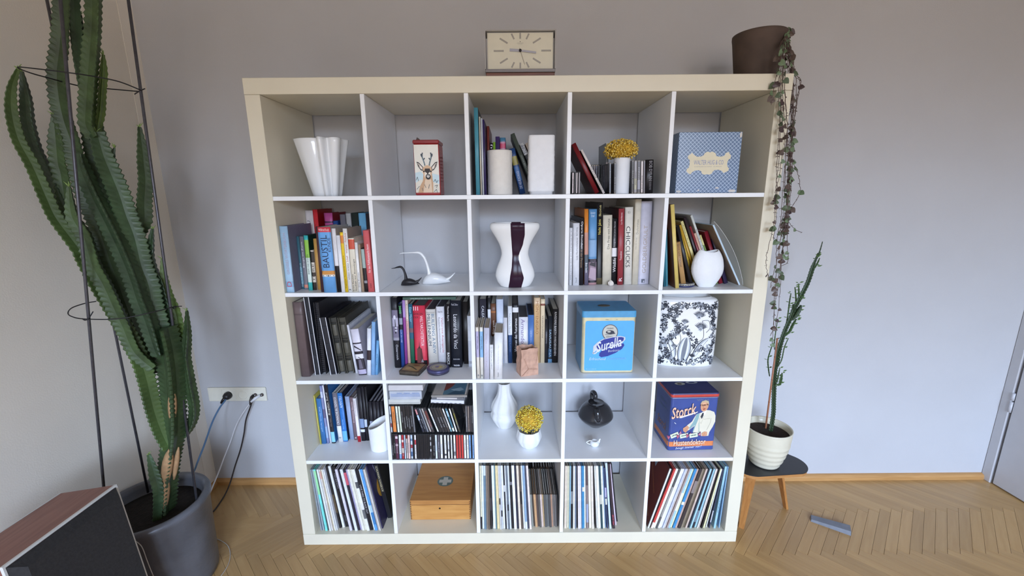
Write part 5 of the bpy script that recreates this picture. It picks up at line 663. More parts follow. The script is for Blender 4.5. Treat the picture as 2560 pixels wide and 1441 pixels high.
('record', 1.5636, 0.0212, 0.0547, 0.0091, 0.2953, 0.315, 0.2513, 'a6cbe8', None, 'd9d3c6', [(0.3, 0.6, 'e6eef4')], [], 'light blue record sleeve, eleventh from the cactus side in the bottom cell nearest the stool', 'records in the bottom cell nearest the stool'),
('record', 1.5751, 0.0244, 0.0537, 0.0054, 0.2925, 0.315, 0.2462, 'e6ddb2', None, 'd9d3c6', [], [], 'cream record sleeve, twelfth from the cactus side in the bottom cell nearest the stool', 'records in the bottom cell nearest the stool'),
('record', 1.5823, 0.0196, 0.0549, 0.0102, 0.2957, 0.315, 0.2434, '3c88bc', None, 'd9d3c6', [(0.4, 0.45, 'e6e6e6')], [], 'blue record sleeve, thirteenth from the cactus side in the bottom cell nearest the stool', 'records in the bottom cell nearest the stool'),
('record', 1.5944, 0.0228, 0.0543, 0.0079, 0.293, 0.315, 0.2401, 'c4a394', None, 'd9d3c6', [], [], 'rosy brown record sleeve, fourteenth from the cactus side in the bottom cell nearest the stool', 'records in the bottom cell nearest the stool'),
('record', 1.6038, 0.018, 0.0551, 0.0115, 0.2964, 0.315, 0.2392, '3b3131', None, 'd9d3c6', [(0.6, 0.8, '8a7d7a')], [], 'black patterned record sleeve, fifteenth from the cactus side in the bottom cell nearest the stool', 'records in the bottom cell nearest the stool'),
('record', 1.6186, 0.0212, 0.054, 0.0071, 0.2935, 0.315, 0.2308, '8d7d69', None, 'd9d3c6', [], [], 'khaki record sleeve, sixteenth from the cactus side in the bottom cell nearest the stool', 'records in the bottom cell nearest the stool'),
('record', 1.6282, 0.0244, 0.0538, 0.0061, 0.2906, 0.315, 0.2256, '685c49', None, 'd9d3c6', [], [], 'olive brown record sleeve, seventeenth from the cactus side in the bottom cell nearest the stool', 'records in the bottom cell nearest the stool'),
('record', 1.6363, 0.0196, 0.054, 0.0073, 0.2938, 0.315, 0.2218, 'cab5a6', None, 'd9d3c6', [], [], 'beige record sleeve, eighteenth from the cactus side in the bottom cell nearest the stool', 'records in the bottom cell nearest the stool'),
('record', 1.6458, 0.0228, 0.0541, 0.0076, 0.2912, 0.315, 0.2173, '201e2a', None, 'd9d3c6', [], [], 'black record sleeve, nineteenth from the cactus side in the bottom cell nearest the stool', 'records in the bottom cell nearest the stool'),
('record', 1.6559, 0.018, 0.0538, 0.0067, 0.2943, 0.315, 0.2112, 'a5cce0', None, 'd9d3c6', [], [], 'light blue record sleeve, twentieth from the cactus side in the bottom cell nearest the stool', 'records in the bottom cell nearest the stool'),
('record', 1.6665, 0.0212, 0.0541, 0.0085, 0.2913, 0.315, 0.202, '2a2c33', None, 'd9d3c6', [(0.1, 0.3, '77808a')], [], 'black record sleeve, twenty-first from the cactus side in the bottom cell nearest the stool', 'records in the bottom cell nearest the stool'),
('record', 1.6784, 0.0244, 0.0537, 0.0068, 0.2883, 0.315, 0.1939, '9dc4d0', None, 'd9d3c6', [], [], 'pale teal record sleeve, twenty-second from the cactus side in the bottom cell nearest the stool', 'records in the bottom cell nearest the stool'),
('record', 1.6881, 0.0196, 0.0532, 0.0042, 0.2915, 0.315, 0.1881, 'eeeef1', None, 'd9d3c6', [], [], 'white record sleeve, twenty-third from the cactus side in the bottom cell nearest the stool', 'records in the bottom cell nearest the stool'),
('record', 1.6954, 0.0228, 0.0533, 0.0047, 0.2888, 0.315, 0.181, 'b5a097', None, 'd9d3c6', [], [], 'taupe record sleeve, twenty-fourth from the cactus side in the bottom cell nearest the stool', 'records in the bottom cell nearest the stool'),
('record', 1.7038, 0.018, 0.0533, 0.0053, 0.2919, 0.315, 0.1721, '231e1e', None, 'd9d3c6', [], [], 'black record sleeve, twenty-fifth from the cactus side in the bottom cell nearest the stool', 'records in the bottom cell nearest the stool'),
('record', 1.7143, 0.0212, 0.0534, 0.0063, 0.2891, 0.315, 0.1589, 'e3ddae', None, 'd9d3c6', [], [], 'straw yellow record sleeve, twenty-sixth from the cactus side in the bottom cell nearest the stool', 'records in the bottom cell nearest the stool'),
('record', 1.7273, 0.0244, 0.0529, 0.0035, 0.2859, 0.315, 0.1407, 'e2e3e4', None, 'd9d3c6', [], [], 'white record sleeve, twenty-seventh from the cactus side in the bottom cell nearest the stool', 'records in the bottom cell nearest the stool'),
('record', 1.7385, 0.0196, 0.0528, 0.0035, 0.2888, 0.315, 0.1165, '3d4058', None, 'd9d3c6', [(0.1, 0.3, 'c9cad6')], [], 'indigo record sleeve, twenty-eighth from the cactus side in the bottom cell nearest the stool', 'records in the bottom cell nearest the stool'),
('record', 1.7579, 0.018, 0.053, 0.0086, 0.2999, 0.315, 0.0661, '9ac4d4', None, 'd9d3c6', [], [('KIND FLAVOUR OF BRASS', 0.26, 0.7, 'down', '2f3a44', 0.5, 0.36)], 'thick pale blue record box with small dark capitals by the side panel', 'records in the bottom cell nearest the stool'),
('record', 1.7768, 0.05, 0.0525, 0.0035, 0.2669, 0.31, 0.0302, '2a2428', None, 'd9d3c6', [], [], 'blackish record sleeve standing steeply behind the pale blue record box', 'records in the bottom cell nearest the stool'),
('record', 1.7853, 0.04, 0.0525, 0.0035, 0.2784, 0.315, 0.0288, '4f86bc', None, 'd9d3c6', [], [], 'mid blue record sleeve, last but one before the side panel', 'records in the bottom cell nearest the stool'),
('record', 1.7811, 0.02, 0.0525, 0.0035, 0.297, 0.315, 0.0292, '8fb6dc', None, 'd9d3c6', [], [], 'soft blue record sleeve against the side panel', 'records in the bottom cell nearest the stool')]
CACTUS = [('trunk', [(-0.415, -0.16, 0.296, 0.0332), (-0.37, -0.16, 0.475, 0.0324), (-0.325, -0.16, 0.622, 0.0346), (-0.301, -0.16, 0.762, 0.0381), (-0.285, -0.16, 0.913, 0.0387), (-0.286, -0.16, 1.028, 0.038)]), ('A', [(-0.343, -0.17, 0.58, 0.0202), (-0.355, -0.175, 0.647, 0.0242), (-0.361, -0.181, 0.743, 0.0251), (-0.36, -0.186, 0.866, 0.026), (-0.367, -0.191, 0.947, 0.0256), (-0.397, -0.197, 1.07, 0.025), (-0.435, -0.202, 1.188, 0.0232), (-0.456, -0.207, 1.27, 0.0215), (-0.46, -0.213, 1.306, 0.02), (-0.501, -0.218, 1.397, 0.0184), (-0.511, -0.223, 1.459, 0.0182), (-0.523, -0.229, 1.553, 0.0166), (-0.54, -0.234, 1.628, 0.0152), (-0.534, -0.239, 1.707, 0.0138), (-0.51, -0.245, 1.767, 0.0102), (-0.473, -0.25, 1.814, 0.0045)]), ('A2', [(-0.484, -0.14, 1.192, 0.0175), (-0.489, -0.147, 1.287, 0.0184), (-0.516, -0.155, 1.393, 0.018), (-0.529, -0.163, 1.45, 0.0178), (-0.546, -0.17, 1.552, 0.0174), (-0.553, -0.177, 1.611, 0.0171), (-0.547, -0.185, 1.684, 0.0168), (-0.528, -0.193, 1.747, 0.0142), (-0.516, -0.2, 1.821, 0.0046)]), ('B', [(-0.474, -0.15, 1.194, 0.0187), (-0.507, -0.153, 1.328, 0.0209), (-0.516, -0.157, 1.43, 0.0218), (-0.508, -0.16, 1.535, 0.0213), (-0.506, -0.163, 1.567, 0.0212), (-0.493, -0.167, 1.636, 0.0184), (-0.484, -0.17, 1.704, 0.0048)]), ('C1', [(-0.353, -0.13, 0.856, 0.0227), (-0.358, -0.132, 0.932, 0.0253), (-0.395, -0.135, 1.021, 0.0277), (-0.41, -0.137, 1.107, 0.0273), (-0.425, -0.139, 1.219, 0.0268), (-0.437, -0.142, 1.326, 0.0263), (-0.447, -0.144, 1.404, 0.0259), (-0.46, -0.146, 1.48, 0.0256), (-0.46, -0.149, 1.554, 0.0252), (-0.46, -0.151, 1.625, 0.0249), (-0.466, -0.154, 1.695, 0.0246), (-0.463, -0.156, 1.763, 0.0243), (-0.45, -0.158, 1.83, 0.0239), (-0.424, -0.161, 1.894, 0.0224), (-0.403, -0.163, 1.957, 0.021), (-0.374, -0.165, 2.059, 0.0194), (-0.349, -0.168, 2.137, 0.0146), (-0.33, -0.17, 2.189, 0.0033)]), ('C2', [(-0.403, -0.12, 1.653, 0.0152), (-0.416, -0.123, 1.724, 0.0163), (-0.419, -0.125, 1.793, 0.0161), (-0.416, -0.127, 1.871, 0.0158), (-0.406, -0.13, 1.947, 0.0156), (-0.389, -0.133, 2.031, 0.0142), (-0.379, -0.135, 2.072, 0.014), (-0.365, -0.137, 2.132, 0.0115), (-0.356, -0.14, 2.171, 0.0034)]), ('D', [(-0.417, -0.11, 1.831, 0.0074), (-0.422, -0.11, 1.876, 0.0111), (-0.425, -0.11, 1.899, 0.0123), (-0.411, -0.11, 1.946, 0.0122), (-0.396, -0.11, 2.002, 0.0036)]), ('E', [(-0.382, -0.16, 1.641, 0.0173), (-0.392, -0.161, 1.665, 0.0196), (-0.391, -0.162, 1.693, 0.0208), (-0.37, -0.163, 1.761, 0.0217), (-0.35, -0.164, 1.827, 0.0214), (-0.328, -0.166, 1.892, 0.0212), (-0.308, -0.167, 1.955, 0.0198), (-0.283, -0.168, 2.057, 0.0194), (-0.264, -0.169, 2.126, 0.0146), (-0.251, -0.17, 2.174, 0.0033)]), ('F', [(-0.407, -0.13, 1.645, 0.0088), (-0.39, -0.13, 1.687, 0.01), (-0.376, -0.13, 1.722, 0.0112), (-0.359, -0.13, 1.78, 0.0099), (-0.343, -0.13, 1.836, 0.0098), (-0.333, -0.13, 1.885, 0.0036)]), ('G', [(-0.315, -0.15, 0.938, 0.0305), (-0.315, -0.15, 1.031, 0.0314), (-0.32, -0.15, 1.104, 0.0311), (-0.32, -0.15, 1.176, 0.0308), (-0.331, -0.15, 1.241, 0.0305), (-0.335, -0.15, 1.334, 0.03), (-0.348, -0.15, 1.405, 0.0297), (-0.356, -0.15, 1.47, 0.0294), (-0.371, -0.15, 1.543, 0.0278), (-0.38, -0.15, 1.589, 0.0251), (-0.385, -0.15, 1.66, 0.0198)]), ('H', [(-0.291, -0.19, 0.939, 0.0189), (-0.294, -0.192, 0.981, 0.0227), (-0.297, -0.194, 1.035, 0.0252), (-0.303, -0.196, 1.092, 0.0262), (-0.31, -0.198, 1.14, 0.026), (-0.316, -0.2, 1.209, 0.0257), (-0.332, -0.202, 1.298, 0.0253), (-0.354, -0.204, 1.386, 0.0249), (-0.377, -0.206, 1.47, 0.0233), (-0.392, -0.208, 1.548, 0.0193), (-0.39, -0.21, 1.59, 0.0096)]), ('I', [(-0.308, -0.2, 0.9, 0.0162), (-0.352, -0.205, 0.961, 0.0213), (-0.367, -0.21, 1.05, 0.0222), (-0.379, -0.215, 1.122, 0.0232), (-0.39, -0.22, 1.192, 0.0228), (-0.406, -0.225, 1.259, 0.0225), (-0.408, -0.23, 1.346, 0.0209), (-0.426, -0.235, 1.409, 0.017), (-0.414, -0.24, 1.495, 0.0048)]), ('J', [(-0.379, -0.1, 1.287, 0.0123), (-0.375, -0.1, 1.321, 0.0149), (-0.353, -0.1, 1.355, 0.0189), (-0.334, -0.1, 1.389, 0.0214), (-0.323, -0.1, 1.448, 0.0213), (-0.306, -0.1, 1.515, 0.0197), (-0.3, -0.1, 1.572, 0.0182), (-0.296, -0.1, 1.607, 0.0156), (-0.29, -0.1, 1.682, 0.0051)]), ('K', [(-0.345, -0.13, 1.324, 0.0093), (-0.344, -0.13, 1.363, 0.0105), (-0.35, -0.13, 1.413, 0.0105), (-0.347, -0.13, 1.487, 0.0039)]), ('L', [(-0.31, -0.11, 0.968, 0.0128), (-0.301, -0.111, 1.043, 0.0168), (-0.303, -0.113, 1.104, 0.0166), (-0.307, -0.114, 1.178, 0.0164), (-0.318, -0.116, 1.216, 0.0163), (-0.32, -0.117, 1.264, 0.0148), (-0.309, -0.119, 1.302, 0.0121), (-0.291, -0.12, 1.36, 0.004)]), ('M', [(-0.322, -0.09, 0.9, 0.0101), (-0.296, -0.092, 0.961, 0.0144), (-0.286, -0.093, 0.986, 0.0157), (-0.285, -0.095, 1.063, 0.0169), (-0.298, -0.097, 1.125, 0.0168), (-0.301, -0.098, 1.179, 0.0138), (-0.295, -0.1, 1.255, 0.0041)]), ('N', [(-0.352, -0.12, 0.589, 0.0089), (-0.321, -0.12, 0.594, 0.0119), (-0.283, -0.12, 0.646, 0.0162), (-0.264, -0.12, 0.71, 0.0175), (-0.263, -0.12, 0.804, 0.0173), (-0.261, -0.12, 0.896, 0.0156), (-0.256, -0.12, 0.928, 0.0156), (-0.24, -0.12, 0.994, 0.0126), (-0.227, -0.12, 1.077, 0.0042)]), ('O', [(-0.411, -0.2, 0.305, 0.0132), (-0.384, -0.2, 0.423, 0.0159), (-0.385, -0.2, 0.496, 0.0157), (-0.389, -0.2, 0.573, 0.0057)]), ('Q', [(-0.396, -0.13, 1.536, 0.0064), (-0.379, -0.13, 1.566, 0.0077), (-0.371, -0.13, 1.581, 0.0076), (-0.355, -0.13, 1.617, 0.0025)]), ('R', [(-0.404, -0.1, 1.126, 0.0223), (-0.415, -0.1, 1.308, 0.0244), (-0.43, -0.1, 1.402, 0.0241), (-0.447, -0.1, 1.506, 0.0237), (-0.451, -0.1, 1.607, 0.022), (-0.452, -0.1, 1.68, 0.0179)])]
CABLES = {'blue': [(-0.504, 0.392, 0.5058), (-0.5012, 0.355, 0.4927), (-0.5081, 0.32, 0.4713), (-0.5154, 0.27, 0.4244), (-0.5071, 0.19, 0.3566), (-0.4935, 0.11, 0.3064), (-0.4823, 0.07, 0.2704), (-0.46, 0.05, 0.1), (-0.5, 0.07, 0.006)], 'white': [(-0.35, 0.392, 0.5046), (-0.3609, 0.375, 0.4962), (-0.3837, 0.37, 0.4797), (-0.4397, 0.375, 0.413), (-0.481, 0.375, 0.3478), (-0.5111, 0.36, 0.2689), (-0.5336, 0.33, 0.2), (-0.5298, 0.27, 0.154), (-0.473, 0.14, 0.1601), (-0.52, 0.13, 0.06), (-0.57, 0.13, 0.004)], 'dark': [(-0.3816, 0.392, 0.5048), (-0.3771, 0.372, 0.4936), (-0.3872, 0.372, 0.4637), (-0.43, 0.38, 0.3774), (-0.4511, 0.38, 0.3004), (-0.4822, 0.38, 0.2109), (-0.5147, 0.37, 0.1268), (-0.5404, 0.345, 0.0372), (-0.5411, 0.29, 0.0045), (-0.5272, 0.19, 0.0045), (-0.57, 0.17, 0.004), (-0.61, 0.19, 0.004)], 'thin': [(-0.44, 0.05, 0.003), (-0.33, 0.0, 0.003), (-0.268, -0.08, 0.003), (-0.255, -0.16, 0.003), (-0.265, -0.25, 0.003), (-0.29, -0.345, 0.004), (-0.3063, -0.36, 0.2249), (-0.3137, -0.361, 0.2852), (-0.321, -0.362, 0.3455), (-0.345, -0.364, 0.375)]}
WIRES = [[(-0.2418, -0.125, 1.7845), (-0.2381, -0.2, 1.7903), (-0.2687, -0.24, 1.7943), (-0.3058, -0.285, 1.7942), (-0.3703, -0.29, 1.8013), (-0.4617, -0.26, 1.8151), (-0.4415, -0.25, 1.8034), (-0.4396, -0.2, 1.8015), (-0.4327, -0.12, 1.7998), (-0.3655, -0.1, 1.7958), (-0.2544, -0.115, 1.7834)], [(-0.2575, -0.125, 1.0944), (-0.2709, -0.2, 1.0955), (-0.3383, -0.25, 1.0877), (-0.4252, -0.272, 1.0937), (-0.4665, -0.27, 1.1012), (-0.5089, -0.24, 1.1046), (-0.5355, -0.2, 1.1111), (-0.5323, -0.16, 1.1156), (-0.534, -0.12, 1.1124)], [(-0.261, -0.13, 1.7721), (-0.2526, -0.125, 1.78), (-0.2405, -0.12, 1.788), (-0.2419, -0.11, 1.7926)], [(-0.4369, -0.27, 1.0945), (-0.4208, -0.277, 1.0913), (-0.4134, -0.272, 1.0962), (-0.4074, -0.26, 1.1146)], [(-0.2676, -0.13, 1.093), (-0.2546, -0.137, 1.0891), (-0.2523, -0.13, 1.0943), (-0.241, -0.12, 1.0929)]]
SUCCULENT = [[(2.026, 0.135, 0.4427, 0.0066), (2.0269, 0.135, 0.5273, 0.0066), (2.0201, 0.135, 0.5969, 0.0066), (2.0089, 0.135, 0.7174, 0.007), (2.0109, 0.135, 0.7585, 0.0083), (2.0116, 0.135, 0.8093, 0.0088), (2.0194, 0.135, 0.8594, 0.007), (2.0295, 0.135, 0.9089, 0.0066), (2.0442, 0.135, 0.9577, 0.0066), (2.0546, 0.135, 1.0012, 0.007), (2.0736, 0.135, 1.0489, 0.0066), (2.0933, 0.135, 1.1054, 0.0066), (2.1036, 0.135, 1.1613, 0.0066), (2.1086, 0.135, 1.1889, 0.0039), (2.1214, 0.135, 1.2253, 0.0022), (2.1282, 0.135, 1.2705, 0.0013)], [(2.0467, 0.13, 0.9495, 0.0035), (2.0581, 0.13, 0.9688, 0.0066), (2.0671, 0.13, 0.988, 0.0066), (2.0777, 0.13, 1.012, 0.0026)], [(2.0501, 0.13, 0.993, 0.0053), (2.0459, 0.13, 1.0074, 0.0044), (2.0432, 0.13, 1.017, 0.0018)], [(2.0674, 0.13, 1.0359, 0.0035), (2.0753, 0.13, 1.0454, 0.0044), (2.0809, 0.13, 1.0548, 0.0018)], [(2.0276, 0.13, 0.8809, 0.0018), (2.0439, 0.13, 0.9005, 0.0035), (2.054, 0.13, 0.9299, 0.0035), (2.0647, 0.13, 0.9542, 0.0018)], [(2.0098, 0.12, 0.7505, 0.0013), (2.0203, 0.12, 0.7798, 0.0018), (2.025, 0.12, 0.8349, 0.0018), (2.0362, 0.12, 0.8744, 0.0013)], [(1.9992, 0.15, 0.6927, 0.0013), (1.9902, 0.15, 0.7266, 0.0018), (1.983, 0.15, 0.7731, 0.0018), (1.992, 0.15, 0.8291, 0.0013)], [(2.0049, 0.15, 0.8138, 0.0013), (2.0005, 0.15, 0.8492, 0.0018), (1.9999, 0.15, 0.8993, 0.0018), (2.0014, 0.15, 0.9438, 0.0013)], [(2.0102, 0.12, 0.6726, 0.0013), (2.0253, 0.12, 0.6672, 0.0039), (2.0291, 0.12, 0.6931, 0.0044), (2.0303, 0.12, 0.7213, 0.0018)], [(2.0211, 0.13, 0.673, 0.0018), (2.0219, 0.13, 0.7041, 0.0026), (2.0245, 0.13, 0.74, 0.0013)], [(2.0316, 0.14, 0.9171, 0.0013), (2.0345, 0.14, 0.9661, 0.0018), (2.0338, 0.14, 1.0241, 0.0018), (2.0351, 0.14, 1.0599, 0.0013)], [(2.0614, 0.14, 1.0095, 0.0013), (2.0562, 0.14, 1.0479, 0.0022), (2.0473, 0.14, 1.0859, 0.0013)], [(2.0721, 0.14, 1.0334, 0.0018), (2.0661, 0.14, 1.0668, 0.0026), (2.0606, 0.14, 1.1, 0.0013)], [(2.1013, 0.13, 1.1529, 0.0018), (2.1154, 0.13, 1.1804, 0.0022), (2.123, 0.13, 1.2055, 0.0013)], [(2.1097, 0.14, 1.1742, 0.0018), (2.1148, 0.14, 1.2018, 0.0022), (2.1205, 0.14, 1.2247, 0.0013)]]
STICK = [(1.9887, 0.115, 0.4687), (1.993, 0.1225, 0.67), (1.9973, 0.13, 0.8713)]
VINES = [[(1.835, 0.1, 2.003), (1.868, 0.09, 2.012), (1.8468, 0.05, 1.9736), (1.8563, 0.047, 1.9293), (1.8666, 0.044, 1.8782), (1.878, 0.041, 1.8202), (1.8883, 0.038, 1.709), (1.8946, 0.035, 1.5742), (1.904, 0.032, 1.4345), (1.9065, 0.029, 1.2898), (1.9016, 0.026, 1.1397), (1.9023, 0.023, 0.9997), (1.9067, 0.02, 0.8877)], [(1.835, 0.1, 2.003), (1.868, 0.09, 2.012), (1.8509, 0.06, 1.9707), (1.8683, 0.0567, 1.907), (1.8841, 0.0533, 1.8552), (1.9041, 0.05, 1.835), (1.8979, 0.0467, 1.7631), (1.8989, 0.0433, 1.6565), (1.9037, 0.04, 1.5192), (1.9088, 0.0367, 1.377), (1.9096, 0.0333, 1.2296), (1.9106, 0.03, 1.0767)], [(1.835, 0.1, 2.003), (1.868, 0.09, 2.012), (1.8439, 0.05, 1.9551), (1.859, 0.05, 1.8925), (1.8737, 0.05, 1.803), (1.892, 0.05, 1.6977), (1.8961, 0.05, 1.6029), (1.9032, 0.05, 1.5056), (1.9159, 0.05, 1.3763), (1.9151, 0.05, 1.3025)], [(1.835, 0.1, 2.003), (1.868, 0.09, 2.012), (1.8034, 0.0, 1.9395), (1.8025, -0.0037, 1.8779), (1.7911, -0.018, 1.8254), (1.7979, -0.018, 1.751), (1.8098, -0.018, 1.7004), (1.8198, -0.0188, 1.5969), (1.8211, -0.0225, 1.5036), (1.8184, -0.0263, 1.463), (1.8185, -0.03, 1.4221)], [(1.835, 0.1, 2.003), (1.868, 0.09, 2.012), (1.8069, -0.0, 1.9334), (1.8079, -0.0018, 1.8662), (1.8078, -0.018, 1.7883), (1.8216, -0.018, 1.713), (1.8392, -0.018, 1.6618), (1.8505, -0.018, 1.5967), (1.8726, -0.0109, 1.5172), (1.8761, -0.0127, 1.4075), (1.8675, -0.0145, 1.3232), (1.8631, -0.0164, 1.237), (1.8523, -0.0182, 1.1638), (1.8479, -0.02, 1.1193)], [(1.835, 0.1, 2.003), (1.868, 0.09, 2.012), (1.8586, 0.07, 1.9614), (1.8804, 0.0693, 1.8978), (1.8913, 0.0686, 1.8655), (1.9173, 0.0679, 1.8457), (1.9157, 0.0671, 1.7934), (1.9105, 0.0664, 1.7136), (1.911, 0.0657, 1.6319), (1.9301, 0.065, 1.5623), (1.9515, 0.0643, 1.5199), (1.9648, 0.0636, 1.4627), (1.948, 0.0629, 1.4194), (1.9311, 0.0621, 1.3756), (1.9421, 0.0614, 1.346), (1.9671, 0.0607, 1.3236), (1.9906, 0.06, 1.313)], [(1.835, 0.1, 2.003), (1.868, 0.09, 2.012), (1.8656, 0.08, 1.9771), (1.8793, 0.077, 1.9128), (1.8927, 0.074, 1.8082), (1.9056, 0.071, 1.6873), (1.9178, 0.068, 1.5486), (1.9223, 0.065, 1.4341), (1.923, 0.062, 1.3461), (1.9262, 0.059, 1.2259), (1.9326, 0.056, 1.102), (1.9346, 0.053, 0.9745), (1.9142, 0.05, 0.91)], [(1.835, 0.1, 2.003), (1.868, 0.09, 2.012), (1.7852, -0.01, 1.9305), (1.7856, -0.0125, 1.8635), (1.7761, -0.018, 1.8071), (1.7733, -0.018, 1.7762), (1.7729, -0.02, 1.7483)], [(1.835, 0.1, 2.003), (1.868, 0.09, 2.012), (1.8409, 0.04, 1.9704), (1.8571, 0.0389, 1.9144), (1.8707, 0.0378, 1.8386), (1.8853, 0.0367, 1.7351), (1.8933, 0.0356, 1.6286), (1.9001, 0.0344, 1.519), (1.9116, 0.0333, 1.4059), (1.9185, 0.0322, 1.3042), (1.9326, 0.0311, 1.2147), (1.9124, 0.03, 1.1923)], [(1.835, 0.1, 2.003), (1.868, 0.09, 2.012), (1.7867, -0.02, 1.9214), (1.7893, -0.0227, 1.8364), (1.7999, -0.0255, 1.7619), (1.8133, -0.0282, 1.686), (1.8281, -0.0309, 1.6215), (1.8202, -0.0336, 1.5431), (1.8184, -0.0364, 1.4359), (1.8202, -0.0391, 1.3535), (1.8114, -0.0418, 1.2978), (1.8042, -0.0445, 1.2271), (1.8121, -0.0473, 1.1841), (1.824, -0.05, 1.1554)], [(1.835, 0.1, 2.003), (1.868, 0.09, 2.012), (1.8249, 0.02, 1.9335), (1.808, -0.018, 1.8375), (1.8207, -0.018, 1.7508), (1.8608, 0.014, 1.6529), (1.8797, 0.012, 1.5318), (1.8879, 0.01, 1.4067), (1.8709, 0.008, 1.35), (1.8673, 0.006, 1.2779), (1.8762, 0.004, 1.1744), (1.8844, 0.002, 1.0527), (1.8919, 0.0, 0.9591)], [(1.835, 0.1, 2.003), (1.868, 0.09, 2.012), (1.8422, 0.05, 1.9552), (1.8607, 0.05, 1.8417), (1.8756, 0.05, 1.7111), (1.8896, 0.05, 1.5754), (1.8996, 0.05, 1.463), (1.9052, 0.05, 1.3764), (1.8995, 0.05, 1.3175)], [(1.835, 0.1, 2.003), (1.868, 0.09, 2.012), (1.8435, 0.05, 1.9551), (1.8707, 0.05, 1.8416), (1.8942, 0.05, 1.711), (1.9084, 0.05, 1.5753), (1.9139, 0.05, 1.4629), (1.9148, 0.05, 1.3763), (1.9192, 0.05, 1.3174)], [(1.835, 0.1, 2.003), (1.868, 0.09, 2.012), (1.8499, 0.05, 1.9551), (1.8747, 0.05, 1.8416), (1.8953, 0.05, 1.711), (1.9121, 0.05, 1.5753), (1.9222, 0.05, 1.4629), (1.9232, 0.05, 1.3762), (1.9205, 0.05, 1.3174)], [(1.835, 0.1, 2.003), (1.868, 0.09, 2.012), (1.8006, 0.0, 1.9275), (1.8121, -0.018, 1.8006), (1.837, -0.018, 1.6746), (1.8472, -0.018, 1.5305), (1.8525, -0.018, 1.4078), (1.862, -0.02, 1.2952)], [(1.835, 0.1, 2.003), (1.868, 0.09, 2.012), (1.8096, 0.0, 1.9274), (1.8028, -0.018, 1.8007), (1.8109, -0.018, 1.6748), (1.8197, -0.018, 1.5307), (1.8351, -0.018, 1.4079), (1.8371, -0.02, 1.2954)], [(1.835, 0.1, 2.003), (1.868, 0.09, 2.012), (1.858, 0.07, 1.9739), (1.882, 0.0633, 1.8961), (1.8979, 0.0567, 1.8173), (1.9012, 0.05, 1.7242)], [(1.835, 0.1, 2.003), (1.868, 0.09, 2.012), (1.8504, 0.07, 1.974), (1.8725, 0.0633, 1.8962), (1.8878, 0.0567, 1.8173), (1.8803, 0.05, 1.7244)]]
# ------------------------------------------------------------------ books, discs and records
CAT = {'book': 'book', 'cd': 'CD', 'record': 'record', 'binder': 'book', 'spiral': 'book', 'ring': 'book'}
NAME = {'book': 'book', 'cd': 'cd_case', 'record': 'record_sleeve', 'binder': 'portfolio', 'spiral': 'spiral_portfolio', 'ring': 'ring_album'}
def segs(bands):
    cuts = sorted({0.0, 1.0}|{b[0] for b in bands}|{b[1] for b in bands}); out = []
    for a, b in zip(cuts, cuts[1:]):
        col = None
        for f0, f1, h in bands:
            if f0 <= a+1e-6 and f1 >= b-1e-6: col = h
        out.append((a, b, col))
    return out
def spine(mb, w, h, bulge, bands, y1, mats, rough, base):
    """front of a book or sleeve: gently rounded spine split into printed colour fields"""
    n = 4 if bulge > 0 else 1
    prof = [(w*i/n, -bulge*(1-(2*i/n-1)**2)) for i in range(n+1)]
    for a, b, col in segs(bands):
        mm = base
        if col:
            x = M(col, rough, .05)
            if x not in mats: mats.append(x)
            mm = mats.index(x)
        V = [(x, y, a*h) for x, y in prof]+[(x, y, b*h) for x, y in prof]
        mb.add(V, [(i, i+1, n+2+i, n+1+i) for i in range(n)], mm, n > 1)
        mb.add([(0, 0, a*h), (0, y1, a*h), (0, y1, b*h), (0, 0, b*h)], [(0, 1, 2, 3)], mm); mb.add([(w, 0, a*h), (w, y1, a*h), (w, y1, b*h), (w, 0, b*h)], [(0, 1, 2, 3)], mm)
    mb.add([(x, y, h) for x, y in prof]+[(w, y1, h), (0, y1, h)], [tuple(range(n+3))], base)
    mb.add([(x, y, 0) for x, y in prof]+[(w, y1, 0), (0, y1, 0)], [tuple(range(n+3))[::-1]], base)
def add_text(o, w, h, text, bulge):
    mb = MB(); mats = []
    for s, f0, f1, way, col, cx, size in text:
        x = M(col, .5, .0)
        if x not in mats: mats.append(x)
        k = mats.index(x); xc = cx*w; off = -bulge*(1-(2*cx-1)**2)-.0005
        if way == 'h': lettering(mb, s, xc, (f0+f1)/2*h, size*w, (f1-f0)*h, 'h', off, k)
        else: lettering(mb, s, xc, (f0+f1)/2*h, (f1-f0)*h, size*w, way, off, k)
    mb.build('lettering', mats, o)
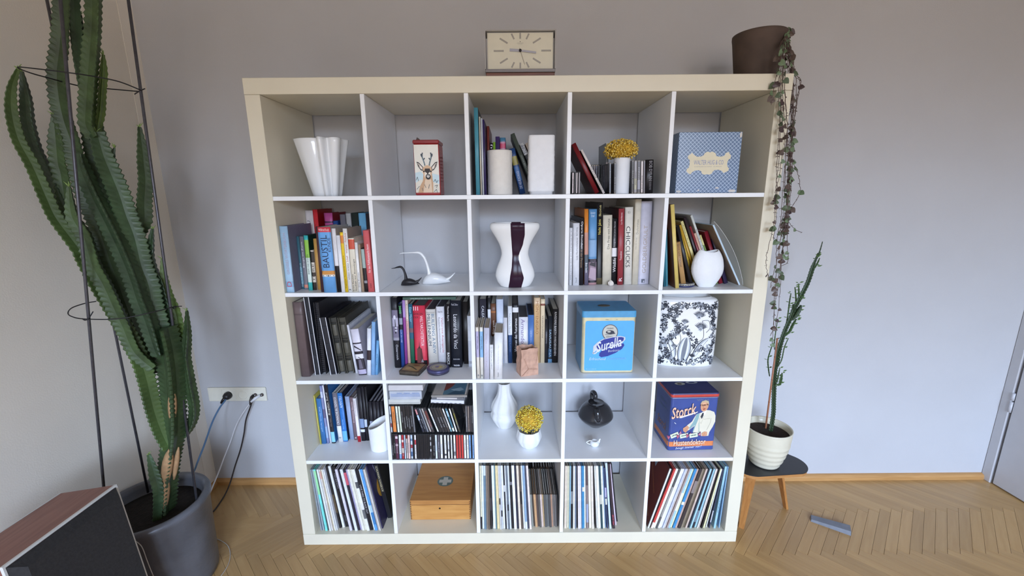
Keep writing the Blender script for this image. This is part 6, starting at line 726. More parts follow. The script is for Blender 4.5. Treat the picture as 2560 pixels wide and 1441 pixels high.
def volume(row):
    kind, x, y, z, w, h, d, a, col, side, page, bands, text, label, group = row
    rnd = random.Random(label)
    mb = MB(); mats = [M(col, {'cd': .18, 'record': .45}.get(kind, .42), .07), M(side or col, .4, .07)]
    bulge = 0.0
    if kind == 'cd':
        # jewel case: dark clear shell, printed inlay behind the spine
        mats = [M('3a3b3e', .12, .05), M('55565a', .12, .05)]
        mb.cbox(0, w, .0006, d, 0, h, min(.0008, w*.2), 0)
        o = mb.build(NAME[kind], mats, None)
        inl = MB(); im = [M(col, .3, .06)]; e = min(.0012, w*.16)
        for f0, f1, c in segs(bands):
            k = 0
            if c:
                xx = M(c, .3, .06)
                if xx not in im: im.append(xx)
                k = im.index(xx)
            z0 = .004+f0*(h-.008); z1 = .004+f1*(h-.008)
            inl.box(e, w-e, .0001, .0011, z0, z1, k)
        if rnd.random() < .75 and w > .006:
            # tiny spine print
            c = im[0].diffuse_color; lum = sum(lin(col))/3; th = '2c2c30' if lum > .2 else 'b9b9bd'
            xx = M(th, .4, .0); im.append(xx)
            f0 = .1+.3*rnd.random(); lettering(inl, rnd.choice(['ROCK LIVE', 'SESSIONS', 'BEST OF', 'SYMPHONIE', 'UNPLUGGED', 'CHANSONS']), w/2, h*(f0+.22), h*.4, w*.36, 'down', -.0004, len(im)-1)
        inl.build('spine_inlay', im, o)
    elif kind == 'record':
        mats[0] = M(col, .5, .10, 60)
        t = min(w, .0045)
        spine(mb, w, h, 0, bands, .004, mats, .5, 0)
        mb.box(0, min(.0012, w*.3), .004, d, 0, h, 1); mb.box(w-min(.0012, w*.3), w, .004, d, 0, h, 1)
        o = mb.build(NAME[kind], mats, None)
        # inner sleeve seen at the open top
        MB().box(w*.32, w*.68, .0045, d-.002, .001, h-.002).build('inner_sleeve', M('cfcac0' if rnd.random() < .5 else '7a756e', .7), o)
    elif kind == 'binder':
        mb.box(0, w, .004, d, 0, h, 0)
        for xx in (0, w-.0024): mb.box(xx, xx+.0024, 0, .004, 0, h, 0); mb.box(xx-.0001, xx+.0026, -.0006, .001, 0, h, len(mats))
        mats.append(M('d9d9de', .5, .05)); o = mb.build(NAME[kind], mats, None)
        tie = MB()
        for f_ in (.22, .5, .8): tie.box(w*.2, w*.8, .0015, .0045, h*f_, h*f_+.012)
        tie.build('cloth_tie', M('2d2d33', .8), o)
    elif kind == 'spiral':
        mb.box(0, .002, .0, d, 0, h, 0); mb.box(w-.002, w, 0, d, 0, h, 0); mb.box(.002, w-.002, .012, d-.003, .003, h-.003, 0)
        o = mb.build(NAME[kind], mats, None)
        sp = MB(); n = 34
        for i in range(n):
            zz = h*(.03+.94*i/(n-1))
            sp.tube([(w/2+(w*.46)*math.cos(t), .008-.010*math.sin(t)-.0, zz) for t in [PI*j/6 for j in range(7)]], .0009, 5)
        sp.build('wire_spiral', M('4a4a50', .3, metal=.6), o)
    elif kind == 'ring':
        t = w*.12
        mb.box(0, t, 0, d, 0, h, 0); mb.box(w-t, w, 0, d, 0, h, 0); mb.box(t, w-t, .010, d-.004, .004, h-.004, 0)
        o = mb.build(NAME[kind], mats, None)
        for f_ in (.04, .36, .68):
            cl = MB(); cl.lathe([(w*.36, 0), (w*.40, .004), (w*.40, h*.2-.004), (w*.36, h*.2)], 14, 0, w/2, .010); cl.build('spine_roll', M('57544a', .5, .12, 90), o, (0, 0, h*f_))
        rg = MB()
        for f_ in (.27, .31, .59, .63, .91): rg.tube([(w/2+w*.46*math.cos(t), .006-.010*math.sin(t), h*f_) for t in [PI*j/6 for j in range(7)]], .0012, 5)
        rg.build('binding_ring', M('3a3a3c', .3, metal=.7), o)
    else:
        bulge = min(.0022, w*.07); t = min(.0022, w*.14)
        spine(mb, w, h, bulge, bands, .003, mats, .42, 0)
        mb.box(0, t, .003, d, 0, h, 1); mb.box(w-t, w, .003, d, 0, h, 1)
        o = mb.build(NAME[kind], mats, None)
        g = min(.003, h*.02)
        MB().box(t*1.02, w-t*1.02, .0032, d-.003, g, h-g).build('page_block', M(page, .85, .08, 400), o)
    o.location = (x, y, z); o.rotation_euler = (0, a, 0)
    tag(o, label, CAT[kind], group)
    if text: add_text(o, w, h, text, bulge if kind == 'book' else 0)
    return o
BY = {}
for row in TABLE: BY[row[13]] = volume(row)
def part_of(label): return BY[next(k for k in BY if k.startswith(label))]
# printed cover of the purple record, seen from the camera: orange half disc
o = part_of('dark purple record sleeve with a half hidden'); w = o.data.vertices[0].co.x*0+max(v.co.x for v in o.data.vertices); h = max(v.co.z for v in o.data.vertices)
A = Art(lambda px, py, k: (w+.0001*k, px, h-py))
A.poly('c28f32', ell(.088, .150, .050, .052, 28)); A.poly('3a3058', ell(.088, .150, .024, .025, 24)); A.line('8a86a0', [(.05, .03), (.075, .1), (.1, .03)], .008); A.build('cover_print', o)
# red record cover facing the gap at the left of its cell
o = part_of('white record sleeve with a rust red cover'); h = max(v.co.z for v in o.data.vertices)
A = Art(lambda px, py, k: (-.0001*k, px, h-py))
A.poly('6b2416', [(.01, .01), (.3, .01), (.3, h-.01), (.01, h-.01)]); A.poly('9fb3bd', [(.10, .02), (.13, .015), (.14, .05), (.115, .07)]); A.line('b06a3a', [(.05, .16), (.2, .03)], .004); A.line('c9a070', [(.03, .26), (.16, .16), (.24, .22)], .003); A.build('cover_print', o)
# tower and emblem on the red lexicon
def art_on(label, *polys):
    o = part_of(label); w = max(v.co.x for v in o.data.vertices); h = max(v.co.z for v in o.data.vertices)
    bu = -min(v.co.y for v in o.data.vertices)
    A = Art(lambda px, py, k: (px*w, -bu-.0002-.0001*k, py*h))
    for c, p in polys: A.poly(c, p)
    return A.build('spine_print', o)
art_on('thick red lexicon', ('6e3a38', [(.18, .05), (.45, .05), (.5, .3), (.2, .3)]), ('5a2a2c', [(.45, .05), (.72, .05), (.6, .3), (.5, .3)]), ('4a2026', [(.28, .3), (.52, .3), (.44, .34), (.42, .43), (.38, .34)]), ('8d8a8e', [(.5, .07), (.62, .13), (.74, .07)]), ('eeeeee', [(.5, .03), (.56, .055), (.62, .03), (.58, .045), (.54, .045)]))
art_on('thick sky blue volume', ('d2924a', [(.0, .285), (.15, .335), (.95, .34), (.95, .305), (.5, .31), (.3, .285)]), ('22201f', [(.42, .255), (.5, .28), (.58, .255)]), *[('22201f', ell(.1+.27*i, .265, .035, .006, 10)) for i in (0, 1, 2, 3)])
art_on('thick lavender white', ('5f6472', [(.3, .02), (.62, .02), (.62, .065), (.3, .065)]), ('d3d1e0', ell(.52, .035, .06, .012, 12)))
art_on('wide sky blue', ('2d2630', [(.1, .27), (.9, .24), (.9, .31), (.6, .3), (.3, .31)]), ('4a3f4c', ell(.8, .335, .12, .02, 12)), ('b79fae', [(.0, .1), (.9, .06), (.9, .22), (.2, .24)]))
art_on('black book with a photograph', ('d9d6de', ell(.45, .73, .2, .03, 14)), ('2c2a33', [(.4, .5), (.62, .5), (.56, .7), (.48, .7)]), ('c9c6d0', ell(.6, .58, .22, .014, 12)), ('c9c6d0', ell(.6, .54, .22, .014, 12)))
art_on('black and white book with architecture', ('2b2633', [(.1, .62), (.9, .53), (.9, .55), (.1, .66)]), ('2b2633', [(.3, .4), (.42, .4), (.7, .36), (.6, .36)]), ('6d6878', [(.25, .14), (.75, .14), (.65, .34), (.35, .34)]))
# flat book lying on the row of architecture books
fb = thing('book', 'dark green book lying flat on top of the architecture books', 'book', (.4555, .132, Z0[2]+.2908), (0, 0, 0), 'architecture and art books in the third row')
MB().box(0, .216, 0, .16, 0, .0018).box(0, .216, 0, .16, .0085, .0103).box(0, .216, 0, .002, .0018, .0085).build('cover', M('3f5a4c', .45), fb)
MB().box(.002, .214, .0022, .158, .002, .0083).build('page_block', M('d3cdbf', .8), fb)
m_ = MB(); lettering(m_, 'UMWELTBEWUSSTSEIN UND GESTALT', .075, .0047, .09, .004, 'h', -.0004); m_.build('lettering', M('d9e2da', .5), fb)
# ------------------------------------------------------------------ cactus corner
CP = (-.455, -.162); POT_H = .35
pot = thing('cactus_pot', 'large round dark grey cement pot holding the tall cactus in the corner', 'pot', (CP[0], CP[1], 0))
ZINC = M('696b72', .36, .3, 6, .25, metal=.2, bscale=60)
MB().lathe([(.158, 0), (.166, .006), (.168, .03), (.172, .2), (.176, .315), (.181, .325), (.183, .338), (.179, .348), (.168, .351), (.158, .346), (.155, .33), (.152, .27), (.0, .27)], 72, cap1=False).build('pot_body', ZINC, pot)
MB().lathe([(.1525, .292), (.152, .302), (.1, .307), (.05, .305), (0, .309)], 40, mod=lambda t, z: 1, cap0=False, cap1=False).build('soil', M('1d1714', .95, .4, 60, 1.0, bscale=110), pot)
cactus = thing('cactus', 'tall branching green toothed cactus leaning against the corner walls', 'cactus', (CP[0], CP[1], .30))
GREENS = [M('384a2c', .5, .32, 22), M('405430', .5, .32, 22), M('33462f', .45, .32, 22), M('43593c', .42, .3, 22), M('566b34', .5, .3, 22)]
CORK = M('a9855f', .85, .15, 60, .4)
def stem(mb, pts, m=0, ribs=3, tooth=.16, step=.0085, valley=.42, phase=0.0):
    P = curve_pts([p[:3] for p in pts], 10); RR = curve_pts([(p[3], 0, 0) for p in pts], 10)
    # resample evenly
    S = [0]
    for a, b in zip(P, P[1:]): S.append(S[-1]+(b-a).length)
    n = max(6, int(S[-1]/step)); rings = []; j = 0; up = None
    for i in range(n+1):
        s_ = S[-1]*i/n
        while j < len(S)-2 and S[j+1] < s_: j += 1
        t = (s_-S[j])/max(S[j+1]-S[j], 1e-6); p = P[j].lerp(P[j+1], t); r = max(.0015, RR[j].x*(1-t)+RR[j+1].x*t)
        d = (P[j+1]-P[j]).normalized()
        if up is None: up = Vector((math.cos(phase), math.sin(phase), .1))
        a = d.cross(up).normalized(); b = a.cross(d).normalized(); up = b
        ring = []
        for k in range(ribs):
            th = 2*PI*k/ribs
            tt = 1+(tooth if i % 2 else -.04)
            def at(ang, q): return tuple(p+(a*math.cos(ang)+b*math.sin(ang))*r*q)
            dd = PI/ribs
            ring += [at(th-.10, tt*.985), at(th, tt*1.03), at(th+.10, tt*.985), at(th+dd*.55, valley*1.28), at(th+dd, valley), at(th+dd*1.45, valley*1.28)]
        rings.append(ring)
    mb.loft(rings, m, False)
for i, (nm, pts) in enumerate(CACTUS):
    rnd = random.Random(i*13+5)
    mb = MB(); g = M('4a5f31', .5, .34, 9) if nm == 'A' else GREENS[4 if nm in ('F', 'M') else (i*7) % 4]
    L = [(x-CP[0], y-CP[1], z-.30, r*1.03) for x, y, z, r in pts]
    stem(mb, L, 0, 3, .17, .0085, .40, rnd.random()*6)
    mb.build('trunk' if nm == 'trunk' else 'branch', g, cactus)
# corky bark on the trunk
TP = dict(CACTUS)['trunk']
def bark(i0, i1, t0, t1, w, side):
    a = Vector(TP[i0][:3]); b = Vector(TP[i1][:3]); P = [a.lerp(b, t0+(t1-t0)*k/6)-Vector((CP[0], CP[1], .30))+Vector((.0135+side*.011, -.0165+side*.010, 0)) for k in range(7)]
    MB().tube(P, [.003, w*.8, w, w*1.05, w, w*.75, .002], 8).build('bark', CORK, cactus)
bark(0, 1, .15, 1.0, .016, -.5); bark(1, 2, -.25, .75, .0165, -.4); bark(2, 3, .45, 1.35, .0125, -.1); bark(1, 2, -.2, .7, .008, 1.3)
sh = MB(); rnd = random.Random(3)
for nm, pts in CACTUS:
    if nm in ('trunk', 'C1', 'C2', 'E', 'H', 'R'): continue
    x, y, z, r = pts[-1]
    for k in range(6):
        t = rnd.random()*6.28; l = .008+.012*rnd.random()
        p = Vector((x-CP[0], y-CP[1], z-.302)); q = p+Vector((math.cos(t)*l*.7, math.sin(t)*l*.7, l*.8))
        sh.tube([p, (p+q)/2+Vector((0, 0, .002)), q], [.0016, .0014, .0004], 5)
tag(sh.build('shoot_leaves', M('86a05a', .5), cactus), kind='stuff')
# wire climbing frame
tr = thing('plant_trellis', 'dark metal rod trellis with wire rings standing in the cactus pot', 'trellis', (CP[0], CP[1], .29))
RODM = M('5c5b61', .4, .15, 80, metal=.6)
for a, b in (((-.2679, -.28, 2.1), (-.535, -.259, .31)), ((-.494, -.102, 2.1), (-.5600, -.06, .31)), ((-.232, -.12, 2.1), (-.304, -.14, .31))):
    a = Vector(a); b = Vector(b); a = a+(a-b)*.11; o_ = Vector((CP[0], CP[1], .29)); 
    MB().tube([b-o_, (a+b)/2-o_, a-o_], .0042, 10).build('rod', RODM, tr)
WIRE = M('2b2a2c', .5, .1, 80, metal=.4)
for pts in WIRES:
    c = MB(); c.tube(curve_pts([Vector(p)-Vector((CP[0], CP[1], .29)) for p in pts], 6), .0017, 6); c.build('wire_ring', WIRE, tr)

# ------------------------------------------------------------------ loudspeaker leaning back by the cactus
sp = thing('loudspeaker', 'reddish wood veneer loudspeaker with black cloth front and white edging, beside the cactus pot', 'loudspeaker', (-.32, -.394, .6))
e1 = Vector((.991, .061, .123)).normalized(); e2 = Vector((-.056, .998, -.041)); e2 = (e2-e1*e2.dot(e1)).normalized(); e3 = e1.cross(e2).normalized()
sp.rotation_euler = Matrix((e1, e2, e3)).transposed().to_euler()
# local: x across the cabinet (front at x=0), y into the room depth (0 is the far end), z up (0 is the top)
VEN = wood('veneer_red', '7a4a3e', '9a6a5a', 'Y', 5, .42, stretch=10); SD, SW, SH = .165, .31, .60
MB().cbox(-SD, -.006, -SW+.004, -.001, -SH+.02, 0, .001).build('cabinet', VEN, sp)
ed = MB()
ed.box(-.006, .001, -SW, 0, -.005, .0008).box(-.006, .001, -SW, 0, -SH+.02, -SH+.026).box(-.006, .001, -.005, .0008, -SH+.026, -.005).box(-.006, .001, -SW, -SW+.005, -SH+.026, -.005)
ed.build('white_edging', M('d9d8d4', .4), sp)
ed = MB(); ed.box(-SD-.003, -SD, -SW, 0, -.004, .0008).build('white_edging', M('d9d8d4', .4), sp)
gr = MB(); o1 = [(.001, -.006, -.006), (.001, -SW+.006, -.006), (.001, -SW+.006, -SH+.03), (.001, -.006, -SH+.03)]; o2 = [(.024, -.026, -.026), (.024, -SW+.026, -.026), (.024, -SW+.026, -SH+.05), (.024, -.026, -SH+.05)]
gr.loft([o1, o2], 0, False); gr.build('grille', M('2b2929', .85, .18, 120, .3), sp)

# ------------------------------------------------------------------ socket strip and cables
so = thing('socket_strip', 'cream four gang wall socket strip with plugged cables', 'socket', (-.609, YB, .47))
SOCK = M('e6e2d3', .35, .02)
MB().cbox(0, .287, -.011, 0, 0, .072, .003).build('cover_plate', SOCK, so)
for i in range(4): MB().cbox(.006+.0695*i, .006+.0695*i+.0665, -.0125, -.0105, .008, .064, .0008).build('insert', SOCK, so)
def disc(name, x, z, r, h, mat, parent): 
    return MB().lathe([(0, 0), (r, 0), (r, h*.8), (r*.92, h), (0, h)], 28, cap0=False, cap1=False).build(name, mat, parent, (x, -.0125, z), (PI/2, 0, 0))
soc = MB().lathe([(.0225, 0), (.0225, .0015), (.0195, .0018), (.0195, -.004), (0, -.004)], 32, cap0=False, cap1=False).build('outlet', SOCK, so, (.175, -.0125, .036), (PI/2, 0, 0))
for dx in (-.009, .009): MB().lathe([(.0026, 0), (0, .0004)], 10, cap1=False).build('contact_hole', M('2a2a2a', .6), soc, (dx, .003, -.0035))
MB().lathe([(.0225, 0), (.0225, .0015), (.0195, .0018), (.0195, -.002)], 32, cap0=False).build('outlet', SOCK, so, (.104, -.0125, .036), (PI/2, 0, 0))
STEEL = M('9a9aa0', .25, .05, metal=1.0)
for x in (.237, .270): MB().lathe([(.0085, 0), (.0085, .004), (.005, .0045), (.005, .011), (.0, .011)], 16, cap0=False, cap1=False).build('aerial_jack', STEEL, so, (x, -.0125, .036), (PI/2, 0, 0))
def cable(name, label, pts, r, col, plug=None):
    t = thing(name, label, 'cable', pts[0]); o_ = Vector(pts[0])
    MB().tube(curve_pts([Vector(p)-o_ for p in pts], 8), r, 8).build('cord', M(col, .45), t)
    if plug: plug(t)
    return t
BLK = M('1f1e20', .4)
def plug_power(t):
    p = MB(); p.lathe([(.0185, 0), (.019, .012), (.016, .022), (.009, .030), (.0, .031)], 24, cap1=False); p.build('plug', BLK, t, (0, -.001, 0), (PI/2, 0, 0))
    p = MB(); p.tube([(0, -.024, -.002), (-.012, -.03, -.014), (-.021, -.032, -.027)], [.009, .0075, .005], 10); p.build('plug_boot', BLK, t)
cable('power_cable', 'blue mains cable with black plug running down behind the cactus pot', CABLES['blue'], .0038, '56789c', plug_power)
def plug_white(t): MB().tube([(.004, -.004, 0), (-.01, -.02, -.006), (-.03, -.03, -.022)], [.0068, .007, .005], 10).build('plug', M('dedee2', .35), t)
cable('aerial_cable', 'white aerial cable hanging from the last wall jack', CABLES['white'], .0030, 'dfdfe2', plug_white)
def plug_black(t): MB().tube([(0, -.004, 0), (0, -.018, -.003), (-.003, -.024, -.018), (-.008, -.024, -.04)], [.0062, .0066, .0062, .004], 10).build('plug', M('3a3433', .35, metal=.4), t)
cable('aerial_cable', 'dark brown aerial cable curving down to the floor', CABLES['dark'], .0034, '2e2827', plug_black)
cable('speaker_cable', 'thin white cable lying round the foot of the cactus pot', CABLES['thin'], .0013, 'c9c7c2')

# ------------------------------------------------------------------ stool with potted plant, wedge
st = thing('plant_stool', 'small three legged stool with black rounded triangular top beside the bookcase', 'stool', (2.012, .165, 0))
tri = []
for ang, rad in ((-20, .185), (215, .165), (95, .175)):
    a = math.radians(ang); c = (math.cos(a)*(rad-.075), math.sin(a)*(rad-.075))
    for k in range(-6, 7): t = a+math.radians(k*9); tri.append((ang+k*9, c[0]+.075*math.cos(t), c[1]+.075*math.sin(t)))
poly = [(x, y) for ang, x, y in sorted(((a % 360), x, y) for a, x, y in tri)]
MB().prism([(x*.985, y*.985) for x, y in poly], .272, .2865).build('seat', wood('ply_edge', 'a9713c', 'c08a50', 'X', 8, .5), st)
MB().prism(poly, .2866, .2896).build('black_top', M('26262a', .35, .1), st)
LEGW = wood('stool_leg', 'a56a34', 'c88d50', 'Z', 6, .4)
for ang, r0, r1 in ((10, .10, .185), (222, .085, .135), (100, .09, .15)):
    a = math.radians(ang); ca, sa = math.cos(a), math.sin(a)
    def sec(r, w, z): return [(r*ca-w*sa, r*sa+w*ca, z), (r*ca+w*sa, r*sa-w*ca, z), ((r-.011)*ca+w*sa, (r-.011)*sa-w*ca, z), ((r-.011)*ca-w*sa, (r-.011)*sa+w*ca, z)]
    MB().loft([sec(r1, .010, 0), sec((r0+r1)/2, .015, .14), sec(r0, .021, .2719)], 0, False).build('leg', LEGW, st)
PX, PY = 2.012, .132
wp = thing('plant_pot', 'white ribbed ceramic pot standing on the small black stool', 'pot', (PX, PY, .2897))
prof = [(.050, 0), (.055, .003)]
for i in range(27):
    f_ = i/26; r = .055+.036*math.sin(f_*PI*.5)**.8; prof.append((r+(.0021 if i % 4 < 2 and f_ < .72 else 0), .004+.166*f_))
prof += [(.0925, .174), (.092, .177), (.088, .1775), (.086, .17), (.083, .14), (0, .14)]
MB().lathe(prof, 56, cap1=False).build('pot_body', M('dcd5bf', .35, .02, coat=.2), wp)
MB().lathe([(.0838, .148), (.06, .153), (.03, .151), (0, .154)], 30, cap0=False, cap1=False).build('soil', M('2a1c17', .95, .4, 80, 1.0, bscale=140), wp)
SUCC = M('2c4026', .55, .2, 20)
eu = thing('young_succulent', 'thin dark green spiny succulent growing from the white pot on the stool', 'plant', (PX, PY, .44))
for i, pts in enumerate(SUCCULENT):
    mb = MB(); stem(mb, [(x-PX, y-PY, z-.44, r*1.3) for x, y, z, r in pts], 0, 4, .22, .006, .62, i*.7); mb.build('stem' if i == 0 else 'side_shoot', SUCC if i < 3 else M('3d5630', .55, .2, 20), eu)
lf = MB(); rnd = random.Random(9)
for pts in SUCCULENT[1:]:
    for (x, y, z, r) in pts[1:]:
        for k in range(2):
            t = rnd.choice([-1, 1]); L = .010+.010*rnd.random(); p = Vector((x-PX+t*r, y-PY, z-.44+rnd.uniform(-.01, .01))); d = Vector((t*L, rnd.uniform(-.004, .004), L*.35)); n = Vector((0, 0, 1)).cross(d).normalized()*.0028
            up_ = Vector((0, .0008, .0006)); lf.add([p, p+d*.5+n+Vector((0,0,.0022)), p+d, p+d*.5-n-Vector((0,0,.0022)), p+d*.5+up_], [(0, 1, 4), (1, 2, 4), (2, 3, 4), (3, 0, 4)])
tag(lf.build('small_leaves', M('5f7d45', .5), eu), kind='stuff')
st_ = thing('plant_stick', 'reddish bamboo stick supporting the succulent in the white pot', 'stick', STICK[0])
MB().tube([Vector(p)-Vector(STICK[0]) for p in STICK], [.0036, .0034, .0032], 10).build('cane', wood('cane', '9a5f48', 'b5805f', 'Z', 9, .5), st_)
for f_ in (.3, .55, .8): MB().lathe([(.0032, -.002), (.0041, 0), (.0032, .002)], 10).build('cane_joint', M('8a5540', .6), st_, tuple((Vector(STICK[0]).lerp(Vector(STICK[2]), f_)-Vector(STICK[0]))))
we = thing('door_wedge', 'long grey wedge lying loose on the parquet floor', 'wedge', (2.318, .088, 0), (0, 0, math.radians(-33)))
MB().loft([[(-.072, -.019, 0), (.072, -.026, 0), (.072, .024, 0), (-.072, .020, 0)], [(-.070, -.016, .010), (.071, -.022, .019), (.071, .020, .019), (-.070, .017, .010)]], 0, False).build('body', M('7b7f88', .6, .1), we)
MB().box(-.07, .07, -.004, .002, .0, .0012).build('foot_strip', M('55585f', .8), we, (0, 0, 0))

# ------------------------------------------------------------------ on top of the bookcase
ck = thing('table_clock', 'cream faced rectangular clock with clear case and wooden base on top of the bookcase', 'clock', (.934, .03, 1.85))
WD = wood('rosewood', '5a2c1c', '7d4428', 'X', 9, .4)
MB().cbox(-.117, .117, .002, .072, 0, .018, .0015).build('wooden_base', WD, ck)
MB().cbox(-.119, .119, 0, .074, .0182, .029, .001).build('metal_band', M('6b6563', .35, .05, metal=.4), ck)
MB().box(-.112, .112, .012, .07, .0292, .145).build('case_back', M('b9b4a8', .5), ck)
MB().box(-.110, .110, .0108, .0119, .031, .143).build('dial', M('d8d2bd', .5, .02), ck)
fr = MB()
for b in ((-.120, -.1165, .0, .072, .0292, .150), (.1165, .120, .0, .072, .0292, .150), (-.1165, .1165, .0, .072, .1465, .150)): fr.box(*b)
fr.build('clear_case', M('a9a6a4', .15, .02), ck)
hm = MB(); GRY = M('9c968c', .45)
cz = .088
def hand(name, ang, r0, r1, w0, mat, y):
    a = math.radians(ang); ux, uz = math.sin(a), math.cos(a); nx, nz = uz, -ux
    q = [(ux*r0+nx*w0/2, cz+uz*r0+nz*w0/2), (ux*r1+nx*w0/2, cz+uz*r1+nz*w0/2), (ux*r1-nx*w0/2, cz+uz*r1-nz*w0/2), (ux*r0-nx*w0/2, cz+uz*r0-nz*w0/2)]
    return MB().prism(q, y, y+.001, axis='y').build(name, mat, ck)
for hnum, (cx_, cz_, ang, ln) in {12: (0, .047, 0, .020), 1: (.025, .044, 28, .019), 2: (.056, .031, 60, .030), 3: (.088, 0, 90, .033), 4: (.056, -.031, 120, .030), 5: (.025, -.044, 152, .019), 6: (0, -.046, 180, .018), 7: (-.025, -.044, 208, .019), 8: (-.056, -.031, 240, .030), 9: (-.073, 0, 270, .034), 10: (-.056, .031, 300, .030), 11: (-.025, .044, 332, .019)}.items():
    a = math.radians(ang); ux, uz = math.sin(a)*ln/2, math.cos(a)*ln/2; nx, nz = math.cos(a)*.0026, -math.sin(a)*.0026
    MB().prism([(cx_-ux+nx, cz+cz_-uz+nz), (cx_+ux+nx, cz+cz_+uz+nz), (cx_+ux-nx, cz+cz_+uz-nz), (cx_-ux-nx, cz+cz_-uz-nz)], .0100, .0108, axis='y').build('hour_mark', GRY, ck)
HND = M('98959c', .35, .03, metal=.3)
hand('hour_hand', 274, -.002, .036, .0085, HND, .0085); hand('minute_hand', 97, -.002, .054, .006, HND, .0070); hand('second_hand', 161, -.008, .046, .0009, M('5a4a44', .4), .0058)
MB().lathe([(.0045, 0), (.0045, .004), (0, .0045)], 16, cap1=False).build('hand_cap', M('17161a', .3), ck, (0, .0085, cz), (PI/2, 0, 0))
m_ = MB(); lettering(m_, 'JUNGHANS', 0, cz+.0235, .022, .0026, 'h', .0105); lettering(m_, 'ATO-MAT', 0, cz+.0205, .015, .0016, 'h', .0105); m_.add([(x, .0104, z) for x, z in ell(0, cz+.0282, .0016, .0016, 8)], [tuple(range(8))]); m_.build('lettering', M('6a655c', .5), ck)

bp = thing('hanging_plant_pot', 'dark brown clay pot on the top corner of the bookcase', 'pot', (1.783, .118, 1.85))
MB().lathe([(.066, 0), (.068, .004), (.085, .135), (.0875, .148), (.0875, .156), (.083, .157), (.081, .148), (.078, .12), (0, .12)], 48, cap1=False).build('pot_body', M('52433b', .8, .22, 14, .3), bp)
MB().lathe([(.079, .14), (.04, .146), (0, .147)], 24, cap0=False, cap1=False).build('soil', M('2b2019', .95, .3, 60, .8), bp)
MB().lathe([(.0, -.004), (.009, -.002), (.010, .006), (.006, .010), (0, .011)], 14, cap0=False, cap1=False).build('clay_knob', M('7d6558', .7), bp, (.046, -.066, .108), (PI/2, 0, .6))
vn = thing('trailing_plant', 'string of hearts plant trailing from the brown pot down the bookcase side', 'plant', (1.783, .118, 1.99))
VO = Vector((1.783, .118, 1.99)); rnd = random.Random(21)
LEAFM = [M('4f5d44', .5, .2, 60), M('5a4a42', .5, .2, 60), M('66795a', .5, .2, 60), M('4a3a3a', .5, .2, 60)]
def heart(w, l, t):
    o_ = [(0, 0), (.30, -.16), (.52, .05), (.50, .38), (.26, .74), (0, 1), (-.26, .74), (-.50, .38), (-.52, .05), (-.30, -.16)]
    V = [(x*w, .0012*abs(x)*2, -z*l) for x, z in o_]+[(0, -.0014, -.35*l)]+[(x*w, .0012*abs(x)*2+t, -z*l) for x, z in o_]+[(0, -.0014+t, -.35*l)]
    n = len(o_); F = [(i, (i+1) % n, n) for i in range(n)]+[(n+1+(i+1) % n, n+1+i, 2*n+1) for i in range(n)]+[(i, n+1+i, n+1+(i+1) % n, (i+1) % n) for i in range(n)]
    return MB().add(V, F, 0, False)
HM = [heart(.021, .021, .0012).mesh('leaf', m) for m in LEAFM]
tiny = MB(); nleaf = 0
for si, pts in enumerate(VINES):
    P = curve_pts([Vector(p)-VO for p in pts], 8)
    for q in P[2:-1]: q += Vector((rnd.uniform(-.0015, .0015), rnd.uniform(-.0015, .0015), 0))
    MB().tube(P, .0009, 5).build('vine', M('5a463e', .6), vn)
    S = 0.0; nxt = .02
    for a, b in zip(P, P[1:]):
        S += (b-a).length
        if S > nxt:
            nxt = S+rnd.uniform(.012, .038)
            for sd in (-1, 1):
                big = rnd.random()
                yaw = rnd.uniform(-.9, .9)+(0 if sd > 0 else PI)*.0; tilt = rnd.uniform(-.7, .5); roll = sd*rnd.uniform(.5, 1.5)
                if big < .30 and nleaf < 230:
                    nleaf += 1; s_ = rnd.uniform(.55, 1.0)
                    o = link('leaf', HM[rnd.randrange(4)], vn, b+Vector((sd*.001, -.001, 0)), (tilt, roll, yaw)); o.scale = (s_, s_, s_)
                else:
                    l = rnd.uniform(.003, .006); p = b; d = Vector((sd*l, rnd.uniform(-l, l), rnd.uniform(-l, l*.5))); n = Vector((0, .5, 1)).cross(d).normalized()*l*.45; nn = d.cross(n).normalized()*.0006
                    tiny.add([p, p+d*.5+n, p+d, p+d*.5-n, p+d*.5+nn, p+d*.5-nn], [(0, 1, 4), (1, 2, 4), (2, 3, 4), (3, 0, 4), (1, 0, 5), (2, 1, 5), (3, 2, 5), (0, 3, 5)])
tag(tiny.build('small_leaves', M('4d4038', .6, .2), vn), kind='stuff')
# ------------------------------------------------------------------ things standing in the cells
Z0 = [z+.0004 for z in Z0]
PORC = M('eef0f2', .22, .015, 6, coat=.5); BISC = M('ebe9e6', .6, .03, 30); BISC2 = M('eff1f3', .55, .02, 30, .25, bscale=160)
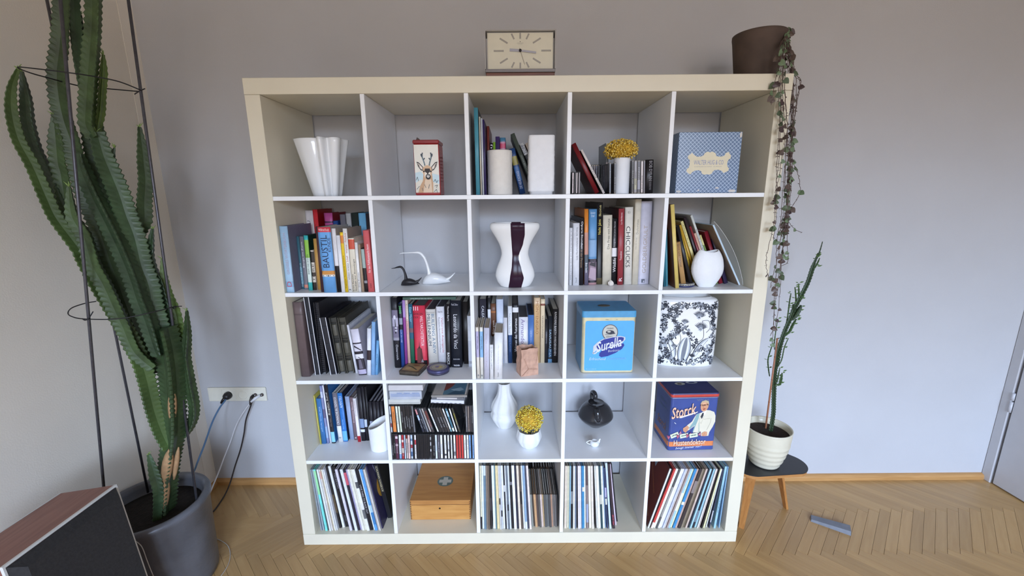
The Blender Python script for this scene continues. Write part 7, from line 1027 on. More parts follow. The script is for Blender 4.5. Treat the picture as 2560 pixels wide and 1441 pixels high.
# r1c1 folded white vase
v = thing('folded_vase', 'glossy white vase with deep folds flaring upward, top corner cell by the cactus', 'vase', (.199, .115, Z0[0]))
FO = [(-1.0, -.02), (-.62, -.30), (-.26, -.36), (-.02, -.30), (.06, -.46), (.20, -.66), (.34, -.62), (.40, -.42), (.46, -.34), (.68, -.48), (.90, -.42), (.94, -.16), (.80, .02), (.92, .26), (1.0, .46), (.86, .62), (.50, .44), (.16, .50), (-.12, .72), (-.42, .60), (-.56, .36), (-.86, .26)]
FC = [(p.x, p.y) for p in curve_pts([(x, y, 0) for x, y in FO+FO[:1]], 5)][:-1]
def fold(cx0, wall):
    def ring(f, sh):
        out = []
        for x, y in FC:
            r = math.hypot(x, y); k = (.64+.36*f**.9)*.101-sh; e = .55+.45*f      # folds soften toward the foot
            q = .62*(1-e)+r*e
            out.append((-.008*f+x/r*q*k*(.98 if x < 0 else .90), y/r*q*k*.92, .207*f))
        return out
    rr = [ring(i/14, 0) for i in range(15)]
    rr += [[(x, y, z+.0012) for x, y, z in ring(1, .002)]]
    rr += [ring(f, .0045) for f in (1, .9, .6, .3, .06)]
    return rr
MB().loft(fold(0, 0)).build('body', PORC, v)
# r1c2 deer tin
v = thing('deer_tin', 'red tea tin with a roe deer picture on its white front', 'tin', (.552, .04, Z0[0]))
RED = M('a3282c', .3, .06, coat=.3)
MB().cbox(0, .091, 0, .09, 0, .178, .003).build('body', RED, v)
MB().cbox(-.0015, .0925, -.0015, .0915, .1782, .192, .003).build('lid', M('8f2226', .3, .08, coat=.3), v)
MB().prism([(0, 0), (.016, .002), (.005, .013)], .03, .06, axis='y').build('raised_flap', M('4a3a36', .5), v, (.004, 0, .1915))
A = Art(lambda px, py, k: ((px-645)/(945-645)*.091, -.0004-.00012*k, (1272-py)/(1272-612)*.192))
A.poly('ece8dd', [(652, 668), (938, 668), (938, 1240), (652, 1240)])
A.poly('c9dfe6', [(652, 1000), (720, 985), (760, 1030), (860, 1010), (938, 1030), (938, 1240), (652, 1240)]).poly('e3ddcf', [(652, 1120), (720, 1080), (760, 1100), (860, 1110), (938, 1140), (938, 1240), (652, 1240)])
A.poly('cba37e', [(752, 1010), (852, 1010), (862, 1120), (860, 1240), (680, 1240), (705, 1160), (740, 1100)]).poly('e6cdb2', [(770, 1080), (840, 1080), (848, 1240), (740, 1240)])
for sx in (1, -1):
    c = lambda L: [(800+sx*(x-800), y) for x, y in L]
    A.poly('2e2a28', c([(676, 868), (705, 878), (752, 932), (750, 980), (722, 968), (692, 925)])).poly('efe3d6', c([(686, 884), (704, 892), (744, 936), (742, 966), (722, 952), (700, 920)])).poly('3a3230', c([(690, 890), (705, 905), (715, 935), (700, 915)]))
    for st_ in ([(775, 915), (764, 870), (750, 825), (746, 790), (752, 762)], [(748, 815), (734, 795), (737, 775)], [(758, 850), (775, 825)]): A.line('3b4650', c(st_), 13)
    A.line('8fb0bd', c([(770, 905), (757, 850), (750, 800)]), 4)
A.poly('d9b490', [(752, 935), (800, 908), (848, 935), (856, 990), (842, 1055), (820, 1085), (785, 1085), (760, 1055), (746, 990)])
A.poly('f0e6d8', [(770, 975), (830, 975), (838, 1040), (812, 1075), (790, 1075), (765, 1040)]).poly('2b211c', [(772, 950), (832, 950), (836, 985), (812, 1005), (802, 1045), (795, 1005), (768, 985)])
for sx in (-1, 1): A.poly('17130f', ell(801+sx*42, 985, 9, 11, 10))
A.poly('1b1715', ell(808, 1048, 31, 34, 18)).poly('f2eeea', ell(808, 1042, 17, 17, 14)).poly('1b1715', ell(808, 1038, 9, 6, 10))
for L in ([(660, 1090), (680, 1050), (690, 1100)], [(870, 1110), (890, 1080), (905, 1120), (925, 1090)], [(880, 1160), (915, 1150), (900, 1180)], [(665, 1200), (700, 1160)], [(870, 1230), (900, 1200), (910, 1240)], [(760, 1140), (775, 1180)], [(820, 1140), (806, 1190)], [(730, 1180), (740, 1220)]): A.line('4a5a60', L, 5)
A.build('front_print', v)
A = Art(lambda px, py, k: (.091+.0003*k, px, py)); A.polys('c98a80', stroke([(.008, .03), (.082, .03)], .001)+stroke([(.008, .155), (.082, .155)], .001)+stroke([(.008, .03), (.008, .155)], .001)+stroke([(.082, .03), (.082, .155)], .001))
for i in range(8): A.polys('7d1f22', stroke([(.018, .05+.012*i), (.07, .05+.012*i)], .003))
A.build('side_print', v)
# r1c3 two relief vases
rnd = random.Random(2)
v = thing('cylinder_vase', 'white matt cylindrical vase with fine relief, the lower of two before the teal folder', 'vase', (.858, .09, Z0[0]))
JI = {}
def rough_mod(amp, nz):
    def f(t, z):
        k = (round(t*10), round(z*nz))
        if k not in JI: JI[k] = rnd.uniform(-amp, amp)
        return 1+JI[k]
    return f
prof = [(.0445, 0)]+[(.046, .003+.148*i/36) for i in range(37)]+[(.0455, .1565), (.044, .158), (.0425, .1565), (.042, .14), (.041, .02), (0, .02)]
MB().lathe(prof, 64, mod=rough_mod(.012, 240), cap1=False).build('body', M('e9e4dc', .75, .03, 40, .35, bscale=120), v)
v = thing('square_vase', 'tall white square vase with crumpled relief on an inset foot', 'vase', (1.0085, .07, Z0[0]))
def sqring(a, z, amp, n=9):
    out = []
    for s in range(4):
        for i in range(n):
            t = -1+2*i/n; p = [(t, -1), (1, t), (-t, 1), (-1, -t)][s]
            q = 1/max(1, (abs(p[0])**8+abs(p[1])**8)**.125); out.append((p[0]*a*q+rnd.uniform(-amp, amp), p[1]*a*q+rnd.uniform(-amp, amp), z+rnd.uniform(-amp, amp)*.3))
    return out
rr = [sqring(.041, 0, 0), sqring(.041, .009, 0), sqring(.0455, .0105, .0004)]+[sqring(.0465, .014+.187*i/28, .0011) for i in range(29)]+[sqring(.0455, .2035, .0003), sqring(.042, .204, 0), sqring(.041, .18, 0), sqring(.040, .03, 0)]
MB().loft(rr).build('body', M('edeef1', .7, .02, 40, .3, bscale=90), v)
# r1c4 flower vase
v = thing('flower_vase', 'slim white cylindrical vase with ring relief holding yellow flowers', 'vase', (1.3025, .062, Z0[0]))
prof = [(.0275, 0), (.0295, .002)]+[(.0295+.0004*((i % 3) == 0), .004+.118*i/40) for i in range(41)]+[(.0295, .1255), (.028, .127), (.0265, .125), (.026, .02), (0, .02)]
MB().lathe(prof, 48, cap1=False).build('body', M('e9ecf2', .6, .02, 30, .2, bscale=70), v)
def flowers(label, loc, rx, rz, low, n, cols, seed, group):
    o = thing('flower_bunch', label, 'flowers', loc, (0, 0, 0), group); rr = random.Random(seed)
    core = MB().lathe([(0.001, -rz*.86)]+[(rx*.86*math.sin(PI*(i+1)/14)*1.0, -rz*.80*math.cos(PI*(i+1)/14)) for i in range(13)]+[(0.001, rz*.82)], 20).build('flower_core', M('c29a2e', .8, .3, 60), o)
    stem_ = MB()
    for k in range(5): t = k*1.26; stem_.tube([(math.cos(t)*.004, math.sin(t)*.004, -rz-.045), (math.cos(t)*.008, math.sin(t)*.008, -.005)], .0016, 5)
    stem_.build('stem', M('6a6a3a', .7), o)
    for ci, (c, share) in enumerate(cols):
        mb = MB()
        for i in range(int(n*share)):
            z = rr.uniform(-low, 1); z = max(-.92, min(.99, z/rz*rz if abs(z) <= 1 else z)); t = rr.uniform(0, 2*PI); k = math.sqrt(max(0, 1-z*z)); q = rr.uniform(.90, 1.06)
            c0 = Vector((rx*k*math.cos(t)*q, rx*k*math.sin(t)*q, rz*z*q)); r = rr.uniform(.0022, .0038)
            V = [c0+Vector(d)*r for d in ((1, 0, 0), (-1, 0, 0), (0, 1, 0), (0, -1, 0), (0, 0, 1), (0, 0, -1), (.6, .6, .55), (-.6, .6, -.55), (.6, -.6, -.55), (-.6, -.6, .55))]
            mb.add(V[:6], [(0, 2, 4), (2, 1, 4), (1, 3, 4), (3, 0, 4), (2, 0, 5), (1, 2, 5), (3, 1, 5), (0, 3, 5)], 0, True)
        tag(mb.build('blossom', M(c, .7, .12, 80), o), kind='stuff')
    return o
YEL = [('efcc58', .5), ('dfb644', .3), ('f7e08c', .2)]
flowers('dome shaped bunch of dried yellow flowers in the slim vase on the top shelf', (1.2965, .062, Z0[0]+.153), .058, .037, .75, 640, YEL, 4, 'bunches of dried yellow flowers')
# r1c5 blue lattice carton
v = thing('lattice_carton', 'square carton with blue diamond lattice and cream cartouche on the top shelf', 'box', (1.495, .04, Z0[0]))
def lattice():
    m = bpy.data.materials.new('lattice_paper'); m.use_nodes = True; nt = m.node_tree; N = nt.nodes; L = nt.links; b = N['Principled BSDF']
    tc = N.new('ShaderNodeTexCoord'); sp_ = N.new('ShaderNodeSeparateXYZ'); L.new(tc.outputs['Object'], sp_.inputs[0])
    def mt(op, a, b_=None):
        n = N.new('ShaderNodeMath'); n.operation = op
        for i, q in enumerate((a, b_)):
            if q is None: continue
            if isinstance(q, (int, float)): n.inputs[i].default_value = q
            else: L.new(q, n.inputs[i])
        return n.outputs[0]
    xy = mt('ADD', sp_.outputs[0], sp_.outputs[1]); res = []
    for sg in ('ADD', 'SUBTRACT'):
        q = mt(sg, mt('MULTIPLY', xy, 1.0), mt('MULTIPLY', sp_.outputs[2], 1.05)); fr_ = mt('FRACT', mt('MULTIPLY', q, 1/.0142)); res.append(mt('GREATER_THAN', mt('ABSOLUTE', mt('SUBTRACT', fr_, .5)), .42))
    mx = N.new('ShaderNodeMix'); mx.data_type = 'RGBA'; L.new(mt('MAXIMUM', res[0], res[1]), mx.inputs[0]); mx.inputs[6].default_value = lin('5f7899')+(1,); mx.inputs[7].default_value = lin('b7c9de')+(1,)
    L.new(mx.outputs[2], b.inputs['Base Color']); b.inputs['Roughness'].default_value = .28; b.inputs['Coat Weight'].default_value = .4; b.inputs['Coat Roughness'].default_value = .25
    return m
MB().cbox(0, .224, 0, .095, 0, .2105, .0015).build('carton', lattice(), v)
A = Art(lambda px, py, k: ((px-235)/(1375-235)*.224, -.0003-.0001*k, (1318-py)/(1318-212)*.2105))
half = [(815, 575), (850, 560), (890, 575), (925, 600), (930, 640), (1000, 655), (1080, 640), (1105, 585), (1170, 570), (1165, 600), (1200, 625), (1200, 685), (1170, 700), (1150, 740), (1145, 790), (1160, 840), (1185, 860), (1180, 910), (1120, 940), (1095, 950), (1060, 910), (1000, 890), (930, 895), (895, 925), (880, 960), (840, 978), (790, 970), (750, 980), (700, 960), (685, 915), (640, 895), (570, 900), (520, 930), (490, 970), (440, 945), (410, 910), (420, 870), (450, 850), (462, 790), (460, 720), (440, 690), (420, 680), (425, 630), (470, 600), (490, 575), (520, 610), (580, 650), (650, 650), (700, 630), (720, 590), (760, 565), (790, 565)]
A.poly('e0d6b8', half).text('7d86ac', 'WALTER HUG & CO', 805, 755, 540, 82).text('a59f9a', 'KAFFEERÖSTEREI  ZÜRICH', 800, 830, 490, 22)
A.build('front_print', v)
wear = MB()
for (x, z, a_, b_) in ((.012, .006, .010, .004), (.205, .007, .014, .005), (.150, .018, .007, .003), (.083, .010, .003, .003), (.218, .2, .004, .01)): wear.add([(p, -.0010, q) for p, q in ell(x, z, a_, b_, 9)], [tuple(range(9))])
wear.build('worn_patch', M('d9d4cc', .7), v)
# r2c2 two birds
def bird(name, label, loc, mat, body, neck, tail, group):
    o = thing(name, label, 'bird figurine', loc, (0, 0, 0), group); L, W_, H_ = body
    mb = MB(); rr = []
    for i in range(19):
        f = i/18; x = L*(f-.12); w = max(.0004, W_*math.sin(PI*min(1, f*1.02))**.65*(1-.35*f)); h = max(.0004, H_*(math.sin(PI*min(1, f**.8))**.7)*(1-.25*f)); zc = .18*H_*f*f
        rr.append([(x, w*math.cos(2*PI*j/20), max(0, zc+h*.5+h*.5*math.sin(2*PI*j/20)) if math.sin(2*PI*j/20) > -.6 else zc*.9) for j in range(20)])
    mb.loft(rr); mb.build('body', mat, o)
    MB().tube(curve_pts([p[:3] for p in neck], 6), [q.x for q in curve_pts([(p[3], 0, 0) for p in neck], 6)], 14, flat=.8).build('neck', mat, o)
    MB().tube(curve_pts([p[:3] for p in tail], 5), [q.x for q in curve_pts([(p[3], 0, 0) for p in tail], 5)], 10, flat=1.5).build('tail', mat, o)
    return o
g = 'bird figurines on the second shelf'
bird('bird_figurine', 'small matt black swimming bird figurine with long bill', (.462, .128, Z0[1]), M('1f1d21', .45, .1), (.075, .021, .030), [(.012, 0, .010, .013), (.013, 0, .026, .0085), (.011, 0, .045, .0058), (.005, 0, .064, .0052), (-.004, 0, .074, .0056), (-.017, 0, .0735, .0042), (-.030, 0, .070, .0022), (-.042, 0, .0685, .0012)], [(.046, 0, .010, .007), (.062, 0, .018, .0042), (.076, 0, .031, .0010)], g)
bird('bird_figurine', 'larger white swimming bird figurine with arched neck behind the black one', (.548, .150, Z0[1]), PORC, (.115, .034, .050), [(.018, 0, .012, .021), (.018, 0, .036, .0125), (.014, 0, .062, .0085), (.008, 0, .088, .0072), (-.002, 0, .112, .0072), (-.018, 0, .1275, .0072), (-.042, 0, .1285, .0040), (-.070, 0, .1275, .0026), (-.088, 0, .1265, .0028), (-.098, 0, .1235, .0010)], [(.078, 0, .014, .009), (.102, 0, .027, .0045), (.122, 0, .046, .0010)], g)
# r2c3 hourglass vase
v = thing('hourglass_vase', 'glossy white hourglass vase with dark purple stripe in the middle cell of the second shelf', 'vase', (.912, .092, Z0[1]))
HP = [(.049, 0), (.0535, .001), (.060, .006), (.069, .020), (.0755, .038), (.0765, .048), (.074, .064), (.067, .085), (.058, .107), (.053, .124), (.0525, .134), (.0545, .147), (.061, .167), (.073, .190), (.086, .211), (.0935, .224), (.0955, .233), (.0945, .241), (.090, .2465), (.084, .2485), (.078, .247), (.074, .242)]
def hp(z):
    for (r0, z0), (r1, z1) in zip(HP, HP[1:20]):
        if z0 <= z <= z1: return r0+(r1-r0)*(z-z0)/max(z1-z0, 1e-9)
    return HP[19][0]
GL = M('f3f3f2', .15, .01, 6, coat=.5)
# refine profile with a spline
PP = [(q.x, q.z) for q in curve_pts([(r, 0, z) for r, z in HP], 4)]
MB().lathe(PP, 72, sy=.56, cap1=False).build('body', GL, v)
MB().lathe([(.0745, .2415), (.066, .20), (.045, .13), (.05, .05), (0, .04)], 48, sy=.56, cap0=False, cap1=False).build('inside', GL, v)
XLs = [(0, -.026), (.04, -.020), (.085, -.0125), (.125, -.010), (.172, -.0125), (.21, -.015), (.247, -.016)]; XRs = [(0, .024), (.04, .033), (.075, .024), (.105, .0155), (.125, .0143), (.172, .031), (.205, .037), (.247, .0365)]
def itp(T, z):
    for (a, x), (b, y) in zip(T, T[1:]):
        if a <= z <= b: t = (z-a)/(b-a); t = t*t*(3-2*t)*.5+t*.5; return x+(y-x)*t
    return T[-1][1]
mb = MB(); rr = []
for (r, z) in PP[:76]:
    zz = min(z, .247); xl, xr = itp(XLs, zz), itp(XRs, zz); row = []
    for j in range(13):
        x = xl+(xr-xl)*j/12; x = max(-r*.995, min(r*.995, x)); n = .56*math.sqrt(r*r-x*x); row.append((x, -n-.0005, z+(.0004 if z > .245 else 0)))
    rr.append(row)
mb.loft(rr, 0, True, False, False, closed=False)
mb.add([(x, .56*math.sqrt(.072**2-x*x)-.0008, z) for z in (.236, .248) for x in (-.013, .0, .012, .024)], [(0, 1, 5, 4), (1, 2, 6, 5), (2, 3, 7, 6)])
mb.build('stripe', M('35202f', .16, .05, 10, spec=.12), v)
# r2c4 shell
v = tag(MB().lathe([(.002, 0), (.009, .002), (.0115, .008), (.010, .015), (.005, .020), (.001, .022)], 9, mod=lambda t, z: 1+.16*math.cos(3*t+z*120), sy=.8, smooth=False).build('sea_shell', M('e6ddd2', .5, .08, 90), None), 'small whitish sea shell lying before the cream cloth book', 'shell'); v.location = (1.287, .088, Z0[1])
# r2c5 leaf vase, tin, bagged booklet
v = thing('leaf_vase', 'white shell shaped porcelain vase with diagonal flutes and a pinched mouth', 'vase', (1.6475, .061, Z0[1]))
prof = [(.030, 0), (.031, .003), (.034, .006), (.047, .026), (.057, .048), (.0605, .066), (.060, .082), (.056, .104), (.049, .121), (.042, .132), (.036, .139)]
rr = []
PPv = [(q.x, q.z) for q in curve_pts([(r, 0, z) for r, z in prof], 3)]
for (r, z) in PPv:
    f = z/.14; row = []
    for j in range(72):
        t = 2*PI*j/72; fl = 1+.012*abs(math.sin(9*t+f*3.0))*min(1, f*4)
        zz = z+(.0045*math.cos(2*t-.5)*f**6) ; row.append((r*fl*math.cos(t), r*fl*.50*math.sin(t), zz))
    rr.append(row)
rr += [[(x*.93, y*.9, z-.001) for x, y, z in rr[-1]], [(x*1.05, y*1.0, z-.02) for x, y, z in rr[-1]], [(x*1.4, y*1.4, z-.07) for x, y, z in rr[-1]]]
MB().loft(rr, 0, True, True, True).build('body', BISC2, v)
v = thing('round_tin', 'flat round tin with silver lid and blue rim before the yellow folder', 'tin', (1.566, .083, Z0[1]))
MB().lathe([(.040, 0), (.0425, .001), (.0425, .007)], 40).build('base', M('39406c', .35, .15, 40, metal=.2), v)
MB().lathe([(.0435, .0062), (.0437, .013), (.042, .0146), (.038, .0142), (0, .0142)], 40, cap1=False).build('lid', M('8f8d88', .35, .25, 50, metal=.4), v)
m_ = MB(); 
for i in range(30):
    t = 2*PI*i/30; m_.box(-.0016, .0016, -.0005, .0, .0082, .0118); k = 8
    for q in range(len(m_.v)-8, len(m_.v)): x, y, z = m_.v[q]; y -= .0437; m_.v[q] = (x*math.cos(t)-y*math.sin(t), x*math.sin(t)+y*math.cos(t), z)
m_.build('lettering', M('c9c4b4', .5), v)
v = thing('bagged_booklet', 'pale blue edged booklet in a clear plastic sleeve leaning behind the leaf vase', 'booklet', (1.769, .045, Z0[1]+.0035), (0, -.49, 0))
MB().box(0, .0055, 0, .25, .004, .262).build('booklet', M('b9d3e6', .5, .06), v)
MB().box(-.0012, -.0002, 0, .25, .004, .262).build('cover', M('8d7d6a', .5, .2, 18), v)
CL = bpy.data.materials.new('clear_plastic'); CL.use_nodes = True; nt = CL.node_tree; b = nt.nodes['Principled BSDF']; nz = nt.nodes.new('ShaderNodeTexNoise'); nz.inputs['Scale'].default_value = 22; bpn = nt.nodes.new('ShaderNodeBump'); bpn.inputs['Strength'].default_value = .5; bpn.inputs['Distance'].default_value = .01
nt.links.new(nz.outputs['Fac'], bpn.inputs['Height']); nt.links.new(bpn.outputs['Normal'], b.inputs['Normal']); b.inputs['Base Color'].default_value = (.8, .8, .8, 1); b.inputs['Roughness'].default_value = .12; b.inputs['Alpha'].default_value = .10
mb = MB(); rows_ = []
for i in range(13):
    f = i/12; z = f*.275; bulge_ = .019*math.sin(PI*min(1, f*.95+.05))**.8
    rows_.append([(-.003, -.004+.0*f, z), (.004+bulge_*.25, -.006, z), (.006+bulge_*.7, -.010, z), (.008+bulge_*1.15, -.004, z), (.008+bulge_*1.0, .12, z), (.007+bulge_*.4, .254, z)])
mb.loft(rows_, 0, True, False, False, closed=False); mb.build('plastic_sleeve', CL, v)
MB().tube([(.008+.019*math.sin(PI*min(1, i/12*.95+.05))**.8*1.15, -.0042, i/12*.275) for i in range(13)], .0007, 5).build('sleeve_seam', M('d9d9d6', .2), v)
# r3c4 blue sweets tin
def rrect(x0, x1, z0, z1, r, n=5):
    P = []
    for cx_, cz_, a0 in ((x1-r, z1-r, 0), (x0+r, z1-r, 90), (x0+r, z0+r, 180), (x1-r, z0+r, 270)):
        for i in range(n+1): a = math.radians(a0+90*i/n); P.append((cx_+r*math.cos(a), cz_+r*math.sin(a)))
    return P
def tin(name, label, loc, w, d, h, lid, bodym, lidm, rotz=0):
    o = thing(name, label, 'tin', loc, (0, 0, rotz))
    MB().prism(rrect(0, w, 0, d, .010), .002, h).build('body', bodym, o); MB().prism(rrect(.001, w-.001, .001, d-.001, .010), 0, .003).build('base', M('8a8378', .35, .1, metal=.5), o)
    l = MB(); R_ = lambda e, z: [(x, y, z) for x, y in rrect(-e, w+e, -e, d+e, .011)]
    l.loft([R_(.002, h+.0004), R_(.0022, h+.003), R_(.0022, h+lid-.004), R_(.0005, h+lid), R_(-.004, h+lid-.0005)], 0, False); l.build('lid', lidm, o)
    return o
LB = M('59aee3', .28, .04, coat=.4)
v = tin('sweets_tin', 'light blue vintage sweets tin with gold edges and blue emblem', (1.1755, .0555, Z0[2]), .209, .16, .232, .026, M('d8cda6', .3, .08, metal=.25), M('4f9cc9', .28, .08, coat=.4))
MB().box(-.0006, .0002, .012, .15, .004, .230).build('side_panel', M('5f8fae', .35, .1), v)
A = Art(lambda px, py, k: ((px-215)/(1090-215)*.209, -.0004-.00012*k, (1300-py)/(1300-365)*.232))
A.poly('5bb0ea', rrect(262, 1070, 420, 1262, 34)).polys('8a8268', stroke([(590, 400), (640, 402)], 8)+stroke([(760, 400), (790, 400)], 6))
A.poly('5f5f68', ell(672, 612, 132, 134, 36)).poly('c9c7bc', ell(672, 612, 118, 120, 36)).poly('2f3140', ell(672, 608, 70, 32, 20)).poly('c9c7bc', ell(655, 600, 30, 14, 14)).poly('2f3140', ell(725, 622, 28, 11, 12)).line('2f3140', [(590, 645), (640, 650), (700, 640), (760, 630)], 7)
A.text('35363f', 'MARKE', 672, 545, 110, 24).text('35363f', 'BIBER', 668, 685, 105, 24)
A.poly('cfd2d8', [(400, 930), (405, 840), (470, 775), (560, 720), (700, 685), (850, 672), (925, 690), (930, 730), (880, 790), (860, 830)]).poly('2a3590', [(455, 850), (480, 780), (580, 725), (720, 695), (860, 688), (905, 700), (900, 745), (840, 790), (700, 850), (560, 900), (480, 890)])
A.poly('2a3590', [(510, 960), (570, 890), (700, 870), (860, 800), (905, 795), (918, 830), (880, 890), (780, 955), (650, 1010), (540, 1030), (505, 1005)])
A.text('e3e6ea', 'Surella', 655, 812, 430, 165, .25, .45, .012).line('d9dde2', [(450, 880), (425, 930), (400, 945), (405, 965), (440, 962), (480, 920)], 22)
A.polys('d9dde2', [[(560+70*i, 905-30*i), (615+70*i, 860-28*i), (600+70*i, 900-30*i)] for i in range(5)])
A.text('c3c9d6', 'Bonbons', 745, 915, 190, 38, .10, .2).text('cfe3ee', 'Erfrischend', 480, 1055, 280, 46, 0, .3).text('88bfe0', 'bekömmlich', 800, 1050, 310, 40, 0, .3).text('b5daf0', 'Bonbonfabrik', 380, 1228, 170, 16)
A.build('front_print', v)
MB().lathe([(.026, 0), (.024, .0008), (0, .001)], 20, sy=.7, cap1=False).build('lid_label', M('5c5140', .5, .3, 60), v, (.10, .085, .2578))
# r3c5 patterned vase: generic black and grey flowers
v = thing('patterned_vase', 'wide white porcelain vase covered in black and grey flower pattern', 'vase', (1.622, .172, Z0[2]), (0, 0, -.06))
VA, VB, VH = .127, .066, .285
def vring(a, b_, z, n=72, e=3.2):
    out = []
    for j in range(n):
        t = 2*PI*j/n; c_, s_ = math.cos(t), math.sin(t); out.append((a*math.copysign(abs(c_)**(2/e), c_), b_*math.copysign(abs(s_)**(2/e), s_), z))
    return out
def vw(z): return 1-.035*(2*z/VH-1)**4
rr = [vring(VA*.93, VB*.93, 0)]+[vring(VA*vw(z), VB*vw(z), z) for z in [VH*i/20+.002 for i in range(20)]]+[vring(VA*.93, VB*.93, VH-.002), vring(VA*.86, VB*.84, VH+.002), vring(VA*.78, VB*.66, VH+.004), vring(VA*.76, VB*.62, VH+.0075), vring(VA*.74, VB*.60, VH+.006), vring(VA*.73, VB*.58, VH-.05), vring(VA*.73, VB*.58, VH-.15)]
MB().loft(rr).build('body', GL, v)
def vf(x, z, k):
    z = min(max(z, .006), VH-.006); s_ = vw(z); a, b_ = VA*s_, VB*s_; q = min(.999, abs(x)/a); x = math.copysign(q*a, x)
    return (x, -b_*(1-q**3.2)**(1/3.2)-.0005-.00006*(k % 12), z)
A = Art(vf); rr_ = random.Random(11)
def leaf(x, z, a, l, w): 
    ux, uz = math.cos(a), math.sin(a); return [(x, z), (x+ux*l*.4-uz*w, z+uz*l*.4+ux*w), (x+ux*l, z+uz*l), (x+ux*l*.4+uz*w, z+uz*l*.4-ux*w)]
def bloom(x, z, r, n, c1, c2):
    A.polys(c1, [leaf(x, z, 2*PI*i/n+rr_.random()*.2, r, r*.36) for i in range(n)]); A.poly(c2, ell(x, z, r*.34, r*.34, 10)); A.poly('eceef0', ell(x, z, r*.16, r*.16, 8))
DK, MG, LG = '262a35', '7d838d', 'b3b9c1'
def cluster(x, z, s):
    for i in range(5): A.polys(DK if rr_.random() < .72 else MG, [leaf(x+rr_.uniform(-s, s), z+rr_.uniform(-s, s), rr_.random()*6.28, rr_.uniform(.007, .013), rr_.uniform(.0022, .0034))])
    if rr_.random() < .5: bloom(x+rr_.uniform(-s, s)*.6, z+rr_.uniform(-s, s)*.6, rr_.uniform(.006, .010), 6, rr_.choice([MG, LG, DK]), rr_.choice([DK, MG]))
# grey petals sweeping up from the foot, then a wreath border and inner garlands
for (cx_, cz_, w_, l_, a_) in ((-.06, .03, .030, .10, 1.9), (-.02, .02, .026, .11, 1.45), (.03, .02, .032, .12, 1.05), (.075, .03, .022, .08, .8)):
    for q, c_ in ((1.0, DK), (.90, LG), (.66, 'e9ebee'), (.34, MG)):
        ux, uz = math.cos(a_), math.sin(a_); P = [(cx_+ux*l_*(.5+.5*math.sin(t-PI/2))-uz*w_*q*math.cos(t-PI/2)*1.0, cz_+uz*l_*(.5+.5*math.sin(t-PI/2))+ux*w_*q*math.cos(t-PI/2)) for t in [2*PI*i/22 for i in range(22)]]
        for t_ in (P,): A.poly(c_, t_)
for sx in (-1, 1):
    for sz in (-1, 1):
        for i in range(9): cluster(sx*VA*rr_.uniform(.72, .95), VH/2+sz*VH*rr_.uniform(.36, .46), .006)
for i in range(150):
    t = 2*PI*i/150+rr_.uniform(-.02, .02); q = rr_.uniform(.86, 1.02); ct, st_ = math.cos(t), math.sin(t)
    x = VA*.86*q*math.copysign(abs(ct)**.75, ct); z = VH/2+VH*.455*q*math.copysign(abs(st_)**.75, st_); cluster(x, z, .006)
for i in range(34):
    f = i/33; cluster(-.085+.17*f, .12+.05*math.sin(f*5.2)+.02*rr_.uniform(-1, 1), .007)
for i in range(26):
    f = i/25; cluster(-.075+.02*math.sin(f*6)+.045*f, .12+.12*f, .006)
for (x, z, r) in ((.035, .215, .024), (.045, .165, .026), (-.055, .085, .014), (.02, .045, .014), (-.02, .19, .016)):
    A.polys(DK, [leaf(x, z, .3+2.2*i/11, r*1.25, r*.12) for i in range(12)]).polys(MG, [leaf(x, z, .35+2.2*i/9, r*1.05, r*.10) for i in range(10)]); bloom(x, z, r*.42, 7, LG, DK)
for L in ([(-.07, .06), (-.03, .12), (-.06, .2), (-.03, .24)], [(.0, .03), (.03, .1), (.06, .13), (.05, .2)], [(.05, .2), (.075, .2), (.085, .17), (.07, .15)]): A.line(DK, [(p.x, p.z) for p in curve_pts([(a_, 0, b_) for a_, b_ in L], 6)], .0016)
A.build('flower_pattern', v)
# r3c2 tins
v = thing('square_tin', 'flat square brown and gold tin lying before the architecture books', 'tin', (.441, .052, Z0[2]), (0, 0, -.20))
BRZ = M('5a5044', .4, .25, 50, metal=.45)
MB().prism(rrect(0, .086, 0, .088, .008), 0, .0105).build('base', M('3f3a34', .4, .2, 50, metal=.4), v)
MB().loft([[(x, y, z) for x, y in rrect(-e, .086+e, -e, .088+e, .009)] for e, z in ((.001, .0075), (.0012, .0145), (-.002, .0172), (-.005, .0170))], 0, False).build('lid', BRZ, v)
A = Art(lambda px, py, k: (px, py, .0171+.0001*k)); A.poly('8d7a55', rrect(.006, .08, .006, .082, .005)).poly('a68f62', rrect(.010, .076, .012, .05, .004)).line('3c4438', [(.018, .055), (.04, .045), (.068, .022)], .006).poly('7a5238', ell(.05, .066, .014, .006, 10)).poly('b9a06c', ell(.028, .03, .012, .010, 12)); A.build('lid_print', v)
v = thing('round_tin', 'round dark blue tin with a golden medallion lid, before the cream book', 'tin', (.5965, .078, Z0[2]))
MB().lathe([(.040, 0), (.044, .002), (.045, .008), (.044, .0105)], 44).build('base', M('4a4658', .35, .25, 60, metal=.4), v)
MB().lathe([(.0455, .0095), (.046, .017), (.044, .0205), (.037, .0215), (.035, .0208), (0, .0208)], 44, cap1=False).build('lid', M('4b4a70', .35, .2, 60, metal=.3), v)
A = Art(lambda px, py, k: (px, py, .0209+.0001*k)); A.poly('97917f', ell(0, 0, .034, .034, 32)).poly('6f6a70', ell(0, 0, .030, .030, 30)).poly('9c9684', ell(0, 0, .027, .027, 30)).poly('a8924a', ell(.002, 0, .016, .013, 18)).poly('6f6080', ell(-.004, .002, .009, .010, 14)).poly('b8a558', ell(.008, -.004, .006, .008, 12)); A.build('lid_medallion', v)
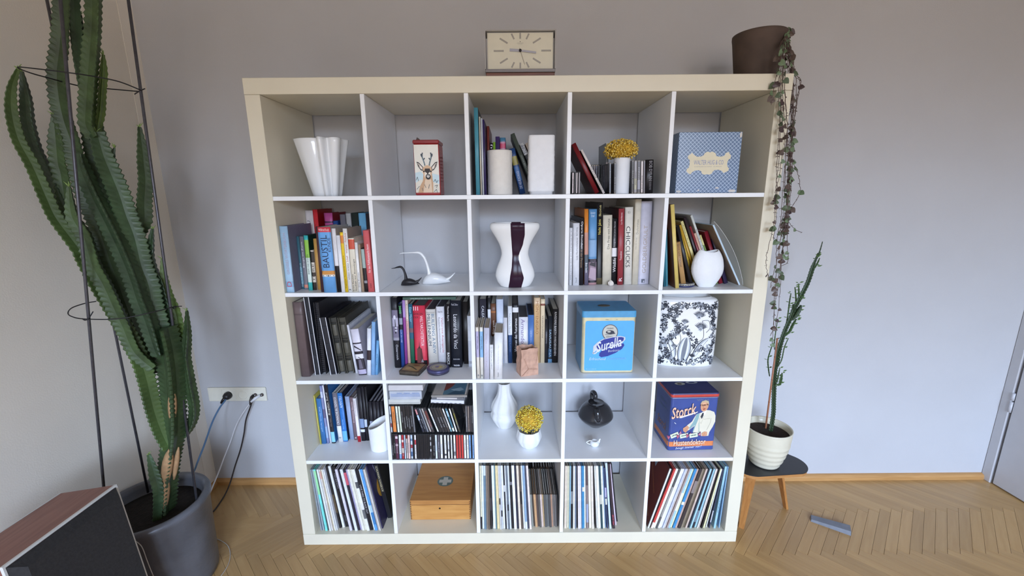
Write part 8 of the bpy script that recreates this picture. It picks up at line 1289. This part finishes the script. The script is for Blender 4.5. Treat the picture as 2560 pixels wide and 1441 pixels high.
# r3c3 paper bag vase
v = thing('paper_bag_vase', 'brown crumpled paper bag shaped vase before the back row of books', 'vase', (.933, .021, Z0[2]), (0, 0, .33))
rr_ = random.Random(5); W_, DP, HB = .073, .056, .112
def bagring(z, q, amp):
    out = []; f = z/HB
    for s in range(4):
        for i in range(6):
            t = i/6; x, y = [(t*W_, 0), (W_, t*DP), (W_-t*W_, DP), (0, DP-t*DP)][s]
            fold_ = -.006*math.sin(PI*t)*f if s in (1, 3) else .002*math.sin(2*PI*t)*f
            if s == 1: x += fold_
            if s == 3: x -= fold_
            if s in (0, 2): y += fold_*(1 if s == 0 else -1)
            cx_, cy_ = W_/2, DP/2; out.append((cx_+(x-cx_)*q+rr_.uniform(-amp, amp), cy_+(y-cy_)*q+rr_.uniform(-amp, amp), z+(rr_.uniform(-amp, amp)*1.6 if f > .1 else 0)))
    return out
rr = [bagring(0, 1.0, 0), bagring(.012, 1.02, .0007), bagring(.028, 1.0, .0014), bagring(.048, .99, .0017), bagring(.068, .97, .0016), bagring(.088, .955, .0016), bagring(.104, .95, .0015), bagring(.112, .95, .0018)]
top = rr[-1]; rr.append([((x-W_/2)*.95+W_/2, (y-DP/2)*.94+DP/2, z-.001) for x, y, z in top]); rr.append([((x-W_/2)*.92+W_/2, (y-DP/2)*.92+DP/2, .02) for x, y, z in top])
MB().loft(rr, 0, False).build('body', M('c9a08a', .65, .14, 50, .4, bscale=80), v)
A = Art(lambda px, py, k: (px, -.0022, py)); A.polys('8f5f45', stroke([(.004, .004), (.030, .030), (.070, .024)], .0012)+stroke([(.030, .030), (.012, .075)], .0008)+stroke([(.062, .05), (.070, .10)], .0008)); A.build('fold_line', v)
# r4c1 slanted cup
v = thing('slanted_cup', 'white oval cup with a slanting rim standing before the black folders', 'cup', (.3315, .084, Z0[3]))
def cup(z, q, inn=0):
    out = []
    for j in range(56):
        t = 2*PI*j/56; a, b_ = .0435*q-inn, .036*q-inn; x, y = a*math.cos(t), b_*math.sin(t); top_ = .124+.021*math.cos(t)+.006*math.sin(t)
        out.append((x, y, z*top_))
    return out
MB().loft([cup(0, .86), cup(.02, .88), cup(.06, .90), cup(.3, .94), cup(.6, .97), cup(.97, 1.0), cup(1.0, .99), cup(1.0, .99, .002), cup(.97, .97, .003), cup(.5, .93, .003), cup(.12, .88, .004)]).build('body', BISC2, v)
# r4c2 boxes and cases stacked over the discs
CLR = M('c3c7cc', .12, .05, 40, coat=.4)
zt = Z0[3]+.2465
v = thing('plastic_box', 'cloudy white plastic disc box, lowest of the stack on the upper CD row', 'box', (.4065, .004, zt)); MB().cbox(0, .127, 0, .13, 0, .0215, .002).build('case', M('c9cbc8', .25, .06, 30, coat=.3), v); MB().box(.004, .123, -.0004, 0, .006, .0075).build('lid_seam', M('8d908e', .4), v)
v = thing('disc_spindle_box', 'clear plastic box with bluish discs inside, middle of the stack', 'box', (.412, .003, zt+.0217)); MB().cbox(0, .128, 0, .13, 0, .036, .002).build('case', M('b8bec9', .15, .1, 25, coat=.5), v)
m_ = MB()
for i in range(6): m_.box(.006, .122, -.0006, 0, .012+.0024*i, .0132+.0024*i)
m_.box(.03, .05, -.0008, 0, .024, .029).box(.058, .082, -.0008, 0, .024, .029).box(.09, .118, -.0008, 0, .024, .029); m_.build('disc_edges', M('8f9ebf', .3, .1), v)
v = thing('paper_stack_box', 'flat whitish box on top of the clear disc box', 'box', (.410, .005, zt+.0579)); MB().cbox(0, .136, 0, .15, 0, .0235, .001).build('body', M('c9c6c8', .5, .04), v); MB().box(-.0008, .1368, -.0006, .15, .0, .0016).build('rim', M('6a6664', .5), v)
g = 'CD cases lying on the upper CD row'
v = thing('cd_case', 'white CD case lying tilted at the bottom of the flat pile', 'CD', (.574, .004, zt+.0052), (0, .045, 0), g); MB().cbox(0, .132, 0, .128, .0, .0145, .001).build('case', M('dcdfe8', .25, .04, coat=.3), v); m_ = MB().box(.002, .13, -.0004, 0, .0, .0018)
for i in range(7): m_.box(.004+.018*i, .013+.018*i, -.0006, 0, .0021, .0036)
m_.build('case_edge', M('5a5c66', .3), v)
v = thing('cd_case', 'grey CD case with a white inlay in the middle of the flat pile', 'CD', (.578, .008, zt+.0198), (0, .03, 0), g); MB().cbox(0, .126, 0, .127, 0, .0095, .001).build('case', M('6d6f75', .2, .1, coat=.3), v); MB().box(.02, .10, -.0005, 0, .002, .0075).build('inlay', M('c9c3c2', .5), v)
v = thing('cd_case', 'CD case with blue and red picture lid on top of the flat pile', 'CD', (.577, .002, zt+.0297), (0, .0, 0), g); MB().cbox(0, .142, 0, .124, 0, .0092, .001).build('case', M('8f8c88', .18, .08, coat=.4), v)
A = Art(lambda px, py, k: (px, py, .0093+.0001*k)); A.poly('bdb6b0', rrect(.004, .138, .004, .12, .001)).poly('5f8396', rrect(.045, .132, .006, .118, .001)).poly('8a4a40', [(.045, .118), (.085, .118), (.075, .08), (.058, .05), (.045, .04)]).poly('9fb8c4', [(.07, .05), (.11, .07), (.125, .05), (.1, .03)]).poly('3c5a70', [(.06, .006), (.132, .006), (.132, .03), (.09, .04)]).poly('ddd6ce', [(.132, .006), (.138, .006), (.138, .118), (.132, .118)]); A.build('cover_print', v)
# r4c3 ribbed vase and cup of flowers
def rib(n, amp): return lambda t, z: 1+amp*(abs(math.cos(n*t/2))-.5)
v = thing('ribbed_vase', 'white matt ribbed bottle vase at the back of its cell', 'vase', (.860, .262, Z0[3]))
prof = [(.033, 0), (.036, .003), (.048, .022), (.060, .045), (.0625, .056), (.0612, .068), (.0575, .076), (.058, .084), (.0600, .094), (.0585, .108), (.052, .124), (.042, .142), (.034, .158), (.0295, .176), (.0275, .196), (.0275, .212), (.0295, .217), (.0275, .2175), (.0245, .21), (.0225, .18), (0, .17)]
MB().lathe([(q.x, q.z) for q in curve_pts([(r, 0, z) for r, z in prof], 3)], 90, mod=lambda t, z: 1+.055*(abs(math.cos(5*t))-.5), cap1=False).build('body', BISC, v)
v = thing('flower_cup', 'small white ribbed cup holding a ball of yellow flowers', 'cup', (.967, .095, Z0[3]))
prof = [(.025, 0), (.028, .002), (.041, .016), (.0495, .034), (.0525, .046), (.051, .06), (.048, .072), (.047, .080), (.0445, .081), (.044, .07), (.043, .03), (0, .02)]
MB().lathe([(q.x, q.z) for q in curve_pts([(r, 0, z) for r, z in prof], 3)], 90, mod=lambda t, z: 1+.05*(abs(math.cos(5*t))-.5), cap1=False).build('body', BISC2, v)
flowers('round ball of dried yellow flowers in the small ribbed cup', (.969, .095, Z0[3]+.128), .056, .053, .8, 760, [('f6de52', .5), ('ebca44', .28), ('faea88', .2), ('5a3a2a', .02)], 8, 'bunches of dried yellow flowers')
# r4c4 teapots
v = thing('black_teapot', 'black matt dome shaped teapot with upright loop handle', 'teapot', (1.284, .262, Z0[3]), (0, 0, .25))
BK = M('242326', .22, .12, 12, coat=.35)
prof = [(.030, 0), (.032, .002), (.050, .016), (.070, .034), (.0785, .046), (.0805, .053), (.079, .062), (.074, .075), (.064, .092), (.052, .104), (.042, .110), (.0375, .1115)]
MB().lathe([(q.x, q.z) for q in curve_pts([(r, 0, z) for r, z in prof], 4)], 64).build('body', BK, v)
MB().lathe([(.0375, .111), (.0385, .115), (.037, .117), (.034, .1155), (.010, .1150), (.006, .1175), (0, .118)], 40, cap1=False).build('lid', BK, v)
MB().tube(curve_pts([(0, .040, .108), (.0, .046, .135), (.0, .038, .150), (.0, .020, .154), (.0, .008, .146), (.0, .006, .134)], 6), .0085, 12, flat=1.15).build('handle', BK, v)
MB().tube([(-.018, -.062, .060), (-.021, -.066, .078), (-.022, -.062, .098), (-.020, -.055, .110)], [.016, .0145, .0135, .0125], 16).build('spout', BK, v)
MB().lathe([(.0085, 0), (0, .0004)], 14, cap1=False).build('spout_opening', M('08080a', .6), v, (-.0205, -.0565, .1108), (.35, 0, 0))
v = thing('tiny_teapot', 'tiny white teapot ornament with pointed handle before the black teapot', 'teapot', (1.2475, .090, Z0[3]))
MB().lathe([(.008, 0), (.012, .001), (.0185, .008), (.0200, .014), (.018, .021), (.0135, .026), (.012, .027), (.0105, .026), (0, .024)], 32, cap1=False).build('body', PORC, v)
MB().tube(curve_pts([(-.010, 0, .025), (-.022, 0, .026), (-.034, 0, .019), (-.0245, 0, .011), (-.0165, 0, .008)], 5), .0019, 8).build('handle', PORC, v)
MB().tube([(.014, 0, .014), (.019, 0, .023), (.021, 0, .031), (.025, 0, .035)], [.0065, .0042, .003, .0026], 10).build('spout', PORC, v)
# r4c5 blue cough sweets tin
NAVY = M('3f5190', .35, .12, 12, coat=.2)
v = tin('cough_sweets_tin', 'dark blue tin showing a man in a white coat and an orange band', (1.5475, .052, Z0[3]), .196, .165, .240, .020, NAVY, M('31386a', .35, .12, 14, coat=.2), .03)
l = MB(); R_ = lambda e, z: [(x, y, z) for x, y in rrect(-e, .196+e, -e, .165+e, .011)]
l.loft([R_(.0026, .2445), R_(.0028, .2465), R_(.0028, .2535), R_(.0024, .2555)], 0, False, False, False).build('red_rim', M('c8473c', .35, .08, coat=.3), v)
l = MB(); l.loft([R_(.0024, .2398), R_(.0030, .2408), R_(.0024, .2420)], 0, False, False, False).build('silver_seam', M('b9bcc2', .3, .1, metal=.6), v)
l = MB(); l.loft([R_(.0003, .0195), R_(.0003, .0415)], 0, False, False, False).build('orange_band', M('dd8450', .4, .08), v)
A = Art(lambda px, py, k: ((px-345)/(1160-345)*.196, -.0005-.00010*k, (1192-py)/(1192-290)*.240))
CT, SH_, SK = 'e3dcc6', '8fb0b0', 'd59c78'
A.poly(CT, [(800, 565), (870, 545), (960, 500), (1020, 505), (1100, 535), (1130, 600), (1135, 700), (1100, 790), (1050, 880), (1040, 945), (900, 945), (850, 885), (760, 880), (790, 760), (700, 830), (660, 850), (620, 780), (730, 690), (770, 610)])
A.poly(SH_, [(800, 565), (850, 550), (840, 640), (800, 760), (770, 870), (755, 860), (785, 750), (700, 825), (690, 800), (750, 700)]).poly('b9c4b4', [(860, 700), (880, 880), (855, 885), (845, 720)]).line('b3ab94', [(1060, 640), (1050, 720), (1000, 840)], 6).line('b3ab94', [(930, 655), (1040, 640)], 4).line('c2baa4', [(870, 600), (850, 680), (890, 730), (960, 520)], 5)
A.poly('f0ece2', [(880, 550), (905, 520), (970, 500), (955, 560), (900, 640), (885, 600)]).poly('2f343e', [(892, 552), (918, 540), (920, 590), (895, 650), (872, 610)])
A.poly(SK, [(852, 385), (875, 355), (930, 340), (980, 350), (992, 400), (988, 450), (965, 500), (915, 525), (880, 510), (858, 470)]).poly('c3b08e', [(848, 395), (868, 350), (930, 332), (985, 348), (998, 405), (985, 430), (978, 385), (930, 362), (880, 368), (860, 400)]).poly('e3b491', [(880, 380), (930, 372), (955, 395), (890, 402)])
A.polys('5a2f28', stroke([(845, 415), (900, 418)], 22)+stroke([(915, 415), (985, 405)], 24)+stroke([(900, 414), (915, 414)], 8)).polys('b98a6a', [ell(870, 418, 18, 9, 10), ell(950, 412, 22, 10, 10)]).poly('a5483a', [(890, 475), (945, 465), (930, 490), (905, 494)]).line('b0745a', [(908, 425), (900, 455), (918, 458)], 5)
A.poly(SK, [(580, 800), (650, 755), (690, 790), (660, 850), (630, 880), (590, 850)]).line('a86a4c', [(620, 800), (610, 860)], 4).line('a86a4c', [(645, 800), (635, 860)], 4).poly(SK, [(915, 895), (960, 865), (1005, 870), (1015, 930), (985, 945), (925, 942)]).line('a86a4c', [(960, 890), (955, 940)], 4)
for (x, y, r) in ((440, 915, -.35), (605, 925, -.15), (770, 920, -.12)):
    c_, s_ = math.cos(r), math.sin(r); T = lambda L: [(x+a*c_-b_*s_, y+a*s_+b_*c_) for a, b_ in L]
    A.poly('8a3a5c', T([(-70, -10), (-130, -50), (-120, 40)])).poly('b9657a', T([(-75, 0), (-125, -20), (-118, 30)])).poly('6a3a70', T([(70, 10), (125, -50), (130, 40)])).poly('c98a98', T([(75, 5), (120, -25), (122, 20)])).poly('dfe0c6', T([(-72, -34), (70, -38), (74, 34), (-68, 38)])).poly('7f9a86', T([(-50, -8), (50, -12), (50, 6), (-50, 10)])).poly('3a4048', ell(x-20, y, 9, 7, 8)).poly('3a4048', ell(x+22, y-2, 9, 7, 8))
A.text('5a3a3a', 'Storck', 566, 508, 440, 190, .20, .40, .03).text('eec3a8', 'Storck', 562, 502, 440, 190, .20, .40, .014).poly('e8ddd6', [(480, 610), (560, 580), (700, 545), (810, 510), (800, 530), (690, 570), (520, 620)]).text('f2dcc2', 'Hustendoktor', 712, 1038, 560, 92, .03, 0, .006).text('e3e4ee', 'beugt immer vor!', 700, 1128, 460, 50, .06, .35).line('e6e6ea', [(415, 690), (445, 715)], 8)
A.build('front_print', v)
A = Art(lambda px, py, k: (-.0006-.0001*k, px, py)); A.text('4f6a86', 'bewährt bei', .09, .175, .07, .016).text('4f6a86', 'Husten und Heiserkeit', .09, .15, .09, .016).text('8a6a4a', 'Storck', .08, -.105, .09, .03)
A = Art(lambda px, py, k: (-.0006-.0001*k, .165-px, .24-py)); A.text('5f7a94', 'bewährt bei', .085, .045, .07, .014).text('5f7a94', 'Husten und', .085, .07, .08, .014).text('a9784e', 'Storck', .085, .15, .10, .04, 0, .3); A.build('side_print', v)
A = Art(lambda px, py, k: (px, py, .2602+.0001*k)); A.poly('b9b7a8', ell(.07, .09, .022, .014, 16)).poly('6a5a4a', ell(.068, .088, .010, .008, 12)).poly('b3b6b8', ell(.125, .10, .026, .012, 16)).poly('31386a', ell(.125, .10, .014, .006, 12)).text('c9cbd2', 'Storck', .10, -.06, .05, .014); A.build('lid_print', v)
# r5c2 wooden first aid box
PINE = wood('pine', 'b87d3c', 'd09a56', 'X', 7, .5, stretch=9)
v = thing('first_aid_box', 'varnished pine box with a white cross on its lid in the bottom row', 'box', (.4425, .079, Z0[4]), (0, 0, 0))
BW, BD, BH = .266, .27, .0985
MB().cbox(0, BW, 0, BD, 0, .0745, .0012).build('case', PINE, v); MB().cbox(-.0004, BW+.0004, -.0004, BD, .0762, BH, .0015).build('lid', wood('pine_lid', 'a87038', 'c48c4c', 'X', 6, .5, stretch=9), v)
MB().box(.003, BW-.003, .002, BD-.002, .0743, .0764).build('lid_gap', M('3a2414', .8), v)
m_ = MB()
for sx in (0, 1):
    for i in range(8): x0 = BW-.0055 if sx else 0; m_.box(x0, x0+.0055, -.0004, .001, .004+i*.009, .0082+i*.009)
    for i in range(2): x0 = BW-.0055 if sx else 0; m_.box(x0, x0+.0055, -.0008, .001, .079+i*.0095, .0832+i*.0095)
m_.build('finger_joint', M('5f3a1c', .6), v)
MB().lathe([(.0042, 0), (0, .0002)], 14, cap1=False).build('keyhole', M('241408', .7), v, (BW*.49, -.0003, .058), (PI/2, 0, 0))
A = Art(lambda px, py, k: (px, py, BH+.0002+.0001*k)); cx_, cy_ = .137, .128; A.poly('5f6a5e', ell(cx_, cy_, .0365, .0365, 36)); q = .0105; l_ = .028
A.poly('bcb4a2', [(cx_-q, cy_-l_), (cx_+q, cy_-l_), (cx_+q, cy_-q), (cx_+l_, cy_-q), (cx_+l_, cy_+q), (cx_+q, cy_+q), (cx_+q, cy_+l_), (cx_-q, cy_+l_), (cx_-q, cy_+q), (cx_-l_, cy_+q), (cx_-l_, cy_-q), (cx_-q, cy_-q)]); A.build('cross_emblem', v)
print('planks', n_planks, 'objects', len(bpy.data.objects))
